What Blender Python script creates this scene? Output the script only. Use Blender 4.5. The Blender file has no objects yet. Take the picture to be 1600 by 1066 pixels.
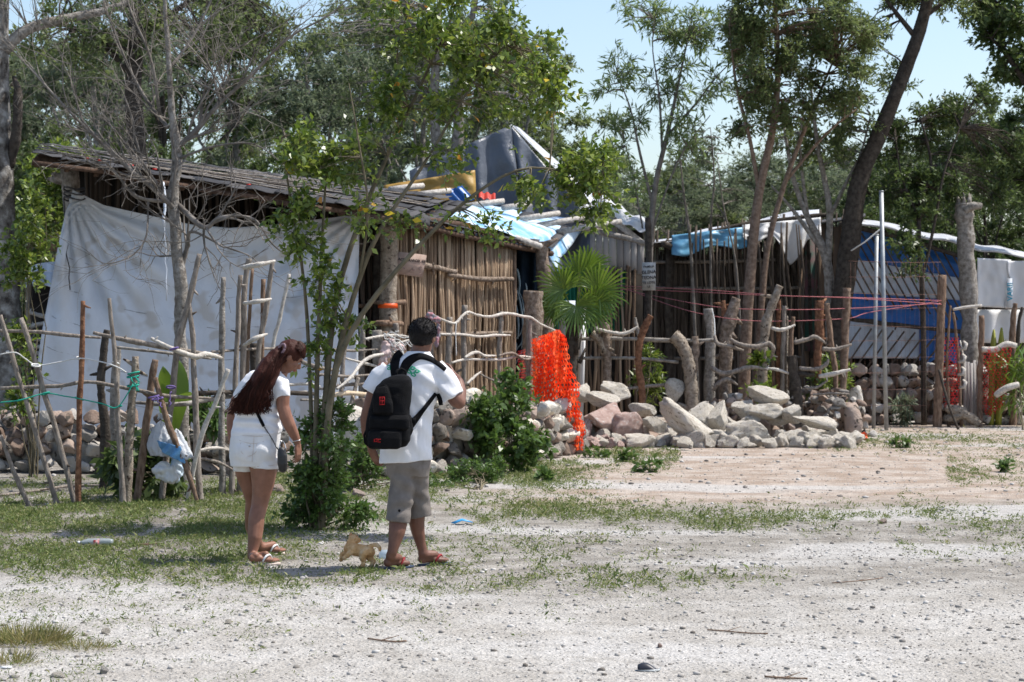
import bpy, math, random
import numpy as np
from mathutils import Vector, Matrix, noise as mnoise

# ------------------------------------------------------------------ camera, sky, sun, exposure
S = bpy.context.scene
F = 3250.0; HC = 1.65; HY = 505.0          # focal length in photo pixels, camera height, horizon row
cam = bpy.data.cameras.new("camera"); camo = bpy.data.objects.new("camera", cam)
S.collection.objects.link(camo); S.camera = camo
cam.sensor_width = 36.0; cam.lens = F/1600*36
cam.shift_y = -(533-HY)/1600
cam.clip_start = .1; cam.clip_end = 2000
camo.location = (0, 0, HC); camo.rotation_euler = (math.pi/2, 0, 0)
cam.dof.use_dof = True; cam.dof.focus_distance = 14.2; cam.dof.aperture_fstop = 7.1
SUN_EL = math.radians(60); SUN_AZ = (0.985, 0.17)       # towards the sun, horizontal
w = bpy.data.worlds.new("World"); S.world = w; w.use_nodes = True
nt = w.node_tree; bg = nt.nodes["Background"]
sky = nt.nodes.new("ShaderNodeTexSky"); sky.sky_type = 'NISHITA'; sky.sun_disc = False
sky.sun_elevation = SUN_EL; sky.sun_rotation = math.atan2(SUN_AZ[0], SUN_AZ[1])
sky.air_density = 1.0; sky.dust_density = 1.5; sky.ozone_density = 1.3
nt.links.new(sky.outputs[0], bg.inputs[0]); bg.inputs[1].default_value = 0.15
sd = bpy.data.lights.new("sun", 'SUN'); sd.energy = 4.6; sd.angle = math.radians(.53); sd.color = (1, .955, .89)
so = bpy.data.objects.new("sun", sd); S.collection.objects.link(so)
sv = Vector((SUN_AZ[0]*math.cos(SUN_EL), SUN_AZ[1]*math.cos(SUN_EL), math.sin(SUN_EL)))
so.rotation_euler = sv.to_track_quat('Z', 'Y').to_euler(); so.location = (10, 0, 30)
S.view_settings.view_transform = 'Standard'; S.view_settings.look = 'None'
S.view_settings.exposure = 0.42; S.view_settings.gamma = 1
S.render.engine = 'CYCLES'
S.cycles.max_bounces = 6; S.cycles.transparent_max_bounces = 8; S.cycles.diffuse_bounces = 3
S.cycles.glossy_bounces = 2; S.cycles.transmission_bounces = 4
S.cycles.use_denoising = True
R = random.Random(7); NR = np.random.default_rng(11)

# ------------------------------------------------------------------ helpers
def P(px, py, D):
    return Vector(((px-800)*D/F, D, HC+(HY-py)*D/F))
def G(px, py, z=0.0):
    D = F*(HC-z)/(py-HY)
    return Vector(((px-800)*D/F, D, z))
def C(h):
    h = h.lstrip('#'); v = [int(h[i:i+2], 16)/255 for i in (0, 2, 4)]
    return tuple(x/12.92 if x <= .04045 else ((x+.055)/1.055)**2.4 for x in v)+(1,)

class MB:
    """collects geometry for ONE mesh"""
    def __init__(s): s.v = []; s.f = []; s.arr = []
    def quadarr(s, V, Fc):           # numpy chunk
        s.arr.append((np.asarray(V, dtype=np.float64), np.asarray(Fc, dtype=np.int64)))
    def add(s, vs, fs):
        o = len(s.v); s.v.extend(tuple(v) for v in vs); s.f.extend([tuple(i+o for i in f) for f in fs])
    def box(s, c, sx, sy, sz, rot=None):
        m = rot or Matrix.Identity(3); c = Vector(c); vs = []
        for x in (-1, 1):
            for y in (-1, 1):
                for z in (-1, 1): vs.append(c+m@Vector((x*sx/2, y*sy/2, z*sz/2)))
        s.add(vs, [(0, 1, 3, 2), (4, 6, 7, 5), (0, 4, 5, 1), (2, 3, 7, 6), (0, 2, 6, 4), (1, 5, 7, 3)])
    def beam(s, a, b, wd, ht, up=Vector((0, 0, 1))):
        a = Vector(a); b = Vector(b); d = (b-a); L = d.length; d.normalize()
        u = d.cross(up).normalized(); v = u.cross(d)
        m = Matrix((u, d, v)).transposed()
        s.box((a+b)/2, wd, L, ht, m)
    def tube(s, pts, rad, n=6, cap=True, jit=0, rnd=R):
        pts = [Vector(p) for p in pts]; k = len(pts)
        if not hasattr(rad, '__len__'): rad = [rad]*k
        o = len(s.v); ref = None
        for i, p in enumerate(pts):
            d = (pts[min(i+1, k-1)]-pts[max(i-1, 0)])
            if d.length < 1e-9: d = Vector((0, 0, 1))
            d.normalize()
            if ref is None:
                ref = Vector((1, 0, 0)) if abs(d.x) < .8 else Vector((0, 1, 0))
            ref = (ref-d*ref.dot(d)).normalized(); bi = d.cross(ref)
            for j in range(n):
                a = 2*math.pi*j/n; r = rad[i]*(1+(rnd.uniform(-jit, jit) if jit else 0))
                q = p+ref*(math.cos(a)*r)+bi*(math.sin(a)*r); s.v.append((q.x, q.y, q.z))
        for i in range(k-1):
            for j in range(n):
                a = o+i*n+j; b = o+i*n+(j+1) % n
                s.f.append((a, b, b+n, a+n))
        if cap:
            s.f.append(tuple(o+j for j in range(n))[::-1]); s.f.append(tuple(o+(k-1)*n+j for j in range(n)))
    def sphere(s, c, r, nu=12, nv=8, rot=None):
        if not hasattr(r, '__len__'): r = (r, r, r)
        m = rot or Matrix.Identity(3); c = Vector(c); vs = [c+m@Vector((0, 0, r[2]))]
        for i in range(1, nv):
            t = math.pi*i/nv
            for j in range(nu):
                a = 2*math.pi*j/nu
                vs.append(c+m@Vector((r[0]*math.sin(t)*math.cos(a), r[1]*math.sin(t)*math.sin(a), r[2]*math.cos(t))))
        vs.append(c+m@Vector((0, 0, -r[2]))); fs = []
        for j in range(nu): fs.append((0, 1+j, 1+(j+1) % nu))
        for i in range(nv-2):
            for j in range(nu):
                a = 1+i*nu+j; b = 1+i*nu+(j+1) % nu; fs.append((a, a+nu, b+nu, b))
        L = len(vs)-1
        for j in range(nu): fs.append((L, L-nu+(j+1) % nu, L-nu+j))
        s.add(vs, fs)
    def chain(s, prs, n=12):         # capsules through (point, radius)
        for i in range(len(prs)-1):
            s.tube([prs[i][0], prs[i+1][0]], [prs[i][1], prs[i+1][1]], n)
        for p, r in prs: s.sphere(p, r, n, 8)
    def loft(s, secs, n=24, e=2.0):  # secs: (centre, rx, ry, yaw, [tilt])
        o = len(s.v)
        for sc in secs:
            c, rx, ry, yaw = sc[:4]; tl = sc[4] if len(sc) > 4 else 0
            m = Matrix.Rotation(yaw, 3, 'Z')@Matrix.Rotation(tl, 3, 'Y')
            for j in range(n):
                a = 2*math.pi*j/n; ca, sa = math.cos(a), math.sin(a)
                x = rx*math.copysign(abs(ca)**(2/e), ca); y = ry*math.copysign(abs(sa)**(2/e), sa)
                q = Vector(c)+m@Vector((x, y, 0)); s.v.append((q.x, q.y, q.z))
        k = len(secs)
        for i in range(k-1):
            for j in range(n):
                a = o+i*n+j; b = o+i*n+(j+1) % n; s.f.append((a, b, b+n, a+n))
        s.f.append(tuple(o+j for j in range(n))[::-1]); s.f.append(tuple(o+(k-1)*n+j for j in range(n)))
    def grid(s, fn, nu, nv, thick=0.0):
        o = len(s.v); 
        for i in range(nu+1):
            for j in range(nv+1): s.v.append(tuple(fn(i/nu, j/nv)))
        fs = [(o+i*(nv+1)+j, o+(i+1)*(nv+1)+j, o+(i+1)*(nv+1)+j+1, o+i*(nv+1)+j+1) for i in range(nu) for j in range(nv)]
        s.f.extend(fs)
    def mesh(s, name, off=Vector((0, 0, 0))):
        Vs = [np.array(s.v, dtype=np.float64).reshape(-1, 3)] if s.v else []
        loops = []; starts = []; tot = 0; base = len(s.v)
        if s.f:
            ln = np.array([len(f) for f in s.f]); lp = np.fromiter((i for f in s.f for i in f), dtype=np.int64)
            st = np.concatenate([[0], np.cumsum(ln)[:-1]]); loops.append(lp); starts.append(st); tot = len(lp)
        for V, Fc in s.arr:
            Vs.append(V); loops.append((Fc+base).ravel()); starts.append(tot+np.arange(len(Fc))*Fc.shape[1])
            tot += Fc.size; base += len(V)
        V = np.concatenate(Vs)-np.array(off)
        lp = np.concatenate(loops); st = np.concatenate(starts)
        me = bpy.data.meshes.new(name)
        me.vertices.add(len(V)); me.vertices.foreach_set('co', V.astype(np.float32).ravel())
        me.loops.add(len(lp)); me.loops.foreach_set('vertex_index', lp.astype(np.int32))
        me.polygons.add(len(st)); me.polygons.foreach_set('loop_start', st.astype(np.int32))
        me.update(calc_edges=True)
        return me

def setsmooth(me, on):
    me.polygons.foreach_set('use_smooth', [on]*len(me.polygons)); me.update()
def link(o, parent=None):
    S.collection.objects.link(o)
    if parent is not None: o.parent = parent
    return o
def tag(o, label=None, cat=None, group=None, kind=None):
    if label: o['label'] = label
    if cat: o['category'] = cat
    if group: o['group'] = group
    if kind: o['kind'] = kind
    return o
def mesh_obj(name, me, m, parent=None, smooth=False):
    if m is not None and len(me.materials) == 0: me.materials.append(m)
    if smooth: setsmooth(me, True)
    return link(bpy.data.objects.new(name, me), parent)
class T:                              # a thing: Empty + parts
    rs = 1.0
    def __init__(s, name, label, cat, base, group=None):
        s.b = Vector(base); s.e = link(bpy.data.objects.new(name, None)); s.e.location = s.b
        s.e.empty_display_size = .2
        tag(s.e, label, cat, group)
    def add(s, name, mb, m, smooth=False, label=None, parent=None):
        me = mb.mesh(name, s.b) if isinstance(mb, MB) else mb
        o = mesh_obj(name, me, m, parent or s.e, smooth)
        if label: o['label'] = label
        return o
def solo(name, mb, m, label, cat, base, group=None, smooth=False, kind=None):
    me = mb.mesh(name, Vector(base)); o = mesh_obj(name, me, m, None, smooth); o.location = base
    return tag(o, label, cat, group, kind)
def structure(name, mb, m, smooth=False, kind='structure'):
    o = mesh_obj(name, mb.mesh(name), m, None, smooth); o['kind'] = kind; return o

def remesh(mb, vox, smooth=6, off=Vector((0, 0, 0)), disp=None, fac=.5):
    """one continuous surface out of overlapping solids"""
    me = mb.mesh('tmp'); o = bpy.data.objects.new('tmp', me); link(o)
    md = o.modifiers.new('r', 'REMESH'); md.mode = 'VOXEL'; md.voxel_size = vox; md.adaptivity = 0
    if smooth:
        sm = o.modifiers.new('s', 'SMOOTH'); sm.factor = fac; sm.iterations = smooth
    dg = bpy.context.evaluated_depsgraph_get(); dg.update()
    me2 = bpy.data.meshes.new_from_object(o.evaluated_get(dg))
    bpy.data.objects.remove(o); bpy.data.meshes.remove(me)
    n = len(me2.vertices); co = np.empty(n*3, dtype=np.float32); me2.vertices.foreach_get('co', co); co = co.reshape(-1, 3)
    if disp is not None:
        no = np.empty(n*3, dtype=np.float32); me2.vertices.foreach_get('normal', no); no = no.reshape(-1, 3)
        d = disp(co); co = co+no*d[:, None]
    co = co-np.array(off, dtype=np.float32)
    me2.vertices.foreach_set('co', co.astype(np.float32).ravel()); me2.materials.clear(); me2.update(); setsmooth(me2, True)
    return me2
def nz(p, s, seed=0.0):
    return mnoise.noise(Vector((p[0]*s+seed, p[1]*s+seed*1.7, p[2]*s-seed)))

# ------------------------------------------------------------------ materials
MATS = {}
def mat(name, c1, c2=None, scale=8, rough=.9, bump=0, bscale=None, island=0.0, spec=.3, c3=None, stretch=None,
        trans=0.0, coord='Object', detail=6, contrast=(.35, .65), metal=0, speck=None, bdist=.02):
    m = bpy.data.materials.new(name); m.use_nodes = True; MATS[name] = m
    n = m.node_tree.nodes; L = m.node_tree.links; b = n['Principled BSDF']
    b.inputs['Roughness'].default_value = rough; b.inputs['Metallic'].default_value = metal
    b.inputs['Specular IOR Level'].default_value = spec
    tc = n.new('ShaderNodeTexCoord'); vec = tc.outputs[coord]
    if stretch:
        mp = n.new('ShaderNodeMapping'); mp.inputs['Scale'].default_value = stretch; L.new(vec, mp.inputs[0]); vec = mp.outputs[0]
    def tex(sc, det=detail):
        t = n.new('ShaderNodeTexNoise'); t.inputs['Scale'].default_value = sc; t.inputs['Detail'].default_value = det
        t.inputs['Roughness'].default_value = .62; L.new(vec, t.inputs['Vector']); return t.outputs['Fac']
    def ramp(fac, stops):
        r = n.new('ShaderNodeValToRGB'); r.color_ramp.elements.remove(r.color_ramp.elements[1])
        r.color_ramp.elements[0].position = stops[0][0]; r.color_ramp.elements[0].color = stops[0][1]
        for p, c in stops[1:]:
            e = r.color_ramp.elements.new(p); e.color = c
        L.new(fac, r.inputs[0]); return r.outputs[0]
    if c2 is None: c2 = c1
    st = [(contrast[0], c1), (contrast[1], c2)]
    if c3: st = [(contrast[0], c1), ((contrast[0]+contrast[1])/2, c2), (contrast[1], c3)]
    fac = tex(scale)
    if island:
        g = n.new('ShaderNodeNewGeometry'); mx = n.new('ShaderNodeMix'); mx.data_type = 'FLOAT'
        mx.inputs[0].default_value = island; L.new(fac, mx.inputs[2]); L.new(g.outputs['Random Per Island'], mx.inputs[3]); fac = mx.outputs[0]
    col = ramp(fac, st)
    if speck:                              # (colour, scale, threshold)
        f2 = tex(speck[1], 2); mr = n.new('ShaderNodeMapRange'); mr.inputs[1].default_value = speck[2]; mr.inputs[2].default_value = speck[2]+.06
        L.new(f2, mr.inputs[0]); mx = n.new('ShaderNodeMix'); mx.data_type = 'RGBA'; L.new(mr.outputs[0], mx.inputs[0]); L.new(col, mx.inputs[6])
        mx.inputs[7].default_value = speck[0]; col = mx.outputs[2]
    L.new(col, b.inputs['Base Color'])
    if bump:
        bp = n.new('ShaderNodeBump'); bp.inputs['Strength'].default_value = bump; bp.inputs['Distance'].default_value = bdist
        L.new(tex(bscale or scale*3, 5), bp.inputs['Height']); L.new(bp.outputs[0], b.inputs['Normal'])
    if trans:
        out = n['Material Output']; ms = n.new('ShaderNodeMixShader'); tr = n.new('ShaderNodeBsdfTranslucent')
        hs = n.new('ShaderNodeHueSaturation'); hs.inputs['Value'].default_value = 1.35; hs.inputs['Hue'].default_value = .49
        L.new(col, hs.inputs['Color']); L.new(hs.outputs[0], tr.inputs[0]); ms.inputs[0].default_value = trans
        L.new(b.outputs[0], ms.inputs[1]); L.new(tr.outputs[0], ms.inputs[2]); L.new(ms.outputs[0], out.inputs[0])
    return m

def rgb(r, g, b): return (r, g, b, 1)
M = {}
M['leaf_fresh'] = mat('leaf_fresh', rgb(.045, .09, .012), rgb(.13, .195, .025), 1.2, .36, island=.7, spec=.7, c3=rgb(.25, .31, .055), trans=.38, contrast=(.15, .9))
M['leaf_bush'] = mat('leaf_bush', rgb(.05, .095, .02), rgb(.10, .18, .035), 3, .42, island=.7, spec=.55, trans=.35, contrast=(.1, .9))
M['leaf_long'] = mat('leaf_long', rgb(.10, .15, .05), rgb(.2, .27, .09), 1, .45, island=.6, spec=.5, trans=.5, contrast=(.1, .9))
M['leaf_feather'] = mat('leaf_feather', rgb(.07, .105, .035), rgb(.18, .225, .08), .6, .5, island=.45, spec=.4, trans=.5, contrast=(.2, .85))
M['leaf_far_haze'] = mat('leaf_far_haze', rgb(.075, .105, .06), rgb(.18, .22, .125), .35, .6, island=.4, spec=.3, trans=.45, contrast=(.25, .8))  # greyer and paler: distance haze put into the leaf colour
M['leaf_dark'] = mat('leaf_dark', rgb(.04, .07, .02), rgb(.115, .165, .045), .6, .45, island=.5, spec=.45, trans=.4, contrast=(.2, .85))
M['leaf_grey'] = mat('leaf_grey', rgb(.12, .15, .09), rgb(.2, .24, .15), 1, .6, island=.6, spec=.3, trans=.2)
M['leaf_palm'] = mat('leaf_palm', rgb(.07, .14, .012), rgb(.16, .25, .03), 4, .35, island=.7, spec=.6, trans=.3, contrast=(.1, .9))
M['leaf_yellow'] = mat('leaf_yellow', rgb(.5, .38, .03), rgb(.4, .2, .03), 8, .5, island=.8, trans=.3)
M['grass'] = mat('grass', rgb(.06, .10, .025), rgb(.13, .175, .045), 2.5, .6, island=.6, spec=.3, c3=rgb(.3, .28, .13), trans=.3, contrast=(.1, .95))
M['grass_dry'] = mat('grass_dry', rgb(.12, .15, .04), rgb(.33, .27, .12), 4, .7, island=.8, trans=.25, contrast=(.1, .9))
M['bark_grey'] = mat('bark_grey', rgb(.10, .085, .07), rgb(.26, .235, .205), 16, .95, 1, 45, spec=.1, c3=rgb(.4, .38, .35), contrast=(.3, .72))
M['bark_pale'] = mat('bark_pale', rgb(.05, .042, .036), rgb(.20, .185, .165), 7, .95, 1, 45, spec=.1, c3=rgb(.42, .41, .385), contrast=(.35, .66))
M['bark_dark'] = mat('bark_dark', rgb(.03, .024, .02), rgb(.10, .085, .07), 14, .95, 1, 40, spec=.1, contrast=(.3, .7))
M['bark_red'] = mat('bark_red', rgb(.13, .085, .06), rgb(.27, .2, .15), 16, .9, .9, 45, spec=.1)
M['twig'] = mat('twig', rgb(.10, .088, .075), rgb(.25, .225, .20), 6, .9, .3, 40, spec=.1)
M['twig_brown'] = mat('twig_brown', rgb(.10, .085, .055), rgb(.2, .17, .115), 6, .9, .3, 40, spec=.1)
M['stick_brown'] = mat('stick_brown', rgb(.12, .075, .05), rgb(.3, .21, .15), 34, .9, .8, 90, spec=.15, stretch=(1, 1, .3))
M['stick_grey'] = mat('stick_grey', rgb(.09, .07, .055), rgb(.36, .315, .27), 34, .9, .8, 90, spec=.15, stretch=(1, 1, .3), island=.3)
M['stick_white'] = mat('stick_white', rgb(.4, .36, .31), rgb(.64, .6, .54), 26, .85, .6, 90, spec=.15)
M['log_bark'] = mat('log_bark', rgb(.08, .06, .045), rgb(.26, .2, .155), 17, .95, 1, 45, spec=.1, c3=rgb(.42, .37, .32), contrast=(.3, .75), bdist=.03)
M['log_light'] = mat('log_light', rgb(.2, .16, .12), rgb(.42, .36, .29), 17, .95, 1, 45, spec=.1, speck=(rgb(.07, .05, .04), 14, .6), bdist=.03)
M['log_red'] = mat('log_red', rgb(.11, .05, .03), rgb(.32, .17, .1), 17, .95, 1, 45, spec=.1)
M['cut_wood'] = mat('cut_wood', rgb(.5, .38, .25), rgb(.62, .5, .36), 20, .9)
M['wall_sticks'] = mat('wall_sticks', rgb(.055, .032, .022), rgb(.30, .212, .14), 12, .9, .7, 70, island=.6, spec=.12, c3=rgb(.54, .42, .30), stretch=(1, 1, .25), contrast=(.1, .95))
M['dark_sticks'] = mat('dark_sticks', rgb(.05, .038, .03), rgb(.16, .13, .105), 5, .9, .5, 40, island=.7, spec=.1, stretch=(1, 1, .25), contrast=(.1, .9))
M['plank_grey'] = mat('plank_grey', rgb(.2, .185, .175), rgb(.42, .4, .385), 5, .85, .4, 30, island=.6, spec=.15, stretch=(4, 4, .4), contrast=(.15, .85))
M['plank_green'] = mat('plank_green', rgb(.012, .12, .075), rgb(.03, .26, .165), 5, .6, .2, 30, island=.4, spec=.3, contrast=(.2, .8))
M['plank_brown'] = mat('plank_brown', rgb(.1, .065, .045), rgb(.27, .19, .13), 5, .85, .5, 30, island=.6, spec=.15, stretch=(4, 4, .5), contrast=(.15, .85))
M['interior_shade'] = mat('interior_shade', rgb(.02, .017, .015), rgb(.045, .04, .035), 3, .95, spec=.05)  # near black: shade inside the shacks put into the colour
M['roof_felt'] = mat('roof_felt', rgb(.022, .022, .025), rgb(.06, .059, .062), 6, .85, .5, 30, island=.6, spec=.25, contrast=(.1, .9), c3=rgb(.095, .09, .088))
M['beam'] = mat('beam', rgb(.045, .027, .02), rgb(.13, .085, .06), 18, .85, .6, 60, spec=.15)
M['beam_grey'] = mat('beam_grey', rgb(.3, .275, .25), rgb(.55, .52, .48), 22, .85, .6, 60, spec=.15)
M['tarp_white'] = mat('tarp_white', rgb(.42, .46, .515), rgb(.545, .59, .65), 1.1, .6, .35, 7, spec=.25, c3=rgb(.47, .475, .48), contrast=(.25, .75), speck=(rgb(.43, .435, .44), 2.6, .57))
M['tarp_sheet'] = mat('tarp_sheet', rgb(.62, .62, .62), rgb(.72, .72, .72), 1.5, .5, .2, 7, spec=.3)
M['tarp_sky'] = mat('tarp_sky', rgb(.16, .38, .62), rgb(.66, .76, .84), 1.9, .4, .3, 9, spec=.5, contrast=(.4, .56))
M['tarp_blue'] = mat('tarp_blue', rgb(.012, .085, .3), rgb(.022, .14, .42), 3, .4, .3, 9, spec=.4)
M['tarp_lightblue'] = mat('tarp_lightblue', rgb(.09, .27, .45), rgb(.2, .44, .62), 3, .4, .3, 9, spec=.4)
M['tarp_grey'] = mat('tarp_grey', rgb(.075, .09, .115), rgb(.13, .145, .175), 1.5, .38, .5, 5, spec=.5, bdist=.05)
M['tarp_silver_lit'] = mat('tarp_silver_lit', rgb(.4, .4, .41), rgb(.6, .6, .6), 2.5, .38, .6, 5, spec=.5, bdist=.05)  # silver sheets, and the grey tent's side with sunlight put into the colour
M['tarp_yellow'] = mat('tarp_yellow', rgb(.30, .17, .035), rgb(.38, .24, .06), 2, .5, .2, 9, spec=.35)
M['tarp_cream'] = mat('tarp_cream', rgb(.42, .42, .32), rgb(.5, .5, .4), 2, .5, .2, 9, spec=.35)
M['cardboard'] = mat('cardboard', rgb(.3, .22, .185), rgb(.4, .31, .265), 12, .9, spec=.1)
M['signboard'] = mat('signboard', rgb(.36, .35, .32), rgb(.52, .5, .46), 14, .9, spec=.1)
M['ink'] = mat('ink', rgb(.025, .022, .025)); M['ink_faint'] = mat('ink_faint', rgb(.19, .14, .13)); M['ink_cyan'] = mat('ink_cyan', rgb(.03, .3, .42))
M['curtain_dark'] = mat('curtain_dark', rgb(.008, .014, .025), rgb(.02, .035, .055), 3, .9, spec=.1)
M['curtain_pale'] = mat('curtain_pale', rgb(.25, .34, .38), rgb(.42, .5, .52), 9, .9, spec=.1)
M['net_orange'] = mat('net_orange', rgb(.85, .08, .01), rgb(.95, .16, .03), 9, .45, island=.5, spec=.4, trans=.25)
M['net_red'] = mat('net_red', rgb(.45, .035, .025), rgb(.65, .08, .05), 9, .45, island=.5, spec=.4, trans=.25)
M['rope_pink'] = mat('rope_pink', rgb(.3, .09, .1), rgb(.42, .16, .16), 30)
M['cord_white'] = mat('cord_white', rgb(.6, .6, .58)); M['cord_green'] = mat('cord_green', rgb(.02, .3, .22)); M['cord_purple'] = mat('cord_purple', rgb(.14, .1, .26))
M['metal_pole'] = mat('metal_pole', rgb(.25, .26, .27), rgb(.38, .40, .40), 8, .5, metal=.5)
M['rock_pale'] = mat('rock_pale', rgb(.50, .445, .36), rgb(.66, .605, .515), 5, .95, .9, 26, spec=.12, c3=rgb(.68, .64, .58), contrast=(.3, .7), speck=(rgb(.30, .26, .20), 9, .60), bdist=.04)
M['rock_pink'] = mat('rock_pink', rgb(.35, .235, .2), rgb(.5, .38, .33), 5, .95, .9, 26, spec=.12, speck=(rgb(.55, .5, .46), 7, .6))
M['rock_grey'] = mat('rock_grey', rgb(.17, .155, .14), rgb(.36, .335, .3), 5, .95, 1, 24, spec=.12, c3=rgb(.5, .47, .43), island=.4, contrast=(.25, .8), speck=(rgb(.09, .08, .07), 8, .6))
M['rock_brown'] = mat('rock_brown', rgb(.12, .085, .065), rgb(.3, .225, .18), 5, .95, 1, 24, spec=.12, c3=rgb(.42, .35, .3), island=.4, contrast=(.25, .8), speck=(rgb(.07, .06, .05), 8, .6))
M['pebble'] = mat('pebble', rgb(.13, .115, .10), rgb(.33, .31, .285), 5, .95, island=.85, spec=.12, c3=rgb(.55, .53, .5), contrast=(.05, .95))
M['cement'] = mat('cement', rgb(.3, .285, .26), rgb(.42, .4, .37), 9, .95, .6, 30)

def ground_material():
    m = bpy.data.materials.new('ground'); m.use_nodes = True
    n = m.node_tree.nodes; L = m.node_tree.links; b = n['Principled BSDF']
    b.inputs['Roughness'].default_value = .95; b.inputs['Specular IOR Level'].default_value = .1
    tc = n.new('ShaderNodeTexCoord'); V = tc.outputs['Object']
    def nzt(s, d=6, r=.6):
        t = n.new('ShaderNodeTexNoise'); t.inputs['Scale'].default_value = s; t.inputs['Detail'].default_value = d; t.inputs['Roughness'].default_value = r
        L.new(V, t.inputs['Vector']); return t.outputs['Fac']
    def mr(f, a, b_, c=0, d=1):
        t = n.new('ShaderNodeMapRange'); t.interpolation_type = 'SMOOTHSTEP'
        for i, v in enumerate((a, b_, c, d)): t.inputs[1+i].default_value = v
        L.new(f, t.inputs[0]); return t.outputs[0]
    def math_(op, a, b_):
        t = n.new('ShaderNodeMath'); t.operation = op
        for i, v in enumerate((a, b_)):
            if isinstance(v, (int, float)): t.inputs[i].default_value = v
            else: L.new(v, t.inputs[i])
        return t.outputs[0]
    def mix(f, a, b_):
        t = n.new('ShaderNodeMix'); t.data_type = 'RGBA'
        if isinstance(f, float): t.inputs[0].default_value = f
        else: L.new(f, t.inputs[0])
        for i, v in ((6, a), (7, b_)):
            if isinstance(v, tuple): t.inputs[i].default_value = v
            else: L.new(v, t.inputs[i])
        return t.outputs[2]
    sp = n.new('ShaderNodeSeparateXYZ'); L.new(V, sp.inputs[0]); Y = sp.outputs[1]; X = sp.outputs[0]
    wob = math_('MULTIPLY', math_('SUBTRACT', nzt(.25, 3), .5), 6.0)
    Yw = math_('ADD', Y, wob)
    white = mix(mr(nzt(1.5), .35, .65), rgb(.47, .44, .395), rgb(.58, .555, .515))
    grey = mix(mr(nzt(3), .35, .65), rgb(.28, .255, .22), rgb(.45, .42, .375))
    pink = mix(mr(nzt(2.1), .35, .65), rgb(.40, .31, .24), rgb(.57, .49, .42))
    col = mix(mr(Yw, 11.6, 13.6), white, grey)
    pk = math_('MULTIPLY', mr(Yw, 17.5, 20), mr(math_('ADD', X, math_('MULTIPLY', wob, .2)), -1.5, 1.0))
    col = mix(pk, col, pink)
    # pale driven-on streaks
    mp = n.new('ShaderNodeMapping'); mp.inputs['Scale'].default_value = (.22, .55, 1); mp.inputs['Rotation'].default_value = (0, 0, .25); L.new(V, mp.inputs[0])
    t = n.new('ShaderNodeTexNoise'); t.inputs['Scale'].default_value = 1; t.inputs['Detail'].default_value = 4; L.new(mp.outputs[0], t.inputs['Vector'])
    col = mix(math_('MULTIPLY', mr(t.outputs['Fac'], .52, .62), .75), col, rgb(.60, .58, .55))
    # darker soil under the fence-side weeds
    soil = math_('MULTIPLY', mr(Yw, 12.5, 16), mr(X, -1.0, -2.2)); soil = math_('MULTIPLY', soil, mr(nzt(1.3), .35, .6))
    col = mix(math_('MULTIPLY', soil, .75), col, rgb(.2, .175, .14))
    col = mix(math_('MULTIPLY', mr(Yw, 36, 40), .8), col, rgb(.17, .145, .11))
    # grains
    vo = n.new('ShaderNodeTexVoronoi'); vo.inputs['Scale'].default_value = 55; L.new(V, vo.inputs['Vector'])
    g = mr(vo.outputs['Distance'], .05, .6, 1.08, .72)
    vo2 = n.new('ShaderNodeTexVoronoi'); vo2.inputs['Scale'].default_value = 17; L.new(V, vo2.inputs['Vector'])
    spk = mr(nzt(30, 4, .75), .57, .68, 0, .5)
    bw = n.new('ShaderNodeRGBToBW'); L.new(vo2.outputs['Color'], bw.inputs[0])
    col = mix(math_('MULTIPLY', mr(bw.outputs[0], .62, .8), .3), col, rgb(.25, .23, .2))
    col = mix(spk, col, rgb(.2, .185, .165))
    hs = n.new('ShaderNodeHueSaturation'); L.new(col, hs.inputs['Color']); L.new(g, hs.inputs['Value'])
    L.new(hs.outputs[0], b.inputs['Base Color'])
    bp = n.new('ShaderNodeBump'); bp.inputs['Strength'].default_value = .8; bp.inputs['Distance'].default_value = .03
    h = math_('ADD', math_('MULTIPLY', vo.outputs['Distance'], -.4), math_('ADD', nzt(26, 5, .7), math_('MULTIPLY', nzt(4, 3), 1.6)))
    L.new(h, bp.inputs['Height']); L.new(bp.outputs[0], b.inputs['Normal'])
    return m
M['ground'] = ground_material()

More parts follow.
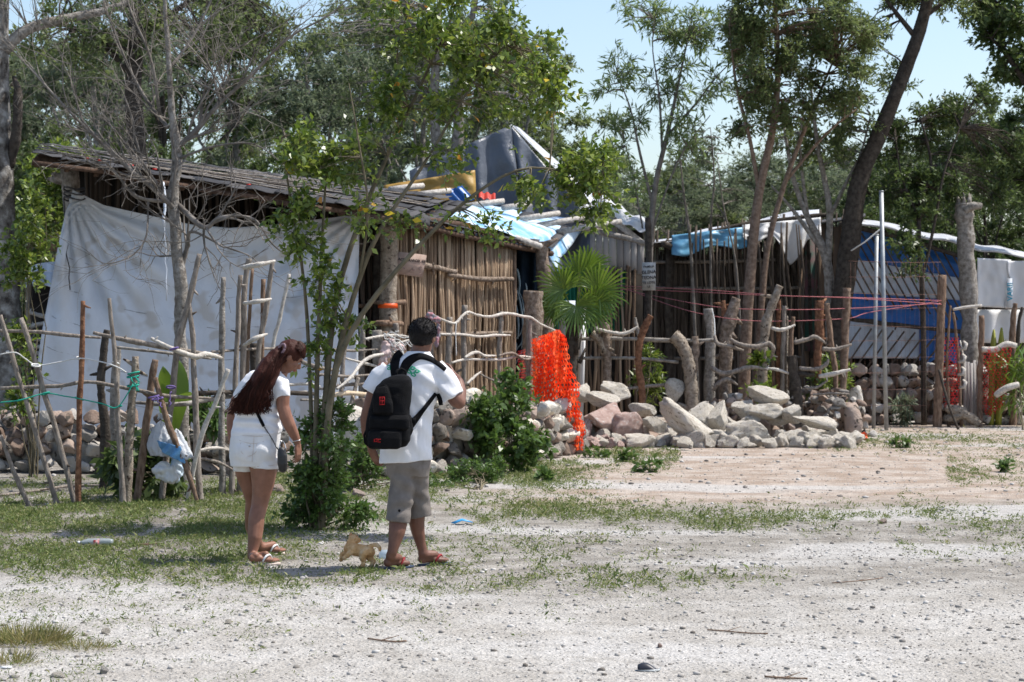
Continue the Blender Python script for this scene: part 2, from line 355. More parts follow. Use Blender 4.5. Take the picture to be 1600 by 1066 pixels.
# ------------------------------------------------------------------ leaves (numpy)
def unit(a): return a/np.maximum(np.linalg.norm(a, axis=1, keepdims=True), 1e-9)
def leaves(mb, pos, dirs, size, asp=.45, droop=.2, upn=.6, fold=.12, rng=NR):
    """rhombic leaf per position"""
    n = len(pos); d = unit(dirs+rng.normal(0, .25, (n, 3))); d[:, 2] -= droop*rng.random(n); d = unit(d)
    up = unit(np.array([0, 0, upn])+rng.normal(0, .55, (n, 3)))
    sd = unit(np.cross(d, up)); nn = np.cross(sd, d)
    s = (size*rng.uniform(.65, 1.25, n))[:, None]; wv = sd*s*asp*.5
    b = pos; mid = pos+d*s*.45+nn*s*fold*.5; tip = pos+d*s-nn*s*fold*.6
    V = np.stack([b, mid+wv, tip, mid-wv], 1).reshape(-1, 3)
    mb.quadarr(V, np.arange(4*n).reshape(-1, 4))
def sprays(mbL, mbT, cen, out, ln, nt_, nl, lsize, asp=.45, droop=.25, tw=.003, spread=.8, rng=NR, up=.25, ti=3):
    """cen: cluster centres (n,3); out: outward direction; nt_ twigs of length ln with nl leaves each"""
    cen = np.repeat(cen, nt_, 0); out = np.repeat(out, nt_, 0); n = len(cen)
    d = unit(out+rng.normal(0, spread, (n, 3))+np.array([0, 0, up])); L = ln*rng.uniform(.5, 1.2, n)
    bend = rng.normal(0, .2, (n, 3))+np.array([0, 0, -.25])
    if mbT is not None and tw > 0:
        t = np.linspace(0, 1, ti); a = unit(np.cross(d, np.array([.3, .2, 1.]))); c = np.cross(a, d)
        rings = []
        for tt in t:
            p = cen+d*(L*tt)[:, None]+bend*(L*tt*tt*.5)[:, None]; r = tw*(1-.6*tt)
            rings.append(np.stack([p+a*r, p-a*r*.5+c*r*.87, p-a*r*.5-c*r*.87], 1))
        V = np.stack(rings, 1).reshape(-1, 3); fs = []
        base = np.arange(n)*ti*3
        for i in range(ti-1):
            for j in range(3):
                fs.append(np.stack([base+i*3+j, base+i*3+(j+1) % 3, base+(i+1)*3+(j+1) % 3, base+(i+1)*3+j], 1))
        mbT.quadarr(V, np.concatenate(fs))
    tt = rng.uniform(.1, 1.0, (n, nl)).ravel(); dd = np.repeat(d, nl, 0); LL = np.repeat(L, nl); cc = np.repeat(cen, nl, 0); bb = np.repeat(bend, nl, 0)
    p = cc+dd*(LL*tt)[:, None]+bb*(LL*tt*tt*.5)[:, None]
    sdv = unit(np.cross(dd, rng.normal(0, 1, dd.shape)))
    leaves(mbL, p, dd*.6+sdv*.8, lsize, asp, droop, rng=rng)

def wob_path(a, b, n=6, w=.06, sag=0.0, rnd=R):
    a = Vector(a); b = Vector(b); L = (b-a).length; out = []
    for i in range(n+1):
        t = i/n; e = math.sin(math.pi*t)
        q = a.lerp(b, t)+Vector((rnd.uniform(-1, 1), rnd.uniform(-1, 1), rnd.uniform(-1, 1)))*w*L*(e*.8+.0)
        q.z -= sag*L*e; out.append(q)
    return out
def smooth_path(pts, sub=4):
    pts = [Vector(p) for p in pts]; out = []
    for i in range(len(pts)-1):
        p0 = pts[max(i-1, 0)]; p1 = pts[i]; p2 = pts[i+1]; p3 = pts[min(i+2, len(pts)-1)]
        for k in range(sub):
            t = k/sub
            out.append(.5*((2*p1)+(p2-p0)*t+(2*p0-5*p1+4*p2-p3)*t*t+(3*p1-p0-3*p2+p3)*t**3))
    out.append(pts[-1]); return out
def lerp_list(v, n):
    if len(v) == n: return v
    return [float(np.interp(i/(n-1), np.linspace(0, 1, len(v)), v)) for i in range(n)]
def stem(mb, pts, rads, n=8, sub=4, jit=.06):
    if jit >= .08: sub = sub*2
    sp = smooth_path(pts, sub); rl = lerp_list(rads, len(sp)); m = sum(rl)/len(rl)
    if jit >= .08:
        k0 = R.uniform(0, 50)
        rl = [r*(1+.22*mnoise.noise(Vector((q.z*4.5+q.x*3, k0, 0)))+.12*mnoise.noise(Vector((q.z*14+q.x*9, k0, 5)))) for r, q in zip(rl, sp)]
        sp = [q+Vector((mnoise.noise(Vector((q.z*3+q.x*2, k0, 9))), 0, .4*mnoise.noise(Vector((q.x*4, k0, 13)))))*min(.5*m, .02) for q in sp]
    mb.tube(sp, rl, n, jit=jit); return sp

def crown(mbL, mbT, blobs, anchors, lsize, asp, nt_=5, nl=7, ln=.35, tw=.003, br=.012, droop=.25, spread=.8, rng=NR, limb=True, rnd=R):
    """blobs: (centre Vector, (rx,ry,rz), n clusters); anchors: list of Vector points on the limbs"""
    A = np.array([list(a) for a in anchors])
    for c, r, n in blobs:
        u = unit(rng.normal(0, 1, (n, 3)))*(rng.uniform(.15, 1, n)**.5)[:, None]
        # clumping: pull towards a few sub-centres so that gaps open
        k = max(3, n//9); sc = unit(rng.normal(0, 1, (k, 3)))*rng.uniform(.3, .95, k)[:, None]
        idx = np.argmin(((u[:, None]-sc[None])**2).sum(2), 1); u = u*.55+sc[idx]*.45
        pts = np.array(list(c))+u*np.array(r)
        ot = np.empty_like(pts)
        for i, p in enumerate(pts):
            dd = ((A-p)**2).sum(1)+.15*np.maximum(0, A[:, 2]-p[2])**2; j = int(np.argmin(dd)); a = Vector(A[j]); q = Vector(p)
            o = (q-a); ot[i] = (o.normalized() if o.length > 1e-4 else Vector((0, 0, 1)))
            if limb and o.length > .05:
                mbT.tube(wob_path(a, q, 4, .05, -.06, rnd), [br, br*.8, br*.6, br*.45, br*.35], 4, cap=False)
        sprays(mbL, mbT if tw else None, pts, ot, ln, nt_, nl, lsize, asp, droop, tw, spread, rng)
# ------------------------------------------------------------------ setting: ground, gravel, grass
g = MB(); g.grid(lambda u, v: (-300+600*u, -20+620*v, 0), 60, 62)
structure('ground', g, M['ground'])

def rock_mesh(seed, sub=2, planes=9, rough=.10, cut=(.62, .9)):
    import bmesh
    rd = random.Random(seed); bm = bmesh.new(); bmesh.ops.create_icosphere(bm, subdivisions=sub, radius=1)
    V = np.array([v.co[:] for v in bm.verts]); V = V*np.array([1+.30*mnoise.noise(Vector(v*1.4)+Vector((seed*3.1, 0, 0))) for v in V])[:, None]; Fc = [tuple(v.index for v in f.verts) for f in bm.faces]; bm.free()
    for k in range(planes):
        n = Vector((rd.gauss(0, 1), rd.gauss(0, 1), rd.gauss(0, 1))).normalized(); n = np.array(n); d = rd.uniform(*cut)
        s = V@n-d; V = V-np.outer(np.maximum(s, 0), n)
    for i in range(len(V)):
        V[i] *= 1+rough*.5*mnoise.noise(Vector(V[i]*3)+Vector((seed*3.1, 0, 0)))+rough*.35*mnoise.noise(Vector(V[i]*9)+Vector((0, seed*2., 0)))
    return V, np.array(Fc)
ROCKS = [rock_mesh(i, 3, 15, .12, (.42, .80)) for i in range(12)]; ROCKS_HI = [rock_mesh(i, 4, 15, .17, (.42, .80)) for i in range(12)]
SMALL = [rock_mesh(50+i, 1, 6, .2, (.45, .85)) for i in range(8)]
def rotm(rd):
    return np.array(Matrix.Rotation(rd.uniform(0, 6.28), 3, 'Z')@Matrix.Rotation(rd.uniform(-.5, .5), 3, 'X')@Matrix.Rotation(rd.uniform(-.5, .5), 3, 'Y'))
def add_rock(mb, c, s, rd=R, lib=ROCKS, rot=None):
    V, Fc = lib[rd.randrange(len(lib))]; m = rotm(rd) if rot is None else np.array(rot)
    mb.quadarr((V*np.array(s))@m.T+np.array(list(c)), Fc)

def dens_at(px, py, x, y):
    nA = .5+.55*mnoise.noise(Vector((x*.8, y*.35, 3)))+.45*mnoise.noise(Vector((x*2.6, y*1.1, 9)))+.35*mnoise.noise(Vector((x*7, y*4, 5)))
    def band(c, h): return math.exp(-((py-c)/h)**2)
    def sm(v, a_, b_): return max(0, min(1, (v-a_)/(b_-a_)))
    d = 0
    if px < 560:
        e = sm(py, 745, 770)*sm(py, 960, 850)
        d = max(d, 1.0*e*sm(px, 560, 380)*(1-.62*math.exp(-((py-852)/11)**2)*sm(px, 180, 260)))
        if py > 880: d = max(d, .34*sm(px, 620, 60)*(1 if py < 1000 else .55))
    if 400 < px < 960 and 730 < py < 860: d = max(d, .75*sm(py, 730, 750)*sm(py, 860, 800)*sm(px, 960, 640))
    if px > 600: d = max(d, .72*band(800+(px-650)*.03+8*math.sin(px*.013), 20 if px < 1400 else 28)*(.95 if px < 1150 else .7))
    if 420 < px < 1250: d = max(d, .8*band(904+5*math.sin(px*.02), 24)*sm(px, 1250, 700))
    if 620 < px < 1150: d = max(d, .42*band(850, 24)*sm(px, 1150, 700))
    if 880 < px < 1060: d = max(d, .7*band(716, 16))
    if 680 < px < 940: d = max(d, .9*band(740, 24)*sm(px, 940, 840))
    if px > 1480: d = max(d, .55*band(735, 16))
    if px > 1250: d = max(d, .3*band(692, 12))
    if 925 < py < 1010: d = max(d, .10*sm(px, 1150, 500))
    return d*max(0, min(1, (nA-(.18 if px < 430 and py < 905 else .28))*2.0))

gp = []; rr = random.Random(5)
while len(gp) < 25000:
    D = math.sqrt(rr.uniform(9.2**2, 34**2)); py = HY+F*HC/D; px = rr.uniform(-60, 1660)
    q = P(px, py, D)
    if rr.random() < dens_at(px, py, q.x, q.y): gp.append((q.x, q.y, 0.0, D))
gp = np.array(gp); k = 7
pos = np.repeat(gp[:, :3], k, 0)+NR.normal(0, .022, (len(gp)*k, 3))*np.array([1, 1, 0]); DD = np.repeat(gp[:, 3], k)
pos[:, 2] = NR.uniform(0, .02, len(pos))
dirs = NR.normal(0, .75, (len(pos), 3)); dirs[:, 2] = np.abs(dirs[:, 2])*.6+.25
gm = MB(); tall = (1+.9*(NR.random(len(pos)) > .93))*NR.uniform(.6, 1.2, len(pos))
leaves(gm, pos, dirs, .027*tall*np.where(np.repeat(gp[:, 3], k) < 12.8, .7, 1), .3, .1)
o = structure('grass', gm, M['grass'], kind='stuff'); tag(o, 'short patchy green weeds growing through the gravel', 'grass')
# gravel
pg = MB(); rr = random.Random(6); cnt = 0
Vs, Fs = [], []
for i in range(28000):
    if i < 18000: D = math.sqrt(rr.uniform(9.2**2, 17**2))
    else: D = math.sqrt(rr.uniform(9.2**2, 34**2))
    px = rr.uniform(-50, 1650); x = (px-800)*D/F
    if mnoise.noise(Vector((x*.8, D*.8, 0))) < rr.uniform(-1.1, .2): continue
    s = min(.02, .0040*math.exp(rr.expovariate(2.6)))*(1 if D < 17 else 1.6)
    V, Fc = SMALL[rr.randrange(8)]; a = rr.uniform(0, 6.28); ca, sa = math.cos(a), math.sin(a)
    X = V*np.array([s*rr.uniform(.8, 1.5), s, s*rr.uniform(.45, .8)])
    X = np.stack([X[:, 0]*ca-X[:, 1]*sa+x, X[:, 0]*sa+X[:, 1]*ca+D, X[:, 2]+s*.2], 1)
    Fs.append(Fc+cnt); Vs.append(X); cnt += len(X)
pg.quadarr(np.concatenate(Vs), np.concatenate(Fs))
o = structure('gravel', pg, M['pebble'], kind='stuff'); tag(o, 'loose limestone pebbles strewn over the pale lot', 'gravel')

# tufts of dry grass, bottom left corner
def tuft(c, r, n, h, label, m='grass_dry'):
    mb = MB(); a = NR.uniform(0, 6.28, n); rad = r*np.sqrt(NR.random(n))
    p = np.stack([c.x+np.cos(a)*rad*1.5, c.y+np.sin(a)*rad, np.zeros(n)], 1)
    d = np.stack([np.cos(a)*.6, np.sin(a)*.4, np.full(n, 1.)], 1)+NR.normal(0, .3, (n, 3)); d[:, 2] = np.abs(d[:, 2])
    leaves(mb, p, d, h, .05, .5, fold=.02)
    return solo('grass_tuft', mb, M[m], label, 'grass tuft', c, smooth=False)
tuft(G(36, 1005), .15, 900, .10, 'larger yellow green grass tuft at the lower left corner of the lot')
tuft(G(128, 1014), .10, 350, .06, 'smaller grass tuft just right of the large yellowish one')
tuft(G(14, 1038), .08, 200, .09, 'low green grass tuft at the very bottom left edge')

# ------------------------------------------------------------------ far woods: individual trees from four patterns
def far_tree(seed, H, wid, mleaf, lsize, n, low=.3, asp=.42):
    rd = random.Random(seed); rng = np.random.default_rng(seed)
    tb, lb = MB(), MB(); top = Vector((rd.uniform(-.6, .6), rd.uniform(-.5, .5), H*.82))
    sp = stem(tb, [(0, 0, 0), (rd.uniform(-.2, .2), 0, H*.25), (rd.uniform(-.4, .4), rd.uniform(-.3, .3), H*.55), top], [.16, .13, .09, .03], 7)
    anc = sp[len(sp)//3:]; blobs = []
    for i in range(9):
        a = rd.uniform(0, 6.28); zz = H*rd.uniform(low, .86); rr_ = wid*rd.uniform(.3, .85)*math.sin(math.pi*min(.95, max(.15, zz/H-.05)))
        c = Vector((math.cos(a)*rr_, math.sin(a)*rr_, zz)); s0 = sp[min(len(sp)-1, int(len(sp)*zz/H*.62))]
        br = wob_path(s0, c, 5, .06, -.05, rd); tb.tube(br, [.06, .05, .042, .035, .028, .02], 5, cap=False); anc += br[2:]
        r0 = wid*rd.uniform(.3, .5); blobs.append((c, (r0*1.15, r0*1.15, r0*.75), n//10))
    blobs.append((top, (wid*.45, wid*.45, H*.16), n//9))
    crown(lb, tb, blobs, anc, lsize, asp, 8, 13, .5, .004, .014, .35, .8, rng, True, rd)
    return tb, lb, mleaf
far_protos = []
def proto(seed, H, wid, ml, ls, n, low, nm, bark='bark_grey'):
    tb, lb, mleaf = far_tree(seed, H, wid, ml, ls, n, low)
    tm = tb.mesh('trunk_mesh'); lm = lb.mesh('crown_mesh'); tm.materials.append(M[bark]); lm.materials.append(M[mleaf]); setsmooth(tm, True)
    return (nm, H, tm, lm)
PR = [proto(1, 10, 3.0, 'leaf_far_haze', .12, 230, .3, 'a'), proto(2, 10, 2.5, 'leaf_feather', .12, 210, .35, 'b'),
      proto(3, 10, 3.2, 'leaf_dark', .13, 230, .22, 'c', 'bark_dark'), proto(4, 10, 2.2, 'leaf_far_haze', .11, 170, .4, 'd')]
LAB = ['hazy grey green tree in the woods behind the shacks', 'feathery fine leaved tree in the woods behind the shacks',
       'dark dense tree in the woods behind the shacks', 'slim open tree in the woods behind the shacks']
def put_far(k, px, topy, D, rot=None, label=None, group='trees of the woods behind the shacks', wide=1.0):
    nm, H, tm, lm = PR[k]; h = HC+(HY-topy)*D/F; s = h/H
    e = link(bpy.data.objects.new('woodland_tree', None)); e.location = ((px-800)*D/F, D, 0)
    e.rotation_euler = (0, 0, rot if rot is not None else R.uniform(0, 6.28)); e.scale = (s*wide, s*wide, s)
    lm_ = [(60, 'at the left edge above the tarp shelter'), (180, 'above the left end of the long roof'), (300, 'behind the leafless tree'), (430, 'above the middle of the long roof'), (560, 'behind the leaning sapling stems'), (680, 'above the yellow tarp'),
           (800, 'above the grey tent'), (900, 'between the grey tent and the plank hut'), (1020, 'above the plank hut'), (1140, 'above the blue tarp edge'), (1260, 'above the hanging white tarp'), (1380, 'beside the big leaning trunk'), (1480, 'above the blue tarp wall'), (1560, 'above the broken off trunk'), (9999, 'at the right edge above the white sheet')]
    dep = 'nearer ' if D < 60 else 'farther '
    tag(e, label or dep+LAB[k].split(' in the')[0]+' of the woods '+next(n_ for x_, n_ in lm_ if px < x_), 'tree', 'trees of the woods behind the shacks')
    for n_, me in (('trunk', tm), ('crown', lm)): link(bpy.data.objects.new(n_, me), e)
    return e
rr = random.Random(21)
for i in range(9):                   # behind the left shack, up past the frame
    put_far([0, 1, 0, 2, 1, 0, 3][i % 7], -70+i*108+rr.uniform(-25, 25), rr.uniform(-90, 40), rr.uniform(46, 58), rr.uniform(0, 6))
for i in range(5):
    put_far([1, 0, 3][i % 3], -20+i*190+rr.uniform(-30, 30), rr.uniform(30, 120), rr.uniform(66, 80), rr.uniform(0, 6))
for i in range(3):
    put_far(2, 60+i*205+rr.uniform(-25, 25), rr.uniform(150, 210), rr.uniform(38, 43), rr.uniform(0, 6))
for i in range(13):                  # low distance on the right
    put_far([0, 1, 0, 0][i % 4], 840+i*50+[-12, 15, 4, -18, 10][i % 5], [190, 250, 250, 215, 260, 215, 240, 205, 220, 205, 195, 215, 190][i], [66, 74, 62, 82, 70][i % 5], rr.uniform(0, 6), wide=1.35)
for i in range(5):
    put_far([0, 2, 1][i % 3], 1375+i*62+rr.uniform(-10, 10), [250, 190, 130, 150, 95][i], rr.uniform(46, 56), rr.uniform(0, 6))
for i in range(4):
    put_far(2, 1400+i*75+rr.uniform(-15, 15), rr.uniform(200, 290), rr.uniform(41, 45), rr.uniform(0, 6))
# the unbroken mass of growth beyond
wb = MB(); n = 2600; rng = np.random.default_rng(8)
xs = rng.uniform(-34, 34, n); ys = rng.uniform(82, 100, n); zs = rng.uniform(0, 1, n)**1.1*(4.6+1.6*np.sin(xs*.9)+1.0*np.sin(xs*2.3+1))
zs[xs < 2] *= 1.45
sprays(wb, wb, np.stack([xs, ys, zs], 1), np.tile([[0, -.2, .5]], (n, 1)), 1.0, 5, 12, .3, .5, .3, .01, 1.0, rng)
o = structure('distant_woods', wb, M['leaf_far_haze'], kind='stuff'); tag(o, 'unbroken green undergrowth of the woods far behind the shacks', 'woods')
ub = MB(); n = 1500
xs = rng.uniform(-17, 19, n); ys = rng.uniform(40, 52, n); zs = rng.uniform(0, 1, n)*(2.6+.7*np.sin(xs*1.3))
sprays(ub, ub, np.stack([xs, ys, zs], 1), np.tile([[0, -.3, .5]], (n, 1)), .55, 5, 12, .13, .5, .3, .006, 1.0, rng)
o = structure('undergrowth', ub, M['leaf_dark'], kind='stuff'); tag(o, 'dark tangled undergrowth just behind the shacks', 'undergrowth')

# ------------------------------------------------------------------ trees one can tell apart
def tree(label, base, stems, blobs, mleaf, mbark, lsize, asp=.45, nt_=5, nl=7, ln=.35, tw=.003, br=.012, name='tree', droop=.25, spread=.8, extra=None, anc_from=.35, sides=8, trunkname='trunk', seed=1, yellow=0):
    """stems: list of (list of (px,py,D), radii); blobs: ((px,py,D),(rx_px,ry_px,rd_m),n)"""
    rng = np.random.default_rng(seed); rd = random.Random(seed)
    tb, lb = MB(), MB(); anc = []
    for pts, rads in stems:
        pp = [P(*p) for p in pts]; pp[0].z = -.1 if pp[0].z < .8 else pp[0].z; sp = stem(tb, pp, rads, sides, 4); anc += sp[int(len(sp)*anc_from):]
    bl = [(P(*c), (r[0]*c[2]/F, r[2], r[1]*c[2]/F), n) for c, r, n in blobs]
    crown(lb, tb, bl, anc, lsize, asp, nt_, nl, ln, tw, br, droop, spread, rng, True, rd)
    t = T(name, label, 'tree', base)
    t.add(trunkname, tb, M[mbark], True); t.add('crown', lb, M[mleaf])
    if yellow:
        yb = MB(); C_ = np.array([list(c) for c, r, n in bl]); Rr = np.array([list(r) for c, r, n in bl])
        ii = rng.integers(0, len(C_), yellow); p = C_[ii]+rng.normal(0, .45, (yellow, 3))*Rr[ii]
        leaves(yb, p, rng.normal(0, 1, (yellow, 3)), lsize*1.3, .6); t.add('yellowed_leaves', yb, M['leaf_yellow'], label='scattered leaves that have turned yellow')
    return t

# foreground sapling that leans right over the shack
B0 = G(492, 828); d = B0.y
tree('slender leaning sapling with fresh green leaves growing from the round bush behind the couple', B0,
     [([(492, 828, d), (494, 650, d), (499, 480, d), (506, 330, d+.2), (515, 190, d+.3)], [.028, .022, .017, .011, .004]),
      ([(497, 828, d), (508, 640, d), (525, 470, d+.1), (572, 320, d+.3), (640, 170, d+.4), (700, 40, d+.5), (730, -40, d+.5)], [.034, .029, .024, .019, .014, .009, .005]),
      ([(500, 828, d), (520, 600, d), (560, 440, d), (600, 350, d-.1), (660, 260, d), (740, 130, d+.1), (800, 60, d+.2)], [.03, .025, .021, .017, .013, .009, .004]),
      ([(502, 828, d), (514, 640, d-.1), (548, 520, d-.2), (640, 400, d-.3), (740, 305, d-.3), (830, 262, d-.3), (940, 285, d-.3)], [.03, .026, .022, .018, .013, .009, .004]),
      ([(489, 828, d), (486, 640, d+.1), (476, 450, d+.1), (452, 300, d+.1), (440, 215, d+.1)], [.022, .017, .013, .009, .003]),
      ([(560, 440, d), (575, 330, d-.2), (560, 220, d-.3), (545, 130, d-.3)], [.013, .01, .007, .003]),
      ([(640, 170, d+.4), (620, 90, d+.4), (640, 10, d+.4)], [.01, .007, .003])],
     [((480, 250, d), (58, 70, .35), 34), ((470, 345, d), (42, 60, .3), 26), ((500, 440, d), (38, 60, .25), 16), ((545, 260, d), (45, 60, .4), 16),
      ((700, 60, d+.4), (95, 80, .6), 70), ((790, 90, d+.2), (90, 90, .6), 78), ((850, 130, d+.1), (50, 60, .5), 24), ((650, 150, d+.3), (80, 60, .5), 26),
      ((740, 160, d+.1), (80, 36, .5), 16), ((905, 266, d-.3), (66, 42, .4), 46), ((815, 285, d-.3), (80, 24, .35), 12), ((690, 240, d), (60, 40, .4), 9), ((925, 310, d-.3), (38, 24, .25), 12),
      ((600, 335, d-.1), (60, 40, .3), 12), ((740, 355, d-.3), (70, 26, .25), 7), ((640, 20, d+.4), (60, 60, .5), 18), ((500, 560, d), (22, 90, .12), 9), ((540, 480, d), (40, 60, .2), 9), ((600, 210, d+.2), (50, 50, .4), 12)],
     'leaf_fresh', 'twig_brown', .062, .55, 4, 7, .2, .0016, .006, 'leaning_sapling', .3, .9, seed=3, yellow=70)

# round bush at its foot
def shrub(name, label, base, blobs, mleaf, lsize, asp=.5, nt_=5, nl=9, ln=.16, seed=1, stems=9, cat='bush', mb_='twig_brown', droop=.2, group=None):
    rng = np.random.default_rng(seed); rd = random.Random(seed); lb, sb = MB(), MB(); base = Vector(base)
    bl = [(P(*c), (r[0]*c[2]/F, r[2], r[1]*c[2]/F), n) for c, r, n in blobs]; anc = []
    for i in range(stems):
        c, r, n = bl[i % len(bl)]
        tip = c+Vector((rd.uniform(-.6, .6)*r[0], rd.uniform(-.6, .6)*r[1], rd.uniform(-.2, .6)*r[2]))
        p = wob_path(base+Vector((rd.uniform(-.05, .05), rd.uniform(-.05, .05), 0)), tip, 6, .05, 0, rd)
        sb.tube(p, [.01, .009, .008, .006, .005, .004, .002], 5, cap=False); anc += p[1:]
    crown(lb, sb, bl, anc, lsize, asp, nt_, nl, ln, .0015, .004, droop, .9, rng, True, rd)
    t = T(name, label, cat, base, group); t.add('stem', sb, M[mb_], True); t.add('foliage', lb, M[mleaf]); return t
shrub('round_bush', 'full leafy green bush between the woman and the man', B0,
      [((495, 700, d), (52, 50, .25), 46), ((500, 770, d), (50, 48, .25), 50), ((475, 800, d+.05), (45, 28, .25), 26), ((545, 800, d), (30, 28, .2), 16), ((520, 660, d), (30, 40, .2), 20)],
      'leaf_bush', .05, .48, 5, 9, .15, 4)
shrub('bush', 'bright leafy bush growing against the stone wall beside the man', G(790, 733),
      [((775, 650, 23.2), (42, 40, .4), 40), ((790, 690, 23), (50, 30, .3), 36), ((805, 612, 23.4), (24, 24, .2), 12), ((830, 690, 23.2), (22, 30, .2), 12)], 'leaf_bush', .085, .6, 5, 7, .2, 5)
shrub('bush', 'low spreading weeds below the leafy bush at the foot of the stone wall', G(745, 765),
      [((740, 740, 21.5), (40, 20, .4), 40), ((700, 760, 21), (30, 12, .3), 14), ((780, 735, 22), (30, 20, .3), 20)], 'leaf_bush', .05, .4, 5, 8, .12, 6)
shrub('bush', 'small upright weeds right behind the short trousers of the man', G(560, 760),
      [((575, 700, 20.6), (35, 50, .3), 34), ((560, 740, 20.5), (45, 22, .3), 34), ((650, 748, 20.8), (25, 18, .3), 12)], 'leaf_bush', .05, .45, 5, 8, .15, 7)
shrub('vine_shrub', 'leafy shrub with yellowing tips climbing beside the pale trunk at the left edge', (P(52, 620, 22.3).x, 22.3, 0),
      [((38, 392, 22.2), (28, 45, .3), 20), ((55, 330, 22.2), (24, 50, .3), 14), ((32, 440, 22.2), (20, 30, .2), 10), ((35, 590, 22.2), (16, 50, .2), 16), ((28, 520, 22.2), (9, 40, .15), 8)], 'leaf_fresh', .07, .5, 5, 7, .2, 8)
shrub('bush', 'tall bright green bush growing behind the left end of the long roof', (P(90, 620, 31).x, 31, 0),
      [((85, 270, 31), (45, 30, .8), 40), ((70, 330, 31), (45, 50, .8), 44), ((60, 420, 31), (40, 40, .8), 24), ((120, 245, 31), (30, 16, .6), 12)], 'leaf_fresh', .1, .45, 6, 8, .35, 9)
shrub('cassava_plant', 'broad dark leaved plant at the foot of the pole fence holding the plastic bag', G(225, 770),
      [((205, 710, 19.7), (55, 30, .35), 22), ((255, 715, 19.8), (45, 30, .3), 18), ((225, 745, 19.6), (65, 22, .35), 24)], 'leaf_dark', .15, .42, 3, 4, .16, 10, cat='plant', droop=1.1)
shrub('papaya_plant', 'bright lobed leaf plant behind the pole fence near the woman', G(310, 735),
      [((305, 638, 22.6), (42, 22, .3), 24), ((330, 655, 22.4), (22, 26, .2), 10)], 'leaf_bush', .12, .3, 4, 6, .13, 11, cat='plant')
shrub('garden_plant', 'slim pale green plant between the forked posts of the log fence', G(1010, 690, 0)+Vector((0, .8, 0)),
      [((1014, 590, 30.4), (14, 30, .2), 16), ((1016, 555, 30.4), (9, 20, .15), 8), ((1025, 620, 30.4), (10, 14, .2), 6)], 'leaf_fresh', .12, .2, 4, 7, .2, 12, cat='plant', stems=4)
shrub('garden_plant', 'bright leaved garden plant behind the bent rails of the log fence', G(1300, 676)+Vector((0, 0, 0)),
      [((1300, 585, 31.5), (26, 32, .3), 24), ((1185, 600, 31), (26, 20, .3), 12), ((1270, 610, 31), (20, 20, .3), 10)], 'leaf_fresh', .1, .4, 4, 7, .2, 13, cat='plant', stems=6)
shrub('weed', 'yellow green leafy weed growing out of a post of the log fence', P(1190, 590, 30.2),
      [((1190, 563, 30.2), (13, 12, .12), 8), ((1182, 608, 29.8), (16, 10, .12), 6)], 'leaf_fresh', .13, .7, 3, 5, .1, 14, cat='plant', stems=3)
shrub('weed', 'dusty grey green plant at the foot of the stone wall behind the metal poles', G(1412, 664),
      [((1411, 640, 33.2), (14, 26, .15), 16)], 'leaf_grey', .11, .25, 4, 6, .15, 15, cat='plant', stems=4)
shrub('reed_plant', 'long bladed green plant at the right edge beside the red netting', G(1600, 672),
      [((1592, 590, 33), (22, 40, .3), 20)], 'leaf_palm', .35, .1, 4, 4, .25, 16, cat='plant', stems=4)
for px, py, lab in ((985, 722, 'broad leaf seedling on the pink dirt in front of the rubble pile'), (1015, 738, 'small seedling farthest from the rubble on the pink dirt'),
                    (930, 715, 'low weed between the orange net and the pale rocks'), (1570, 738, 'dusty green weed clump at the right edge of the lot'),
                    (1405, 700, 'small green weed in front of the two metal poles'), (850, 752, 'thin upright weed standing alone beside the pale track')):
    q = G(px, py); D = q.y
    shrub('weed', lab, q, [((px, py-8, D), (17, 7, .1), 7)], 'leaf_bush', .08, .45, 4, 5, .08, int(px), cat='weed', stems=3)

# bare tree in front of the white tarp
def bare(label, base, stems, seeds, mbark, seed=1):
    rd = random.Random(seed); tb = MB(); bb = MB()
    def grow(p, d, L, r, lv):
        if lv == 0 or r < .0018: return
        n = 4; pts = [p]; q = Vector(p); dd = Vector(d)
        for i in range(n):
            dd = (dd+Vector((rd.gauss(0, .16), rd.gauss(0, .12), rd.gauss(0, .15)+.03))).normalized(); q = q+dd*(L/n); pts.append(q.copy())
        bb.tube(pts, [r*(1-.4*i/n) for i in range(n+1)], 5 if r > .01 else 3, cap=False)
        m = rd.choice([2, 2, 3]) if lv > 1 else 2
        for k in range(m):
            j = rd.choice([2, 3, 4]) if k else 4
            nd = (dd+Vector((rd.gauss(0, .6), rd.gauss(0, .35), rd.gauss(0, .5)))).normalized()
            grow(pts[j], nd, L*rd.uniform(.6, .9), r*rd.uniform(.5, .68), lv-1)
        for j in (1, 2, 3):
            if rd.random() < .75:
                nd = (dd+Vector((rd.gauss(0, .8), rd.gauss(0, .5), rd.gauss(0, .8)))).normalized()
                grow(pts[j], nd, L*rd.uniform(.3, .6), r*.4, min(lv-1, 2))
    for pts, rads in stems[:1]: stem(tb, [P(*p) for p in pts], rads, 10, 4, .08)
    for si, (pts, rads) in enumerate(stems[1:]):
        low_ = si in (2, 3, 4, 8, 9); sp = stem(bb, [P(*p) for p in pts], rads, 7, 4, .1)
        for j in range(3, len(sp)):
            if rd.random() < (.2 if low_ else .55):
                t_ = (sp[j]-sp[j-1]).normalized(); nd = (t_+Vector((rd.gauss(0, .7), rd.gauss(0, .4), rd.gauss(0, .6)+.25))).normalized()
                grow(sp[j], nd, rd.uniform(.3, .75), lerp_list(rads, len(sp))[j]*.55, 3 if low_ else 4)
        grow(sp[-1], (sp[-1]-sp[-2]).normalized(), .4, rads[-1], 2 if low_ else 4)
    t = T('bare_tree', label, 'tree', base); t.add('trunk', tb, M[mbark], True); t.add('branches', bb, M['twig'], True); return t
D = 21.6
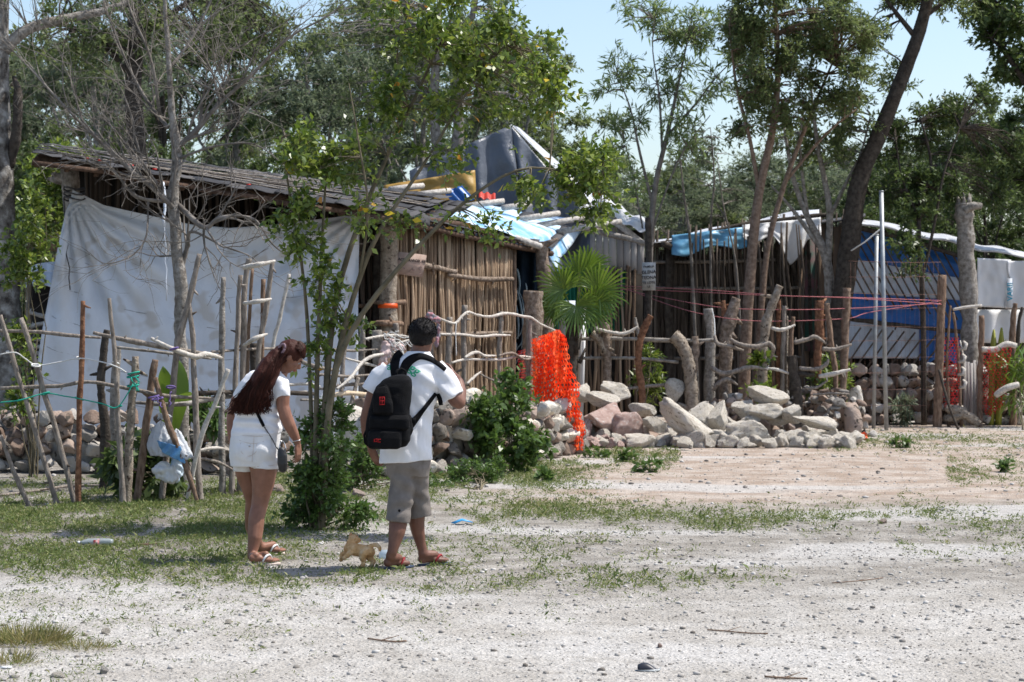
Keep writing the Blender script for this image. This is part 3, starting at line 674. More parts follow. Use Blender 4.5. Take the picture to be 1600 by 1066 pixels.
bare('leafless grey tree standing in front of the white tarp wall', (P(284, 620, D).x, D, 0),
     [([(286, 760, D), (284, 600, D), (281, 500, D), (283, 440, D), (275, 370, D), (272, 300, D), (275, 240, D), (268, 160, D), (262, 90, D), (258, 10, D), (252, -60, D)], [.075, .07, .068, .066, .062, .055, .05, .035, .028, .02, .01]),
      ([(275, 330, D), (245, 300, D-.2), (200, 262, D-.3), (150, 215, D-.3), (100, 165, D-.3), (50, 110, D-.2), (10, 70, D-.2)], [.03, .028, .024, .019, .014, .009, .004]),
      ([(278, 230, D), (305, 205, D), (345, 160, D), (400, 110, D), (450, 60, D), (520, 20, D), (560, -20, D)], [.03, .028, .023, .018, .013, .008, .004]),
      ([(278, 320, D), (318, 355, D-.2), (345, 340, D-.3), (395, 342, D-.3), (425, 380, D-.3), (450, 400, D-.3)], [.03, .026, .02, .016, .01, .004]),
      ([(270, 315, D), (215, 308, D-.2), (180, 270, D-.3), (140, 230, D-.4)], [.022, .017, .012, .005]),
      ([(283, 420, D), (293, 385, D), (300, 362, D-.1), (350, 385, D-.3), (390, 400, D-.3), (412, 420, D-.3)], [.03, .022, .016, .01, .007, .003]),
      ([(262, 200, D), (225, 150, D+.2), (190, 80, D+.3), (165, 10, D+.3)], [.022, .017, .011, .005]),
      ([(262, 110, D), (300, 60, D+.2), (330, 0, D+.3), (350, -60, D+.3)], [.018, .014, .01, .005]),
      ([(250, 180, D), (235, 90, D-.2), (205, 20, D-.2), (190, -40, D-.2)], [.02, .015, .01, .004]),
      ([(275, 250, D), (330, 230, D-.2), (395, 225, D-.3), (440, 255, D-.3)], [.016, .012, .008, .003]),
      ([(232, 312, D), (228, 370, D-.3), (205, 400, D-.4), (165, 412, D-.5), (140, 395, D-.5)], [.012, .01, .008, .006, .003])],
     None, 'bark_grey', 4)

# pale lichened trunk at the left edge
D = 25.4
t = T('pale_trunk_tree', 'thick lichen blotched pale trunk cut by the left edge', 'tree', (P(12, 620, D).x, D, 0))
tb = MB(); stem(tb, [P(20, 735, D), P(12, 600, D), P(8, 480, D), P(2, 360, D), P(-2, 240, D), P(-6, 100, D), P(0, -60, D)], [.3, .22, .19, .175, .165, .15, .12], 16, 5, .05)
t.add('trunk', tb, M['bark_pale'], True)
tb = MB(); stem(tb, [P(14, 260, D), P(26, 210, D-.1), P(28, 150, D-.1), P(20, 120, D)], [.07, .065, .055, .02], 8, 4, .1); t.add('broken_limb', tb, M['bark_dark'], True)
tb = MB(); lb = MB()
sp = stem(tb, [P(4, 80, D), P(45, 45, D), P(110, 28, D+.2), (P(190, 8, D+.4)), P(260, -40, D+.6)], [.085, .07, .06, .045, .02], 8, 4, .06)
crown(lb, tb, [(P(90, 20, D), (.4, .4, .2), 10), (P(180, -5, D+.3), (.5, .4, .25), 16), (P(30, -20, D), (.5, .5, .3), 12)], sp, .07, .4, 4, 7, .25, .002, .008, rng=np.random.default_rng(5))
t.add('limb', tb, M['bark_grey'], True); t.add('foliage', lb, M['leaf_dark'])

# dark trunk behind the shack and the pair of trunks by the grey tent
tree('tall tree with a near black trunk rising behind the middle of the long roof', (P(212, 600, 36).x, 36, 0),
     [([(222, 640, 36), (218, 400, 36), (215, 240, 36), (208, 150, 36), (212, 60, 36), (205, -60, 36)], [.2, .18, .16, .15, .13, .11]),
      ([(209, 120, 36), (150, 60, 36.3), (80, 30, 36.6)], [.07, .05, .03]), ([(210, 60, 36), (270, 20, 36), (340, -30, 36)], [.07, .05, .03])],
     [((130, 60, 36), (110, 60, 1.2), 36), ((300, 30, 36), (120, 60, 1.2), 36), ((210, -60, 36), (160, 60, 1.5), 40), ((420, 70, 37), (70, 60, 1.2), 22)], 'leaf_feather', 'bark_dark', .12, .35, 6, 9, .45, .004, .02, 'tall_tree', seed=21)
tree('twin trunk tree beside the grey tarp tent', (P(700, 600, 37).x, 37, 0),
     [([(708, 620, 37), (706, 420, 37), (695, 300, 37), (685, 240, 37), (678, 170, 37), (682, 80, 37), (690, -40, 37)], [.14, .12, .11, .1, .085, .07, .04]),
      ([(705, 430, 37), (708, 300, 37), (716, 210, 37), (718, 130, 37), (730, 60, 37), (750, -30, 37)], [.12, .11, .1, .085, .06, .04])],
     [((680, 60, 37.5), (90, 70, 1.5), 44), ((760, 20, 37.5), (80, 70, 1.4), 34), ((610, 130, 38), (90, 80, 1.4), 40), ((560, 40, 38), (80, 80, 1.4), 34), ((810, 130, 38), (60, 60, 1.2), 22)], 'leaf_feather', 'bark_grey', .1, .35, 6, 9, .45, .004, .02, 'tall_tree', seed=22)
# delicate long leaved tree
D = 34.5
tree('delicate open tree with long starry leaf clusters standing alone against the sky', (P(1012, 640, D).x, D, 0),
     [([(1008, 660, D), (1012, 500, D), (1016, 380, D), (1024, 290, D), (1044, 205, D), (1060, 130, D), (1075, 60, D)], [.07, .062, .055, .046, .035, .022, .01]),
      ([(1020, 320, D), (1000, 240, D), (985, 170, D), (965, 120, D)], [.03, .022, .015, .006]), ([(1040, 215, D), (1085, 165, D), (1120, 120, D), (1150, 90, D)], [.026, .018, .012, .005]),
      ([(1035, 240, D), (1030, 150, D), (1020, 80, D), (1022, 30, D)], [.024, .017, .01, .005]), ([(1016, 370, D), (1060, 250, D), (1110, 180, D)], [.02, .014, .006]), ([(1012, 400, D), (990, 280, D), (975, 220, D)], [.018, .012, .005])],
     [((965, 120, D), (35, 55, .7), 18), ((1025, 40, D), (45, 40, .7), 24), ((1090, 50, D), (55, 45, .7), 34), ((1150, 60, D), (40, 55, .7), 24), ((1040, 130, D), (60, 50, .7), 26), ((985, 210, D), (40, 45, .7), 20), ((1060, 210, D), (60, 40, .7), 22), ((1000, 290, D), (45, 40, .7), 12), ((1115, 140, D), (40, 40, .7), 12), ((1000, 20, D), (40, 30, .6), 6)],
     'leaf_long', 'twig', .17, .16, 4, 7, .24, .004, .014, 'slender_tree', .15, 1.0, seed=23)
# reddish slender pair right of it
D = 32.6
tree('tall slim tree with a reddish trunk and dense feathery crown rising behind the log fence', (P(1162, 650, D).x, D, 0),
     [([(1160, 680, D), (1166, 520, D), (1174, 410, D), (1186, 300, D), (1208, 200, D), (1215, 110, D), (1210, 0, D), (1200, -60, D)], [.1, .09, .08, .07, .055, .045, .03, .02]),
      ([(1174, 620, D+.3), (1190, 480, D+.3), (1200, 385, D+.3), (1225, 290, D+.3), (1262, 190, D+.3), (1300, 100, D+.3)], [.055, .05, .045, .04, .03, .015]),
      ([(1186, 300, D), (1172, 220, D), (1150, 130, D), (1140, 40, D)], [.04, .03, .02, .01]), ([(1230, 280, D+.3), (1290, 210, D+.3), (1340, 170, D+.3)], [.03, .02, .01])],
     [((1190, 40, D), (70, 60, 1), 80), ((1250, 90, D), (60, 60, 1), 66), ((1180, 130, D), (50, 50, .9), 46), ((1290, 40, D), (60, 50, 1), 60), ((1310, 130, D), (50, 50, .9), 44), ((1230, 170, D), (50, 40, .8), 34), ((1170, 200, D), (35, 30, .7), 16), ((1150, 60, D), (40, 50, .8), 34), ((1350, 60, D), (40, 50, .8), 22), ((1220, -20, D), (110, 40, 1), 50)],
     'leaf_feather', 'bark_red', .09, .34, 6, 9, .3, .003, .014, 'slim_tree', .35, .8, seed=24)
# cluster stems by the big leaning trunk
D = 34.2
tree('many stemmed grey tree just left of the big leaning trunk', (P(1290, 640, D).x, D, 0),
     [([(1300, 640, D), (1297, 480, D), (1290, 400, D), (1262, 340, D), (1240, 280, D), (1225, 200, D)], [.09, .085, .075, .05, .04, .02]),
      ([(1292, 420, D), (1296, 330, D), (1280, 240, D), (1270, 170, D), (1265, 100, D)], [.07, .055, .04, .025, .01]),
      ([(1296, 340, D), (1320, 290, D), (1345, 240, D), (1360, 180, D)], [.04, .03, .02, .01]), ([(1262, 340, D), (1250, 230, D), (1258, 160, D)], [.035, .02, .01]), ([(1290, 400, D), (1240, 330, D), (1205, 290, D)], [.045, .03, .012])],
     [((1250, 230, D+.3), (60, 50, .8), 20), ((1300, 250, D+.3), (60, 40, .8), 18), ((1260, 300, D+.3), (50, 20, .6), 6), ((1330, 190, D), (40, 50, .8), 20)],
     'leaf_feather', 'bark_grey', .1, .35, 6, 10, .36, .003, .014, 'many_stem_tree', seed=25)
D = 34
tree('big dark trunk leaning right across the corner of the blue tarp shack', (P(1310, 650, D).x, D, 0),
     [([(1296, 700, D), (1306, 560, D), (1316, 470, D), (1326, 400, D), (1334, 330, D), (1347, 270, D), (1372, 215, D), (1398, 150, D), (1422, 90, D), (1442, 30, D), (1462, -60, D)], [.2, .175, .17, .175, .155, .14, .13, .12, .11, .1, .09]),
      ([(1432, 60, D), (1400, 20, D), (1370, -20, D)], [.05, .035, .02]), ([(1440, 30, D), (1480, 0, D), (1530, -30, D)], [.05, .03, .02])],
     [((1420, -5, D), (70, 26, .8), 26), ((1480, 0, D), (60, 22, .8), 16), ((1370, 60, D), (40, 50, .8), 14), ((1400, 130, D+.6), (40, 40, .6), 10)], 'leaf_feather', 'bark_dark', .1, .34, 6, 9, .35, .003, .016, 'leaning_tree', sides=14, seed=26)
D = 36.5
tree('leafy tree with thin dark stems growing in front of the blue tarp wall', (P(1435, 650, 33.6).x, 33.6, 0),
     [([(1444, 670, 33.6), (1442, 480, 33.6), (1436, 380, 33.6), (1438, 320, 33.8), (1455, 260, 34), (1440, 190, 34)], [.05, .045, .04, .035, .025, .012]),
      ([(1440, 440, 33.6), (1460, 350, 33.6), (1475, 270, 33.6), (1500, 200, 33.8)], [.03, .025, .018, .01]), ([(1436, 340, 33.8), (1410, 280, 34), (1400, 220, 34)], [.025, .018, .01])],
     [((1440, 200, 34.5), (60, 50, .8), 44), ((1500, 170, 34.5), (60, 50, .8), 44), ((1560, 230, 35), (60, 50, .8), 40), ((1410, 290, 34), (50, 40, .6), 32), ((1480, 290, 34), (50, 40, .6), 28), ((1418, 395, 33.4), (36, 40, .4), 18), ((1440, 330, 33.8), (40, 30, .5), 16), ((1540, 300, 35.5), (50, 40, .6), 26), ((1380, 230, 34.5), (30, 40, .6), 12)],
     'leaf_dark', 'bark_dark', .09, .42, 6, 8, .28, .003, .012, 'leafy_tree', seed=27)
tree('dark leaved tree whose crown hangs in from the upper right edge', (P(1640, 640, 36).x, 36, 0),
     [([(1650, 660, 36), (1645, 400, 36), (1640, 200, 36), (1620, 60, 36), (1600, -60, 36)], [.2, .17, .14, .1, .06]), ([(1640, 200, 36), (1590, 110, 36), (1550, 60, 36)], [.07, .05, .02]), ([(1625, 80, 36), (1580, 30, 36), (1545, -10, 36)], [.06, .04, .02])],
     [((1570, 50, 36), (40, 50, .8), 34), ((1600, 110, 36), (35, 50, .8), 30), ((1550, -5, 36), (50, 30, .8), 30), ((1600, 280, 37), (50, 70, .9), 44), ((1610, 200, 36), (30, 40, .8), 18)], 'leaf_dark', 'bark_dark', .13, .5, 6, 8, .32, .004, .02, 'dark_tree', seed=28)
tree('thin bent sapling crossing in front of the dark stick fence', (P(1160, 640, 35.5).x, 35.5, 0),
     [([(1165, 640, 35.5), (1155, 480, 35.5), (1148, 400, 35.5), (1130, 320, 35.5), (1120, 240, 35.5)], [.02, .018, .016, .012, .005]), ([(1092, 640, 35.6), (1080, 400, 35.6), (1068, 300, 35.6), (1060, 220, 35.6)], [.03, .025, .018, .008]),
      ([(1115, 640, 35.6), (1110, 380, 35.6), (1116, 280, 35.6), (1110, 200, 35.6)], [.025, .02, .014, .006])],
     [((1110, 240, 36), (50, 50, .6), 22), ((1060, 280, 36), (40, 50, .6), 16), ((1130, 310, 36), (50, 40, .6), 14)], 'leaf_far_haze', 'twig', .1, .3, 4, 7, .3, .003, .01, 'thin_sapling', seed=29)

# snag
D = 34
t = T('dead_tree', 'broken off grey trunk standing between the blue tarp and the white sheet', 'tree', (P(1512, 650, D).x, D, 0))
tb = MB(); stem(tb, [P(1520, 690, D), P(1514, 600, D), P(1514, 500, D), P(1511, 420, D), P(1508, 350, D), P(1506, 318, D)], [.2, .16, .145, .14, .14, .15], 14, 4, .09)
for a in range(7):
    an = a*.9; c = P(1506, 320, D)+Vector((math.cos(an)*.1, math.sin(an)*.1, -.02)); tb.tube([c, c+Vector((0, 0, .1)), c+Vector((.02*math.cos(an), .02, R.uniform(.14, .24)))], [.04, .03, .004], 5)
t.add('trunk', tb, M['bark_grey'], True)
tb = MB(); stem(tb, [P(1508, 330, D-.1), P(1520, 322, D-.15), P(1533, 322, D-.15)], [.07, .065, .05], 8, 3, .1); t.add('broken_limb', tb, M['bark_grey'], True)

# fan palm beside the hut
D = 29.6
t = T('fan_palm', 'green fan palm with long pointed leaflets beside the blue roof tarp', 'palm', (P(893, 640, D).x, D, 0))
tb = MB(); stem(tb, [P(893, 705, D), P(890, 600, D), P(893, 540, D), P(898, 490, D)], [.13, .11, .1, .1], 10, 4, .15)
for i in range(14):
    a = R.uniform(0, 6.28); z = R.uniform(-.9, .2); c = P(894, 520, D)+Vector((math.cos(a)*.1, math.sin(a)*.1, z*.5)); tb.tube([c, c+Vector((math.cos(a)*.09, math.sin(a)*.09, .22))], [.035, .012], 5)
t.add('trunk', tb, M['bark_dark'], True)
rp = random.Random(4)
for fi, (cx, cy, L, ang, tl) in enumerate([(905, 440, .78, 90, 0), (880, 452, .66, 140, .3), (935, 455, .7, 40, .3), (870, 478, .55, 175, .5), (925, 480, .62, 5, .4), (900, 478, .6, -75, .5), (918, 420, .55, 70, -.3)]):
    fb = MB(); L *= .76; c = P(cx, cy, D-.25*rp.random()-.1*(fi % 3)); base = P(898, 500, D); u = Vector((math.cos(math.radians(ang)), 0, math.sin(math.radians(ang))))
    fb.tube(wob_path(base, c, 4, .02, -.05), [.018, .015, .012, .01, .008], 5)
    for k in range(27):
        a = math.radians(ang)+math.radians(-125+250*k/26); dd = Vector((math.cos(a), -.35-.3*tl+rp.uniform(-.12, .12), math.sin(a))).normalized(); l = L*rp.uniform(.82, 1.06)*(1-.18*abs(k/13-1))
        sdv = dd.cross(Vector((0, -1, .1))).normalized()*.017; nv = dd.cross(sdv).normalized()*.008
        p1 = c+dd*l*.55; p2 = c+dd*l*.85+Vector((0, 0, -.04*l)); p3 = c+dd*l*1.02+Vector((0, 0, -.14*l))
        fb.add([c, p1-sdv+nv, p1+sdv+nv, p2-sdv*.6, p2+sdv*.6, p3, p1-nv, c+dd*.02], [(0, 1, 6), (0, 6, 2), (1, 3, 4, 6), (6, 4, 2), (3, 5, 4)])
    t.add('frond', fb, M['leaf_palm'])
M['rock_tan'] = mat('rock_tan', rgb(.26, .225, .19), rgb(.44, .4, .35), 6, .95, 1, 30, spec=.12, c3=rgb(.56, .52, .47), island=.45, contrast=(.2, .8), speck=(rgb(.12, .1, .085), 11, .6))
# ------------------------------------------------------------------ left shack
def sticks_between(mb, top, bot, n, r=(.012, .02), wob=.02, rnd=R, lean=.03, skip=0, over=(0, .12), sides=6):
    """upright sticks between two rails; top/bot: functions u -> Vector"""
    for i in range(n):
        if rnd.random() < skip: continue
        u = (i+rnd.uniform(.2, .8))/n; a = bot(u)+Vector((0, 0, -.05)); b = top(min(1, max(0, u+rnd.uniform(-lean, lean))))+Vector((0, 0, rnd.uniform(*over)))
        p = wob_path(a, b, 5, wob*.15, 0, rnd); rr_ = rnd.uniform(*r); yo = rnd.uniform(-.015, .015)
        mb.tube([q+Vector((0, yo, 0)) for q in p], [rr_*1.05, rr_, rr_*.97, rr_*.92, rr_*.88, rr_*.8], sides, jit=.08, rnd=rnd)
A0 = P(104, 250, 25.2); A0g = Vector((A0.x, A0.y, 0)); Bc = P(608, 350, 28.0); Bg = Vector((Bc.x, Bc.y, 0)); Cc = P(846, 390, 31.0); Cg = Vector((Cc.x, Cc.y, 0))
E1 = P(100, 250, 30.5); E1g = Vector((E1.x, E1.y, 0)); F1 = P(845, 350, 34.8); F1g = Vector((F1.x, F1.y, 0))
shack = T('shack', 'long low shack with a black felt roof and a wall of upright brown sticks', 'shack', (Bg+A0g)/2)
# stick wall (sunlit)
sw = MB(); rn = random.Random(31)
sticks_between(sw, lambda u: P(618, 345, 27.9).lerp(P(800, 385, 30.3), u), lambda u: Vector((P(618, 345, 27.9).x, 27.9, 0)).lerp(Vector((P(800, 385, 30.3).x, 30.3, 0)), u), 112, (.013, .028), .1, rn, .008, 0, (-.02, .05))
shack.add('stick_wall', sw, M['wall_sticks'], True)
sw = MB()
sticks_between(sw, lambda u: P(622, 345, 28.25).lerp(P(800, 385, 30.6), u), lambda u: Vector((P(622, 345, 28.25).x, 28.25, 0)).lerp(Vector((P(800, 385, 30.6).x, 30.6, 0)), u), 70, (.015, .03), .1, rn, .01, 0, (-.02, .05))
shack.add('inner_stick_layer', sw, M['dark_sticks'], True)
STUB = random.Random(99)
def rail(t, pts, r, m='stick_brown', name='rail', sides=7, jit=.12, label=None, sub=4):
    r = [x*t.rs for x in r]
    if m in ('stick_white', 'stick_grey') and len(r) > 2 and name == 'rail': r[-1] *= .6; r[0] *= .85
    mb = MB(); sp = stem(mb, [Vector(p) for p in pts], r, sides, sub, jit)
    if jit >= .08 and m not in ('beam', 'interior_shade') and (sp[-1]-sp[0]).length > .35:
        for k in range(STUB.choice([1, 2, 3, 3])):
            i = STUB.randrange(1, len(sp)-1); tg = (sp[i+1]-sp[i-1]).normalized(); sd = tg.cross(Vector((STUB.uniform(-.4, .4), -1, STUB.uniform(-.4, .4)))).normalized()*STUB.choice([-1, 1]); rm = sum(r)/len(r)
            a = sp[i]+sd*rm*.3; b = a+(sd+tg*STUB.uniform(-.9, .9)).normalized()*rm*STUB.uniform(1.5, 3.2); mb.tube([a, a.lerp(b, .55), b], [rm*.62, rm*.42, rm*.2], 6, jit=.15)
    return t.add(name, mb, M[m], True, label)
rail(shack, [P(648, 412, 28.15), P(680, 418, 28.5), P(714, 425, 28.95)], [.045, .042, .035], 'log_bark')
rail(shack, [P(700, 429, 28.8), P(750, 436, 29.4), P(800, 436, 30.1)], [.03, .038, .035], 'log_bark')
rail(shack, [P(640, 520, 28), P(720, 522, 29), P(800, 520, 30.1)], [.03, .034, .03], 'log_bark')
# darker stick wall under the left eave and beside the corner trunk
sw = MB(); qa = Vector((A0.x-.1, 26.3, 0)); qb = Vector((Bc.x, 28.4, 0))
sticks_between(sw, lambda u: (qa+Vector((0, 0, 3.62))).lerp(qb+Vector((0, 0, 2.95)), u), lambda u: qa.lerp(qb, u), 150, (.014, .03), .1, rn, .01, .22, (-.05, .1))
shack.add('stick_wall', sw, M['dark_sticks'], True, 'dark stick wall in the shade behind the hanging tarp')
for z in (.9, 1.9, 2.6): rail(shack, [qa+Vector((0, -.05, z)), qa.lerp(qb, .5)+Vector((0, -.05, z-.05)), qb+Vector((0, -.05, z))], [.03, .03, .03], 'stick_brown')
# back walls near black, the gloom inside put into their colour
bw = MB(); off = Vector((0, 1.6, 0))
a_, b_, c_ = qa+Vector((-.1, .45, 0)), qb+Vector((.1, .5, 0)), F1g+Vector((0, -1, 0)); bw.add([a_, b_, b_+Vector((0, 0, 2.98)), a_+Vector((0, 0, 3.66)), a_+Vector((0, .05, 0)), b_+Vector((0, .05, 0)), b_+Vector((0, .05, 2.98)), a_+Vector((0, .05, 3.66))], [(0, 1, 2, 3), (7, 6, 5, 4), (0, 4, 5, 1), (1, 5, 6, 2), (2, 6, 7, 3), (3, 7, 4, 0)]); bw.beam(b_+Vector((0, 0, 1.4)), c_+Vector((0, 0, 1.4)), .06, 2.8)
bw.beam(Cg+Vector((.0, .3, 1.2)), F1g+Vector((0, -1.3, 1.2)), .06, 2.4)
shack.add('back_wall', bw, M['interior_shade'])
# posts
rail(shack, [Vector((A0.x+.1, 25.45, -.2)), Vector((A0.x+.1, 25.45, 1.5)), P(108, 262, 25.3)], [.13, .12, .115], 'bark_grey', 'corner_post', 12, .08)
rail(shack, [Vector((Bc.x+.02, 27.7, -.2)), P(612, 560, 27.7), P(606, 480, 27.7), P(608, 400, 27.7), P(606, 352, 27.7)], [.13, .12, .12, .115, .11], 'log_light', 'corner_trunk', 14, .06)
mb = MB(); q = P(606, 478, 27.7); mb.tube([q+Vector((0, 0, -.03)), q+Vector((0, 0, .03))], [.135, .132], 16); shack.add('orange_band', mb, M['net_orange'], True)
rail(shack, [Vector((P(850, 600, 30.8).x+.02, 30.8, -.2)), P(852, 500, 30.8), P(847, 395, 30.8), P(846, 378, 30.8)], [.13, .115, .1, .095], 'log_bark', 'door_post', 12, .08)
rail(shack, [Vector((P(800, 600, 30.5).x, 30.5, -.2)), P(803, 390, 30.5)], [.04, .04], 'stick_brown', 'door_post', 8, .08)
rail(shack, [P(590, 560, 27.9), P(588, 480, 27.9), P(590, 350, 27.9)], [.05, .05, .045], 'bark_dark', 'inner_post', 8)
rail(shack, [P(575, 470, 27.8), P(600, 474, 27.6), P(632, 472, 27.8)], [.03, .03, .03], 'stick_brown'); rail(shack, [P(566, 506, 27.8), P(600, 505, 27.5), P(628, 506, 27.8)], [.035, .04, .035], 'stick_brown')
# wood heap lintel over the door
rail(shack, [P(755, 362, 30.0), P(800, 372, 30.3), P(845, 385, 30.6)], [.05, .055, .05], 'beam_grey', 'lintel')
rail(shack, [P(660, 343, 28.0), P(720, 352, 28.9), P(770, 368, 29.6)], [.05, .05, .045], 'beam', 'lintel')
# roof one
def quadfn(a, b, c, d):              # a,b front edge; d,c back edge
    return lambda u, v: a.lerp(b, u).lerp(d.lerp(c, u), v)
RA = P(50, 243, 23.9); RB = P(652, 341, 26.9); RC = P(705, 316, 31.5); RD = P(64, 232, 29.6)
f1 = quadfn(RA, RB, RC, RD); rn = random.Random(12)
rf = MB(); n = 24
for row in range(5):
    u = 0.0
    while u < 1:
        du = rn.uniform(.04, .09); u2 = min(1.0, u+du*1.1); v0 = row/5-.02+rn.uniform(-.012, .012)*(1 if row else 1.6); v1 = (row+1)/5+.04
        pv = [f1(u, v0), f1(u2, v0), f1(u2, v1), f1(u, v1)]; h = .014+.012*row
        h0 = h+rn.uniform(0, .02); nx = 3; vs = []
        for j in range(nx+1):
            for i in range(4):
                q = f1(u+(u2-u)*i/3, v0+(v1-v0)*j/nx); q.z += h0+.012*(i % 2)+rn.uniform(-.006, .01)+(-.03*(row == 0 and j == 0)*rn.random())+.015*(1-j/nx)
                vs.append(q)
        fs = [(j*4+i, j*4+i+1, j*4+i+5, j*4+i+4) for j in range(nx) for i in range(3)]
        lo = [v-Vector((0, 0, .007)) for v in vs]; m = len(vs)
        rf.add(vs+lo, fs+[tuple(k+m for k in f)[::-1] for f in fs]+[(i, i+m, i+1+m, i+1) for i in range(3)]+[(j*4, (j+1)*4, (j+1)*4+m, j*4+m) for j in range(nx)]+[(j*4+3, j*4+3+m, (j+1)*4+3+m, (j+1)*4+3) for j in range(nx)])
        u += du
roof = shack.add('roof', rf, M['roof_felt'])
dk = MB(); 
for k in range(7):
    v = .02+k/6*.95; a = f1(0.004, v); b = f1(.996, v); dk.beam(a+Vector((0, 0, -.05)), b+Vector((0, 0, -.05)), .07, .05)
for k in range(15):
    u = .01+k/14*.98; dk.beam(f1(u, .0)+Vector((0, 0, -.1)), f1(u, .99)+Vector((0, 0, -.1)), .05, .06)
shack.add('rafter', dk, M['beam'], label='rafters under the black felt')
fb = MB()
for k in range(5):
    fb.beam(f1(k/5+.002, -.004)+Vector((0, -.03, -.085)), f1((k+1)/5-.003, -.004)+Vector((0, -.03, -.055+rn.uniform(-.01, .01))), .03, .055)
shack.add('fascia_board', fb, M['beam'])
bt = MB()
for k in range(9):
    v = .05+k*.1; ua = rn.uniform(.0, .5); ub = rn.uniform(.55, 1.0)
    p = [f1(ua+(ub-ua)*i/8, v)+Vector((0, 0, .085+rn.uniform(-.008, .01))) for i in range(9)]; bt.tube(p, .008, 5, jit=.1)
shack.add('roof_batten', bt, M['stick_grey'], True, 'thin laths holding down the felt')
mat('red_cap', rgb(.5, .03, .02), rough=.5)
for px, py in ((146, 253), (187, 260), (192, 259), (226, 265), (370, 282), (128, 248)):
    cp = MB(); u = (px-50)/(652-50); q = f1(u, .03)+Vector((0, -.01, .06)); cp.tube([q, q+Vector((0, 0, .015))], [.03, .025], 8)
    shack.add('red_bottle_cap', cp, MATS['red_cap'])
# roof two
SA = P(640, 340, 27.6); SB = P(862, 388, 31.2); SC = P(900, 352, 34.6); SD = P(700, 318, 31.6)
f2 = quadfn(SA, SB, SC, SD)
rf = MB()
for row in range(4):
    for i in range(16):
        u = i/16; u2 = (i+1.15)/16; v0 = row/4-.02; v1 = (row+1)/4+.03
        c4 = [f2(u, v0), f2(min(u2, 1.02), v0), f2(min(u2, 1.02), v1), f2(u, v1)]; h = .012+.012*row+.01*(i % 2)+rn.uniform(0, .01)
        up = [q+Vector((0, 0, h+rn.uniform(0, .008))) for q in c4]; lo = [q-Vector((0, 0, .008)) for q in up]
        rf.add(up+lo, [(0, 1, 2, 3), (7, 6, 5, 4), (0, 4, 5, 1), (1, 5, 6, 2), (2, 6, 7, 3), (3, 7, 4, 0)])
shack.add('roof', rf, M['roof_felt'], label='lower black roof over the stick wall')
fb = MB()
for i in range(34):                  # ragged row of stick ends under the eave
    u = (i+.5)/34; q = f2(u, .0); fb.tube([q+Vector((0, -.05, -.03)), q+Vector((rn.uniform(-.02, .02), .35, .0))], rn.uniform(.014, .024), 6)
shack.add('rafter', fb, M['beam'], True, 'row of rafter ends under the lower eave')
rail(shack, [f2(0, 0)+Vector((0, .06, -.08)), f2(.5, 0)+Vector((0, .06, -.09)), f2(1, 0)+Vector((0, .06, -.08))], [.045, .04, .04], 'beam', 'eave_beam')
# black strip between both roofs
fb = MB(); fb.grid(lambda u, v: P(560+110*u, (302 if u < .5 else 308)+30*u+28*v*(1-.5*u), 26.8+.9*u-.1*v)+Vector((0, 0, .02*math.sin(u*30))), 12, 3)
mo = shack.add('felt_flap', fb, M['roof_felt']); sm = mo.modifiers.new('t', 'SOLIDIFY'); sm.thickness = .02

# poles lying on the roof
for k, (px, py, u, v, L) in enumerate([(636, 293, 0, 0, .5), (679, 301, 0, 0, .5), (758, 318, 0, 0, .6), (808, 322, 0, 0, .45), (842, 338, 0, 0, .7), (879, 346, 0, 0, .9), (922, 354, 0, 0, 1.1)]):
    D = 31.2+k*.28; q = P(px, py, D); dx = Vector((L*.48, .25, .09*L)); mb = MB(); mb.tube([q-dx, q, q+dx*.95], [.045, .047, .043], 9, jit=.04)
    solo('roof_pole', mb, M['beam_grey'], ['peeled grey pole end at the upper left end of the row on the black roof', 'second pole end from the left on the black roof, in front of the yellow tarp', 'thick pole end lying at the left end of the blue roof tarp', 'short pole end above the middle of the blue roof tarp', 'peeled pole end between the grey tent and the blue roof tarp', 'long pole end above the right part of the blue tarp', 'rightmost and longest pole end, poking past the blue tarp towards the plank hut'][k],
         'pole', q, 'weathered poles weighing down the shack roof', True)
# light blue tarp over the right part of the roof
def tb_(u, v):
    q = f2(.22+.82*u, .03+.99*v+.02*math.sin(u*9)); q.z += .075+.010*math.sin(u*17+v*3)+.010*math.sin(v*9+u*6)+.02*nz((u*5, v*5, 0), 1)
    if u > .86: q.z -= (u-.86)*2.0*(1.0-.3*v); 
    if v < .12 and u > .55: q.z -= (.12-v)*1.2*(u-.55)*2
    return q
mb = MB(); mb.grid(tb_, 60, 40)
o = solo('blue_tarp', mb, M['tarp_sky'], 'pale blue and white tarp draped over the low end of the shack roof', 'tarp', f2(.7, .5), smooth=True); o.modifiers.new('t', 'SOLIDIFY').thickness = .008

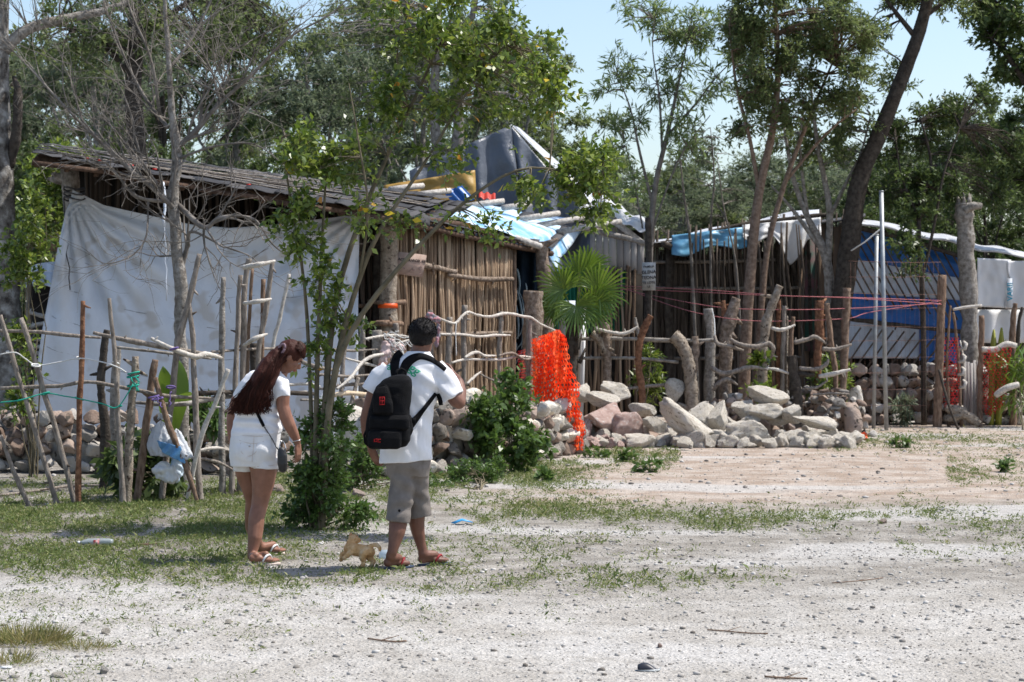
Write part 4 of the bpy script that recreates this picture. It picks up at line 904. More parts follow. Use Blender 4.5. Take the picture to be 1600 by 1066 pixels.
# big white tarp hung on the long side
def wt(u, v):                        # u along, v downward
    x0, x1 = 112, 560; px = x0+(x1-x0)*u
    top = np.interp(px, [112, 160, 240, 300, 360, 420, 500, 560], [296, 320, 338, 351, 357, 352, 342, 334])
    bot = np.interp(px, [112, 180, 300, 420, 560], [640, 665, 700, 705, 700])
    py = top+(bot-top)*v
    pxx = px-62*v*(1-u)**1.5+(-8*math.sin(v*3.1)*(1-u))
    D = 24.98+2.4*u-.04*math.sin(v*math.pi)-.12*v*(1-u)
    q = P(pxx, py, D)
    r = math.hypot(u*1.6, v*1.1); a = math.atan2(v, u*1.5+.02)
    amp = .06*math.exp(-((r-.35)/.5)**2)
    q.y += amp*math.sin(a*26)+.03*math.sin(8*u+5*v)+.02*math.sin(u*21-v*6)+.05*nz((u*4, v*3, 0), 1.6, 3)+.012*nz((u*14, v*5, 0), 1.7, 5)
    rr2 = math.hypot((1-u)*1.7, v*1.2); a2 = math.atan2(v, (1-u)*1.4+.02); q.y += .05*math.exp(-((rr2-.4)/.45)**2)*math.sin(a2*19)
    q.y += .045*math.exp(-(v/.07)**2)*math.sin(u*7+1)+(-.05*math.exp(-((v-.05)/.035)**2) if u > .38 else 0)
    return q
tw = T('white_tarp', 'large dirty white tarp hung as a wall below the long black roof', 'tarp', (P(300, 600, 25.5).x, 25.5, 0))
mb = MB(); mb.grid(wt, 120, 90); o = tw.add('sheet', mb, M['tarp_white'], True); o.modifiers.new('t', 'SOLIDIFY').thickness = .006
def seam(pts):
    mb = MB(); mb.tube([wt(u, v)+Vector((0, -.012, 0)) for u, v in pts], .006, 4); return mb
sm_ = MB()
for v0 in (.3, .44, .58, .72, .86):
    for (ua, ub) in ((.02, .12), (.2, .42), (.5, .68), (.74, .9)):
        sm_.tube([wt(ua+(ub-ua)*i/6, v0+.06*(ua-.3)+.004*math.sin(i))+Vector((0, -.005, 0)) for i in range(7)], .0035, 4)
tw.add('fold_line', sm_, mat('tarp_crease', rgb(.22, .22, .23)), True)
mb = MB(); q = P(113, 310, 25.0)
for k in range(3): mb.tube([q+Vector((math.cos(a)*.13, math.sin(a)*.13+.12, .0+.06*k+.02*math.sin(a*2))) for a in [i*.63 for i in range(11)]], .009, 5)
mb.tube(wob_path(q+Vector((-.1, -.02, 0)), q+Vector((-.02, -.03, -1.1)), 8, .04), .008, 5); tw.add('cable', mb, M['roof_felt'], True)
mb = MB(); mb.tube(wob_path(P(257, 340, 24.6), P(260, 470, 24.5), 8, .03), .006, 5); mb.tube(wob_path(P(254, 285, 24.6), P(257, 355, 24.5), 5, .06), [.02, .025, .02, .015, .02, .012], 6)
tw.add('rag_string', mb, M['tarp_white'], True)

# white tarp shelter further left
ts = T('tarp_shelter', 'low dark shelter with a pale tarp lid behind the pole fence at the left', 'shelter', (P(80, 600, 28).x, 28, 0))
mb = MB()
def tl(u, v):
    px = 40+70*u; py = 408+42*v+ (10*(1-u) if v < .5 else 0)-4*math.sin(u*5); q = P(px, py+18*(1-v)*(.5-u)*.6, 29.4-1.2*v); q.y += .05*math.sin(u*18); return q
mb.grid(tl, 20, 14); o = ts.add('tarp', mb, M['tarp_sheet'], True); o.modifiers.new('t', 'SOLIDIFY').thickness = .01
mb = MB(); mb.box(P(78, 560, 29)+Vector((0, .3, .1)), .75, .1, 2.2); ts.add('back_wall', mb, M['interior_shade'])
for x_ in (46, 116): rail(ts, [Vector((P(x_, 600, 28.2).x, 28.2, -.1)), P(x_, 425, 28.2)], [.045, .04], 'stick_grey', 'post')
for k, (y0, y1) in enumerate(((488, 496), (512, 508), (530, 533), (543, 544), (552, 554))): rail(ts, [P(46, y0, 28.1), P(66, y1-2, 28.1), P(88, y1, 28.1)], [.028, .03, .025], 'stick_white', 'rung')
mb = MB(); mb.box(P(88, 378, 33), .85, .05, .3); mb.box(P(88, 378, 33)+Vector((0, -.03, .06)), .9, .02, .03); ts.add('plank_panel', mb, M['plank_brown'])

# cardboard sign
def text_mesh(s, size, m, ext=.002, rnd=None):
    cu = bpy.data.curves.new('t', 'FONT'); cu.body = s; cu.size = size; cu.extrude = ext; cu.align_x = 'CENTER'; cu.align_y = 'CENTER'; cu.offset = size*.012
    o = bpy.data.objects.new('t', cu); link(o); dg = bpy.context.evaluated_depsgraph_get(); dg.update()
    me = bpy.data.meshes.new_from_object(o.evaluated_get(dg)); bpy.data.objects.remove(o); me.materials.clear(); me.materials.append(M[m]); return me
def put_text(t, s, size, m, loc, rot, name='writing'):
    me = text_mesh(s, size, m); me.transform(Matrix.Translation(Vector(loc)-t.b)@rot.to_4x4()); return mesh_obj(name, me, None, t.e)
q = P(643, 414, 27.95); yaw = math.radians(28); sg = T('cardboard_sign', 'handwritten brown cardboard sign nailed to the stick wall', 'sign', q)
rot = Matrix.Rotation(yaw, 3, 'Z')@Matrix.Rotation(math.radians(4), 3, 'Y')
def sgp(x, z, y=0): return q+rot@Vector((x, y, z))
mb = MB(); out = [(-.225, .13), (-.19, .16), (.20, .15), (.215, .14), (.17, -.155), (-.24, -.14)]
mb.add([sgp(x, z, -.004) for x, z in out]+[sgp(x, z, .004) for x, z in out], [tuple(range(6)), tuple(range(11, 5, -1))]+[(i, 6+i, 6+(i+1) % 6, (i+1) % 6) for i in range(6)])
sg.add('board', mb, M['cardboard'])
tr = rot@Matrix.Rotation(math.pi/2, 3, 'X')
put_text(sg, 'AQUI MARCEL TE', .052, 'ink', sgp(0, .06, -.008), tr)
put_text(sg, 'U', .07, 'ink_faint', sgp(-.17, -.04, -.008), tr); put_text(sg, 'na', .05, 'ink_faint', sgp(-.115, -.05, -.008), tr); put_text(sg, 'fa', .05, 'ink_faint', sgp(.03, -.06, -.008), tr); put_text(sg, 'C', .07, 'ink_faint', sgp(.13, -.04, -.008), tr)
mb = MB(); mb.tube([sgp(-.1, -.12, -.008), sgp(0, -.125, -.008), sgp(.1, -.13, -.008), sgp(.15, -.1, -.008)], .003, 4); mb.tube([sgp(-.04, -.1, -.008), sgp(.07, .02, -.008)], .0025, 4); sg.add('scribble', mb, M['ink_faint'])

# printed curtain in the doorway
ct = T('door_curtain', 'dark curtain with a pale striped print hanging in the shack doorway', 'curtain', (P(822, 600, 31.2).x, 31.2, 0))
mb = MB(); mb.grid(lambda u, v: P(800+46*u, 388+240*v, 31.35)+Vector((0, .05*math.sin(u*14+v), 0)), 40, 20); o = ct.add('cloth', mb, M['curtain_dark'], True); o.modifiers.new('t', 'SOLIDIFY').thickness = .006
def cx(px, py): return P(px, py, 31.25)
mb = MB()
for k, (pts, wd) in enumerate([([(806, 425), (808, 422), (812, 445), (808, 470)], .02), ([(800, 450), (808, 455), (814, 480), (817, 510), (815, 545)], .018), ([(800, 470), (806, 478), (810, 505), (809, 530)], .018), ([(799, 495), (803, 505), (805, 530)], .025),
                              ([(800, 545), (806, 530), (814, 520), (818, 500)], .009), ([(801, 560), (808, 545), (815, 535), (820, 515)], .009), ([(804, 572), (812, 556), (820, 540)], .009), ([(798, 540), (802, 548), (806, 542), (805, 532)], .02),
                              ([(820, 560), (822, 530), (819, 490), (815, 465), (806, 447)], .008), ([(806, 600), (812, 580), (819, 565)], .012), ([(800, 590), (804, 610), (806, 640)], .02), ([(812, 600), (816, 620), (818, 645)], .012), ([(821, 442), (823, 452), (822, 470)], .012)]):
    sp = smooth_path([cx(*p) for p in pts], 4); mb.tube([s+Vector((0, .0, 0)) for s in sp], [wd*(.3+.7*math.sin(math.pi*(i+.6)/(len(sp)+.2))) for i in range(len(sp))], 6)
ct.add('pale_print', mb, M['curtain_pale'], True)
mb = MB(); stem(mb, [P(832, 640, 29.2)+Vector((0, 0, -.4)), P(833, 540, 29.2), P(834, 455, 29.2)], [.16, .14, .135], 12, 5, .08); solo('broad_post', mb, M['log_bark'], 'thick stubby dark post in front of the shack doorway', 'post', (P(833, 640, 29.2).x, 29.2, 0), smooth=True)

# ------------------------------------------------------------------ grey tarp tent behind
D0 = 36.5
tt_ = T('tarp_tent', 'peaked grey tarp tent with a sunlit right side rising behind the shack', 'tent', (P(800, 600, 37).x, 37.5, 0))
pk = P(798, 196, 37.0); rg = P(812, 200, 40.5); fl = P(640, 268, 36.6); flb = P(650, 420, 36.4); fr = P(922, 335, 37.2); frb = P(930, 440, 37); br_ = P(905, 250, 41)
def facet(a, b, c, d, nu, nv, fold, seed, amp=.05):
    def fn(u, v):
        q = a.lerp(b, u).lerp(d.lerp(c, u), v); q.y -= amp*math.sin(u*fold+3*nz((u*3, v*2, 0), 1, seed))*math.sin(math.pi*min(1, v+.1))+.04*nz((u*8, v*8, 0), 1, seed); q.z -= .12*math.sin(math.pi*v)*(1-abs(2*u-1))*.5; return q
    mb = MB(); mb.grid(fn, nu, nv); return mb
o = tt_.add('front_sheet', facet(fl, pk, P(830, 440, 36.4), flb, 40, 40, 22, 1, .09), M['tarp_grey'], True); o.modifiers.new('t', 'SOLIDIFY').thickness = .01
o = tt_.add('front_sheet', facet(pk, P(925, 345, 36.9), frb, P(830, 440, 36.4), 40, 40, 18, 2, .09), M['tarp_grey'], True); o.modifiers.new('t', 'SOLIDIFY').thickness = .01
o = tt_.add('side_sheet', facet(pk+Vector((0, -.02, .02)), P(940, 335, 37.5), P(960, 330, 41), rg, 40, 20, 25, 4, .05), M['tarp_silver_lit'], True, 'sunlit side of the grey tarp, painted paler'); o.modifiers.new('t', 'SOLIDIFY').thickness = .01  # paler colour stands in for sun on this side of the tarp
o = tt_.add('back_sheet', facet(fl+Vector((0, .02, .01)), pk+Vector((0, .03, .01)), rg, P(650, 262, 40.5), 20, 20, 12, 5, .04), M['tarp_grey'], True); o.modifiers.new('t', 'SOLIDIFY').thickness = .01
mb = MB(); stem(mb, [P(800, 640, 37.4), P(798, 205, 37.4)], [.07, .05], 8); tt_.add('pole', mb, M['stick_grey'], True)
yt = facet(P(600, 290, 36.0), P(742, 266, 36.1), P(745, 330, 35.9), P(600, 330, 35.8), 30, 16, 9, 6, .07)
o = solo('yellow_tarp', yt, M['tarp_yellow'], 'mustard yellow tarp hanging low on the left of the grey tent', 'tarp', P(670, 300, 36), smooth=True); o.modifiers.new('t', 'SOLIDIFY').thickness = .008
mb = MB(); mb.grid(lambda u, v: P(692+30*u+v*20, 300+22*v-10*u, 35.75-.1*v)+Vector((0, .03*math.sin(u*15), 0)), 14, 8)
o = solo('blue_cloth', mb, M['tarp_blue'], 'small dark blue cloth under the yellow tarp beside the twin trunks', 'cloth', P(700, 310, 35.8), smooth=True); o.modifiers.new('t', 'SOLIDIFY').thickness = .006
mb = MB(); mb.grid(lambda u, v: P(748+26*u, 300+10*v+4*u, 35.7-.2*v)+Vector((0, 0, .02*math.sin(u*15))), 14, 6)
o = solo('red_cloth', mb, M['net_red'], 'small red cloth lying along the top of the black roof', 'cloth', P(760, 305, 35.7), smooth=True); o.modifiers.new('t', 'SOLIDIFY').thickness = .006

# ------------------------------------------------------------------ plank hut with green lower wall
D = 34.3
ph = T('plank_hut', 'narrow hut of weathered grey boards above green corrugated sheeting', 'hut', (P(945, 600, D).x, D, 0)); rn = random.Random(3)
mb = MB(); x = 922
while x < 998:
    wd = rn.uniform(8, 13); top = 352-12*max(0, 1-abs(x-948)/26)+ max(0, (x-955))*.62; a = P(x, top, D); b = P(x+wd-.8, 425+rn.uniform(-3, 4), D)
    th = rn.uniform(.0, .02); mb.box(((a.x+b.x)/2, D+th, (a.z+b.z)/2), b.x-a.x, .025, a.z-b.z, Matrix.Rotation(rn.uniform(-.015, .015), 3, 'Y')); x += wd
ph.add('board_wall', mb, M['plank_grey'])
mb = MB(); nn = 60
mb.grid(lambda u, v: P(868+112*u, 420+100*v, D+.12)+Vector((0, .025*math.sin(u*nn*1.9), 0)), 240, 2); o = ph.add('corrugated_sheet', mb, M['plank_green'], True)
mb = MB()
sticks_between(mb, lambda u: P(900+95*u, 425, D-.02), lambda u: Vector((P(900+95*u, 600, D).x, D-.02, 0)), 15, (.018, .03), .12, rn, .02, .15)
ph.add('stick_wall', mb, M['wall_sticks'], True)
mb = MB(); mb.box((P(935, 590, D).x, D+.5, .8), 1.3, .05, 1.7); mb.box((P(990, 500, D).x, D+.4, 1.6), .35, .05, 3.2); ph.add('back_wall', mb, M['interior_shade'])
def hr(u, v):
    px = 905+105*u; py = 322+ (30*max(0, u-.35)+ 8*max(0, .35-u))+22*v*(1 if u > .2 else .6); q = P(px, py-16*math.exp(-((u-.4)/.2)**2), D+1.2-1.6*v); q.z += .04*nz((u*9, v*7, 0), 1, 2)+.03*math.sin(u*22+v*4); return q
mb = MB(); mb.grid(hr, 50, 20); o = ph.add('roof_sheet', mb, M['tarp_silver_lit'], True, 'crumpled silver tarp over the board gable'); o.modifiers.new('t', 'SOLIDIFY').thickness = .01
mb = MB(); mb.beam(P(917, 334, D-.2), P(945, 352, D-.2), .04, .09); mb.beam(P(950, 338, D-.25), P(1006, 382, D-.25), .04, .1); mb.beam(P(925, 360, D-.1), P(948, 332, D-.1), .04, .05); ph.add('rafter', mb, M['beam_grey'])
mb = MB(); mb.grid(lambda u, v: P(868+60*u, 345+60*v-10*u, D+.9)+Vector((0, .08*math.sin(u*9+v*3), 0)), 16, 12); o = ph.add('dark_sheet', mb, M['tarp_grey'], True); o.modifiers.new('t', 'SOLIDIFY').thickness = .01
mb = MB(); mb.tube(wob_path(P(905, 354, 33), P(1020, 383, 33.2), 8, .01), [.055, .055, .05, .05, .048, .045, .04, .04, .035], 8, jit=.1)
solo('long_pole', mb, M['bark_grey'], 'long rough pole reaching from the blue roof tarp across the plank hut', 'pole', P(960, 368, 33.1), smooth=True)
for px, l in ((908, 'white plastic pipe standing left of the green sheeting behind the stone pile'),):
    mb = MB(); mb.tube([Vector((P(px-3, 600, 30.2).x, 30.2, 0)), P(px+3, 480, 30.2)], .05, 12); solo('white_pipe', mb, M['tarp_sheet'], l, 'pipe', (P(px, 600, 30.2).x, 30.2, 0), smooth=True)
mb = MB(); mb.grid(lambda u, v: P(878+16*u, 470+60*v, 30.4)+Vector((0, -.1*math.sin(u*3.1), 0)), 8, 8); solo('white_sack', mb, M['tarp_white'], 'crumpled white sack under the fan palm leaves', 'sack', P(886, 500, 30.4), smooth=True).modifiers.new('t', 'SOLIDIFY').thickness = .05
mb = MB()
for x_ in (890, 900): mb.tube([Vector((P(x_-3, 600, 30).x, 30, .0)), P(x_, 505, 30)], .022, 7)
for k in range(5): mb.tube([P(889, 525+k*13, 30), P(900, 518+k*13, 30)], .018, 6)
solo('yellow_ladder', mb, M['tarp_yellow'], 'small yellow ladder half hidden between the orange net and the white pipe', 'ladder', (P(895, 600, 30).x, 30, 0), smooth=True)

# ------------------------------------------------------------------ dark stick shack with the blue and white tarp lip
D = 37.5
ds = T('stick_shack', 'long dark shack of close upright sticks below a blue and white tarp edge', 'shack', (P(1160, 600, D).x, D, 0)); rn = random.Random(9)
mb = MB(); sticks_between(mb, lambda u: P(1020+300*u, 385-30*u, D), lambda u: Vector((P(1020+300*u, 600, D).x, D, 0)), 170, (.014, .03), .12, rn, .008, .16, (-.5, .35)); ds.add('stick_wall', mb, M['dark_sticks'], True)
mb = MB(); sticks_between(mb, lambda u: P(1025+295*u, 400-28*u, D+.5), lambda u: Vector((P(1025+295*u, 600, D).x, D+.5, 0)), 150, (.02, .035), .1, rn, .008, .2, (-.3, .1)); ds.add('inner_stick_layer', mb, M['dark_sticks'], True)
mb = MB(); mb.beam(Vector((P(1010, 600, D).x, D+2.2, 1.45)), Vector((P(1330, 600, D).x, D+2.2, 1.45)), .06, 2.9); ds.add('back_wall', mb, M['interior_shade'])
for y0, y1 in ((450, 448), (560, 556), (410, 402)): rail(ds, [P(1020, y0, D-.08), P(1160, (y0+y1)/2+2, D-.08), P(1320, y1, D-.08)], [.035, .035, .035], 'stick_grey')
mb = MB(); sticks_between(mb, lambda u: P(1075+225*u, 372-22*u, D-.7), lambda u: Vector((P(1075+225*u, 600, D).x, D-.7, 0)), 46, (.014, .026), .2, rn, .02, .25, (-.25, .22)); ds.add('stick_wall', mb, M['dark_sticks'], True, 'looser outer row of sticks standing in front of the tarp edge')
rail(ds, [P(1010, 386, D-.25), P(1080, 372, D-.3), P(1160, 352, D-.3), P(1300, 335, D-.3)], [.05, .05, .045, .04], 'bark_dark', 'eave_pole')
rail(ds, [P(1046, 640, D-.2), P(1046, 388, D-.2)], [.08, .075], 'bark_dark', 'post', 9); rail(ds, [P(1035, 381, D-.5), P(1062, 391, D-.3), P(1052, 396, D)], [.06, .07, .04], 'bark_dark', 'eave_pole')
for a, b in (((1225, 365), (1245, 440)), ((1262, 360), (1268, 560)), ((1238, 362), (1222, 500)), ((1215, 360), (1218, 470))): rail(ds, [P(*a, D-.15), P(*b, D-.15)], [.035, .04], 'bark_dark', 'prop')
mb = MB(); x = 1246
while x < 1325:
    wd = rn.uniform(7, 12); a = P(x, 352+rn.uniform(-3, 3), D-.02); b = P(x+wd-1, 640, D); mb.box(((a.x+b.x)/2, D-.12+rn.uniform(0, .03), a.z/2), b.x-a.x, .025, a.z, Matrix.Rotation(rn.uniform(-.03, .03), 3, 'Y')); x += wd
ds.add('board_wall', mb, M['plank_brown'], label='darker boards at the right end of the stick shack')
mb = MB(); mb.box(P(1267, 440, D-.16)+Vector((0, 0, -.2)), .22, .02, 2.1); ds.add('green_board', mb, mat('board_teal', rgb(.03, .1, .075), rgb(.16, .07, .08), 3, .8, contrast=(.4, .6)))
mb = MB(); mb.grid(lambda u, v: P(1012+340*u, 384-48*u+2*math.sin(u*9)+3*v, D-.2+3*v)+Vector((0, 0, .08*v)), 30, 6); o = ds.add('roof', mb, M['roof_felt'], True); o.modifiers.new('t', 'SOLIDIFY').thickness = .03
def lip(x0, x1, yt, yb, dd, seed, fold=20, top=0):
    def fn(u, v):
        px = x0+(x1-x0)*u; a = yt(u); b = yb(u); q = P(px, a+(b-a)*v, dd-.1*v); q.y += .07*math.sin(u*fold+2*v+seed)*(.3+v)+.04*nz((u*6, v*4, 0), 1, seed); return q
    mb = MB(); mb.grid(fn, 50, 14); return mb
o = solo('blue_tarp', lip(1050, 1172, lambda u: 368-14*u, lambda u: 398-16*u+5*math.sin(u*9), D-.45, 1), M['tarp_lightblue'], 'faded blue tarp edge hanging over the dark stick wall', 'tarp', P(1110, 380, D-.4), smooth=True); o.modifiers.new('t', 'SOLIDIFY').thickness = .008
o = solo('white_tarp', lip(1160, 1282, lambda u: 352-12*u, lambda u: 372+8*u+ (32*max(0, 1-abs(u-.62)/.22))+6*math.sin(u*12), D-.5, 3, 26), M['tarp_sheet'], 'white tarp with a hanging point over the right part of the dark stick wall', 'tarp', P(1220, 370, D-.4), smooth=True); o.modifiers.new('t', 'SOLIDIFY').thickness = .008
def rt(u, v): q = P(1020+260*u, 380-38*u-(4+16*u*(1-.2*u))*v+2*math.sin(u*14), D-.45+1.6*v); q.z += .03*nz((u*9, v*5, 0), 1, 5); return q
mb = MB(); mb.grid(rt, 60, 10); o = solo('roof_tarp', mb, M['tarp_silver_lit'], 'pale sunlit tarp lying along the roof of the dark stick shack', 'tarp', P(1150, 360, D), smooth=True); o.modifiers.new('t', 'SOLIDIFY').thickness = .01
o = solo('cream_tarp', lip(1014, 1090, lambda u: 392-4*u, lambda u: 420-8*u+6*math.sin(u*6), D+.7, 5, 9), M['tarp_cream'], 'cream cloth hanging inside the left end of the dark stick shack', 'tarp', P(1050, 400, D+.6), smooth=True); o.modifiers.new('t', 'SOLIDIFY').thickness = .008
# sign on its post
q = P(1014, 432, 32.0); sg = T('painted_sign', 'small hand lettered white board on a dark post beside the green sheeting', 'sign', q)
rot = Matrix.Rotation(math.radians(-12), 3, 'Z'); mb = MB(); mb.box(q, .205, .02, .43, rot); sg.add('board', mb, M['signboard'])
tr = rot@Matrix.Rotation(math.pi/2, 3, 'X')
for s, z, sz in (('FAMILIA', .15, .048), ('GLENA', .065, .07), ('TEDNA', -.02, .07), ('TE LOTE', -.1, .052), ('15', -.16, .05)): put_text(sg, s, sz, 'ink', q+rot@Vector((0, -.014, z)), tr@Matrix.Rotation(.06, 3, 'Z'))
rail(sg, [Vector((q.x-.02, 32.1, 0)), P(1012, 560, 32.1), P(1014, 400, 32.1), P(1012, 340, 32.1)], [.06, .055, .05, .045], 'bark_dark', 'post', 8)

# ------------------------------------------------------------------ right shack, blue and white striped tarp wall
D = 36.6
rs = T('tarp_shack', 'shack walled with blue and white tarp bands behind crossed sticks', 'shack', (P(1420, 600, D).x, D, 0)); rn = random.Random(15)
def tp(px): return np.interp(px, [1318, 1400, 1510], [346, 368, 404])
bands = [(1318, 1510, lambda x: tp(x), lambda x: np.interp(x, [1318, 1510], [402, 436]), 'tarp_blue'), (1318, 1510, lambda x: np.interp(x, [1318, 1510], [402, 436]), lambda x: np.interp(x, [1318, 1510], [457, 470]), 'tarp_white'),
         (1312, 1510, lambda x: np.interp(x, [1318, 1510], [457, 470]), lambda x: np.interp(x, [1318, 1510], [500, 516]), 'tarp_blue'), (1318, 1436, lambda x: np.interp(x, [1318, 1510], [500, 516]), lambda x: 560, 'tarp_white'), (1436, 1512, lambda x: np.interp(x, [1318, 1510], [500, 516]), lambda x: 565+3*math.sin(x*.3), 'tarp_blue')]
for k, (x0, x1, a, b, m) in enumerate(bands):
    mb = MB()
    def fn(u, v, x0=x0, x1=x1, a=a, b=b, k=k):
        px = x0+(x1-x0)*u; A_, B_ = a(px), b(px); q = P(px, A_+(B_-A_)*v, D-.003*k); q.y += .05*math.sin(u*13+k)*math.sin(math.pi*v)+.04*nz((u*8, v*3, 0), 1, k); return q
    mb.grid(fn, 60, 14); o = rs.add('tarp_band', mb, M[m], True, ('blue' if 'blue' in m else 'whitish')+' band of the tarp wall'); o.modifiers.new('t', 'SOLIDIFY').thickness = .006
mb = MB()
for i in range(17):
    x = 1290+i*14; a = P(x, 352+i*3, D-.14); b = P(x+66, 352+i*3+118, D-.14)
    if x+66 > 1512: f_ = (1512-x)/66; b = a.lerp(b, f_)
    if x < 1322: a = a.lerp(b, (1322-x)/66)
    if x > 1500: continue
    mb.tube(wob_path(a, b, 4, .008, 0, rn), .016, 6, jit=.1)
for i in range(10):
    x = 1345+i*17; a = P(x, 512+i*1.5, D-.16); b = P(x-42, 575, D-.16)
    mb.tube(wob_path(a, b, 4, .008, 0, rn), .016, 6, jit=.1)
rs.add('lath', mb, M['dark_sticks'], True, 'crossed laths over the tarp')
rail(rs, [P(1318, 497, D-.22), P(1400, 508, D-.22), P(1512, 520, D-.22)], [.04, .04, .04], 'bark_dark'); rail(rs, [P(1312, 350, D-.2), P(1400, 370, D-.2), P(1512, 404, D-.2)], [.045, .045, .045], 'bark_dark')
def rr3(u, v): q = P(1318+300*u, 342+64*u-5*v+2*math.sin(u*20), D-.35+2*v); q.z += .03*nz((u*12, v*4, 0), 1, 7)+.03*v; return q
mb = MB(); mb.grid(rr3, 60, 10); o = rs.add('roof_sheet', mb, M['tarp_silver_lit'], True); o.modifiers.new('t', 'SOLIDIFY').thickness = .03
mb = MB(); mb.beam(Vector((P(1310, 600, D).x, D+1.5, 1.3)), Vector((P(1650, 600, D).x, D+1.5, 1.3)), .06, 2.6); rs.add('back_wall', mb, M['interior_shade'])
mb = MB(); sticks_between(mb, lambda u: P(1525+100*u, 405+15*u, D-.1), lambda u: Vector((P(1525+100*u, 600, D).x, D-.1, 0)), 14, (.03, .05), .1, rn, .01); rs.add('stick_wall', mb, M['dark_sticks'], True)
D = 35.4
wsx = T('white_sheet', 'stiff white sheet with cyan lettering along a folded strip at the right edge', 'sheet', P(1560, 440, D))
mb = MB(); mb.grid(lambda u, v: P(1527+52*u, 403+76*v+3*u, D)+Vector((0, .03*math.sin(u*6)+.02*nz((u*5, v*5, 0), 1), 0)), 24, 24); o = wsx.add('sheet_panel', mb, M['tarp_sheet'], True); o.modifiers.new('t', 'SOLIDIFY').thickness = .01
mb = MB(); mb.grid(lambda u, v: P(1574-4*v*(1-u)+60*u+9*math.exp(-((v-.5)/.2)**2)*(1-u), 408+74*v, D-.06)+Vector((0, .04*math.sin(u*9), 0)), 24, 24); o = wsx.add('sheet_panel', mb, M['tarp_sheet'], True); o.modifiers.new('t', 'SOLIDIFY').thickness = .01
mb = MB(); mb.box(P(1578, 458, D-.1), .1, .012, .5); wsx.add('folded_strip', mb, M['tarp_white'])
put_text(wsx, 'VARII', .13, 'ink_cyan', P(1578.5, 456, D-.112), Matrix.Rotation(math.pi/2, 3, 'X')@Matrix.Rotation(math.pi/2, 3, 'Z'))
mb = MB(); mb.grid(lambda u, v: P(1522+100*u, 484+52*v, D+.15)+Vector((0, .04*math.sin(u*19), 0)), 40, 6); solo('lower_white_panel', mb, M['tarp_sheet'], 'lower white panel under the stiff sheet, behind the cactus', 'panel', P(1570, 510, D+.15), smooth=True).modifiers.new('t', 'SOLIDIFY').thickness = .01

# ------------------------------------------------------------------ stone walls
def stone_wall(label, path, h0, h1, depth, size, mats, seed, n, name='stone_wall'):
    """path: list of ground points; courses of stones with a rubble face"""
    rd = random.Random(seed); t = T(name, label, 'stone wall', path[len(path)//2]); mbs = {m: MB() for m in mats}
    seg = [(path[i+1]-path[i]).length for i in range(len(path)-1)]; tot = sum(seg)
    def at(s):
        for i, L in enumerate(seg):
            if s <= L or i == len(seg)-1: return path[i].lerp(path[i+1], s/L), (path[i+1]-path[i]).normalized()
            s -= L
    core = MB()
    s = 0.0
    for side in (0, 1):
        z = size*.35; 
        while z < max(h0, h1):
            s = rd.uniform(0, size)
            while s < tot:
                w_ = size*rd.uniform(.55, 1.35); H = h0+(h1-h0)*s/tot
                if z < H+rd.uniform(-.05, .05):
                    p, dr = at(s); nrm = Vector((-dr.y, dr.x, 0)); lean = (1-z/max(H, .1))*.12
                    c = p+nrm*((depth*.28+lean)*(1 if side else -1)+rd.uniform(-.05, .05))+Vector((0, 0, z+rd.uniform(-.03, .03)))
                    add_rock(mbs[rd.choice(mats)], c, (w_*.62, size*rd.uniform(.4, .6), size*rd.uniform(.36, .5)), rd)
                s += w_*.95
            z += size*.68
    for s_ in range(int(tot/.3)+1):
        p, dr = at(min(tot, s_*.3)); H = (h0+(h1-h0)*s_*.3/tot)*.85; add_rock(core, p+Vector((0, 0, H*.45)), (.25, depth*.42, H*.55), rd)
    t.add('core', core, M[mats[0]])
    for k, m in enumerate(mats): t.add('stones', mbs[m], M[m])
    return t
gv = lambda px, py: G(px, py)
stone_wall('dry stone wall of grey rocks in front of the white tarp', [gv(-60, 735), gv(120, 738), gv(330, 738), gv(440, 742)], .66, .6, .45, .25, ['rock_grey', 'rock_brown'], 1, 0)
stone_wall('taller pale stone wall running from behind the man to the orange net', [gv(560, 748), gv(690, 738), gv(770, 730), gv(850, 712), gv(886, 707)], .92, .55, .5, .25, ['rock_tan', 'rock_pale', 'rock_tan', 'rock_brown'], 2, 0)
stone_wall('dark rough stone wall behind the two metal poles', [gv(1335, 664), gv(1440, 662), gv(1535, 660)], .95, .95, .5, .28, ['rock_brown', 'rock_grey'], 3, 0)
stone_wall('heaped brown stone wall just right of the pale rubble', [gv(1238, 682)+Vector((0, 1.0, 0)), gv(1290, 682)+Vector((0, .5, 0)), gv(1338, 684)], .75, .6, .6, .17, ['rock_brown', 'rock_grey'], 4, 0)
stone_wall('low jumble of stones under the red nets at the right edge', [gv(1500, 664), gv(1560, 663), gv(1650, 663)], .42, .5, .5, .22, ['rock_grey', 'rock_brown'], 5, 0)
stone_wall('small brown rock heap behind the pale rubble below the log fence', [P(1090, 652, 29.8)*1, P(1150, 650, 29.9)*1][0:2] if False else [Vector((P(1095, 650, 29.9).x, 29.9, 0)), Vector((P(1240, 650, 30.1).x, 30.1, 0))], .62, .62, .4, .16, ['rock_brown', 'rock_grey'], 6, 0)
q = gv(1338, 676); mb = MB(); mb.quadarr(ROCKS[3][0]*np.array([.16, .14, .42])+np.array([q.x, q.y, .36]), ROCKS[3][1]); solo('upright_stone', mb, M['rock_pale'], 'upright squared pale stone at the right end of the brown stone wall', 'stone', q)

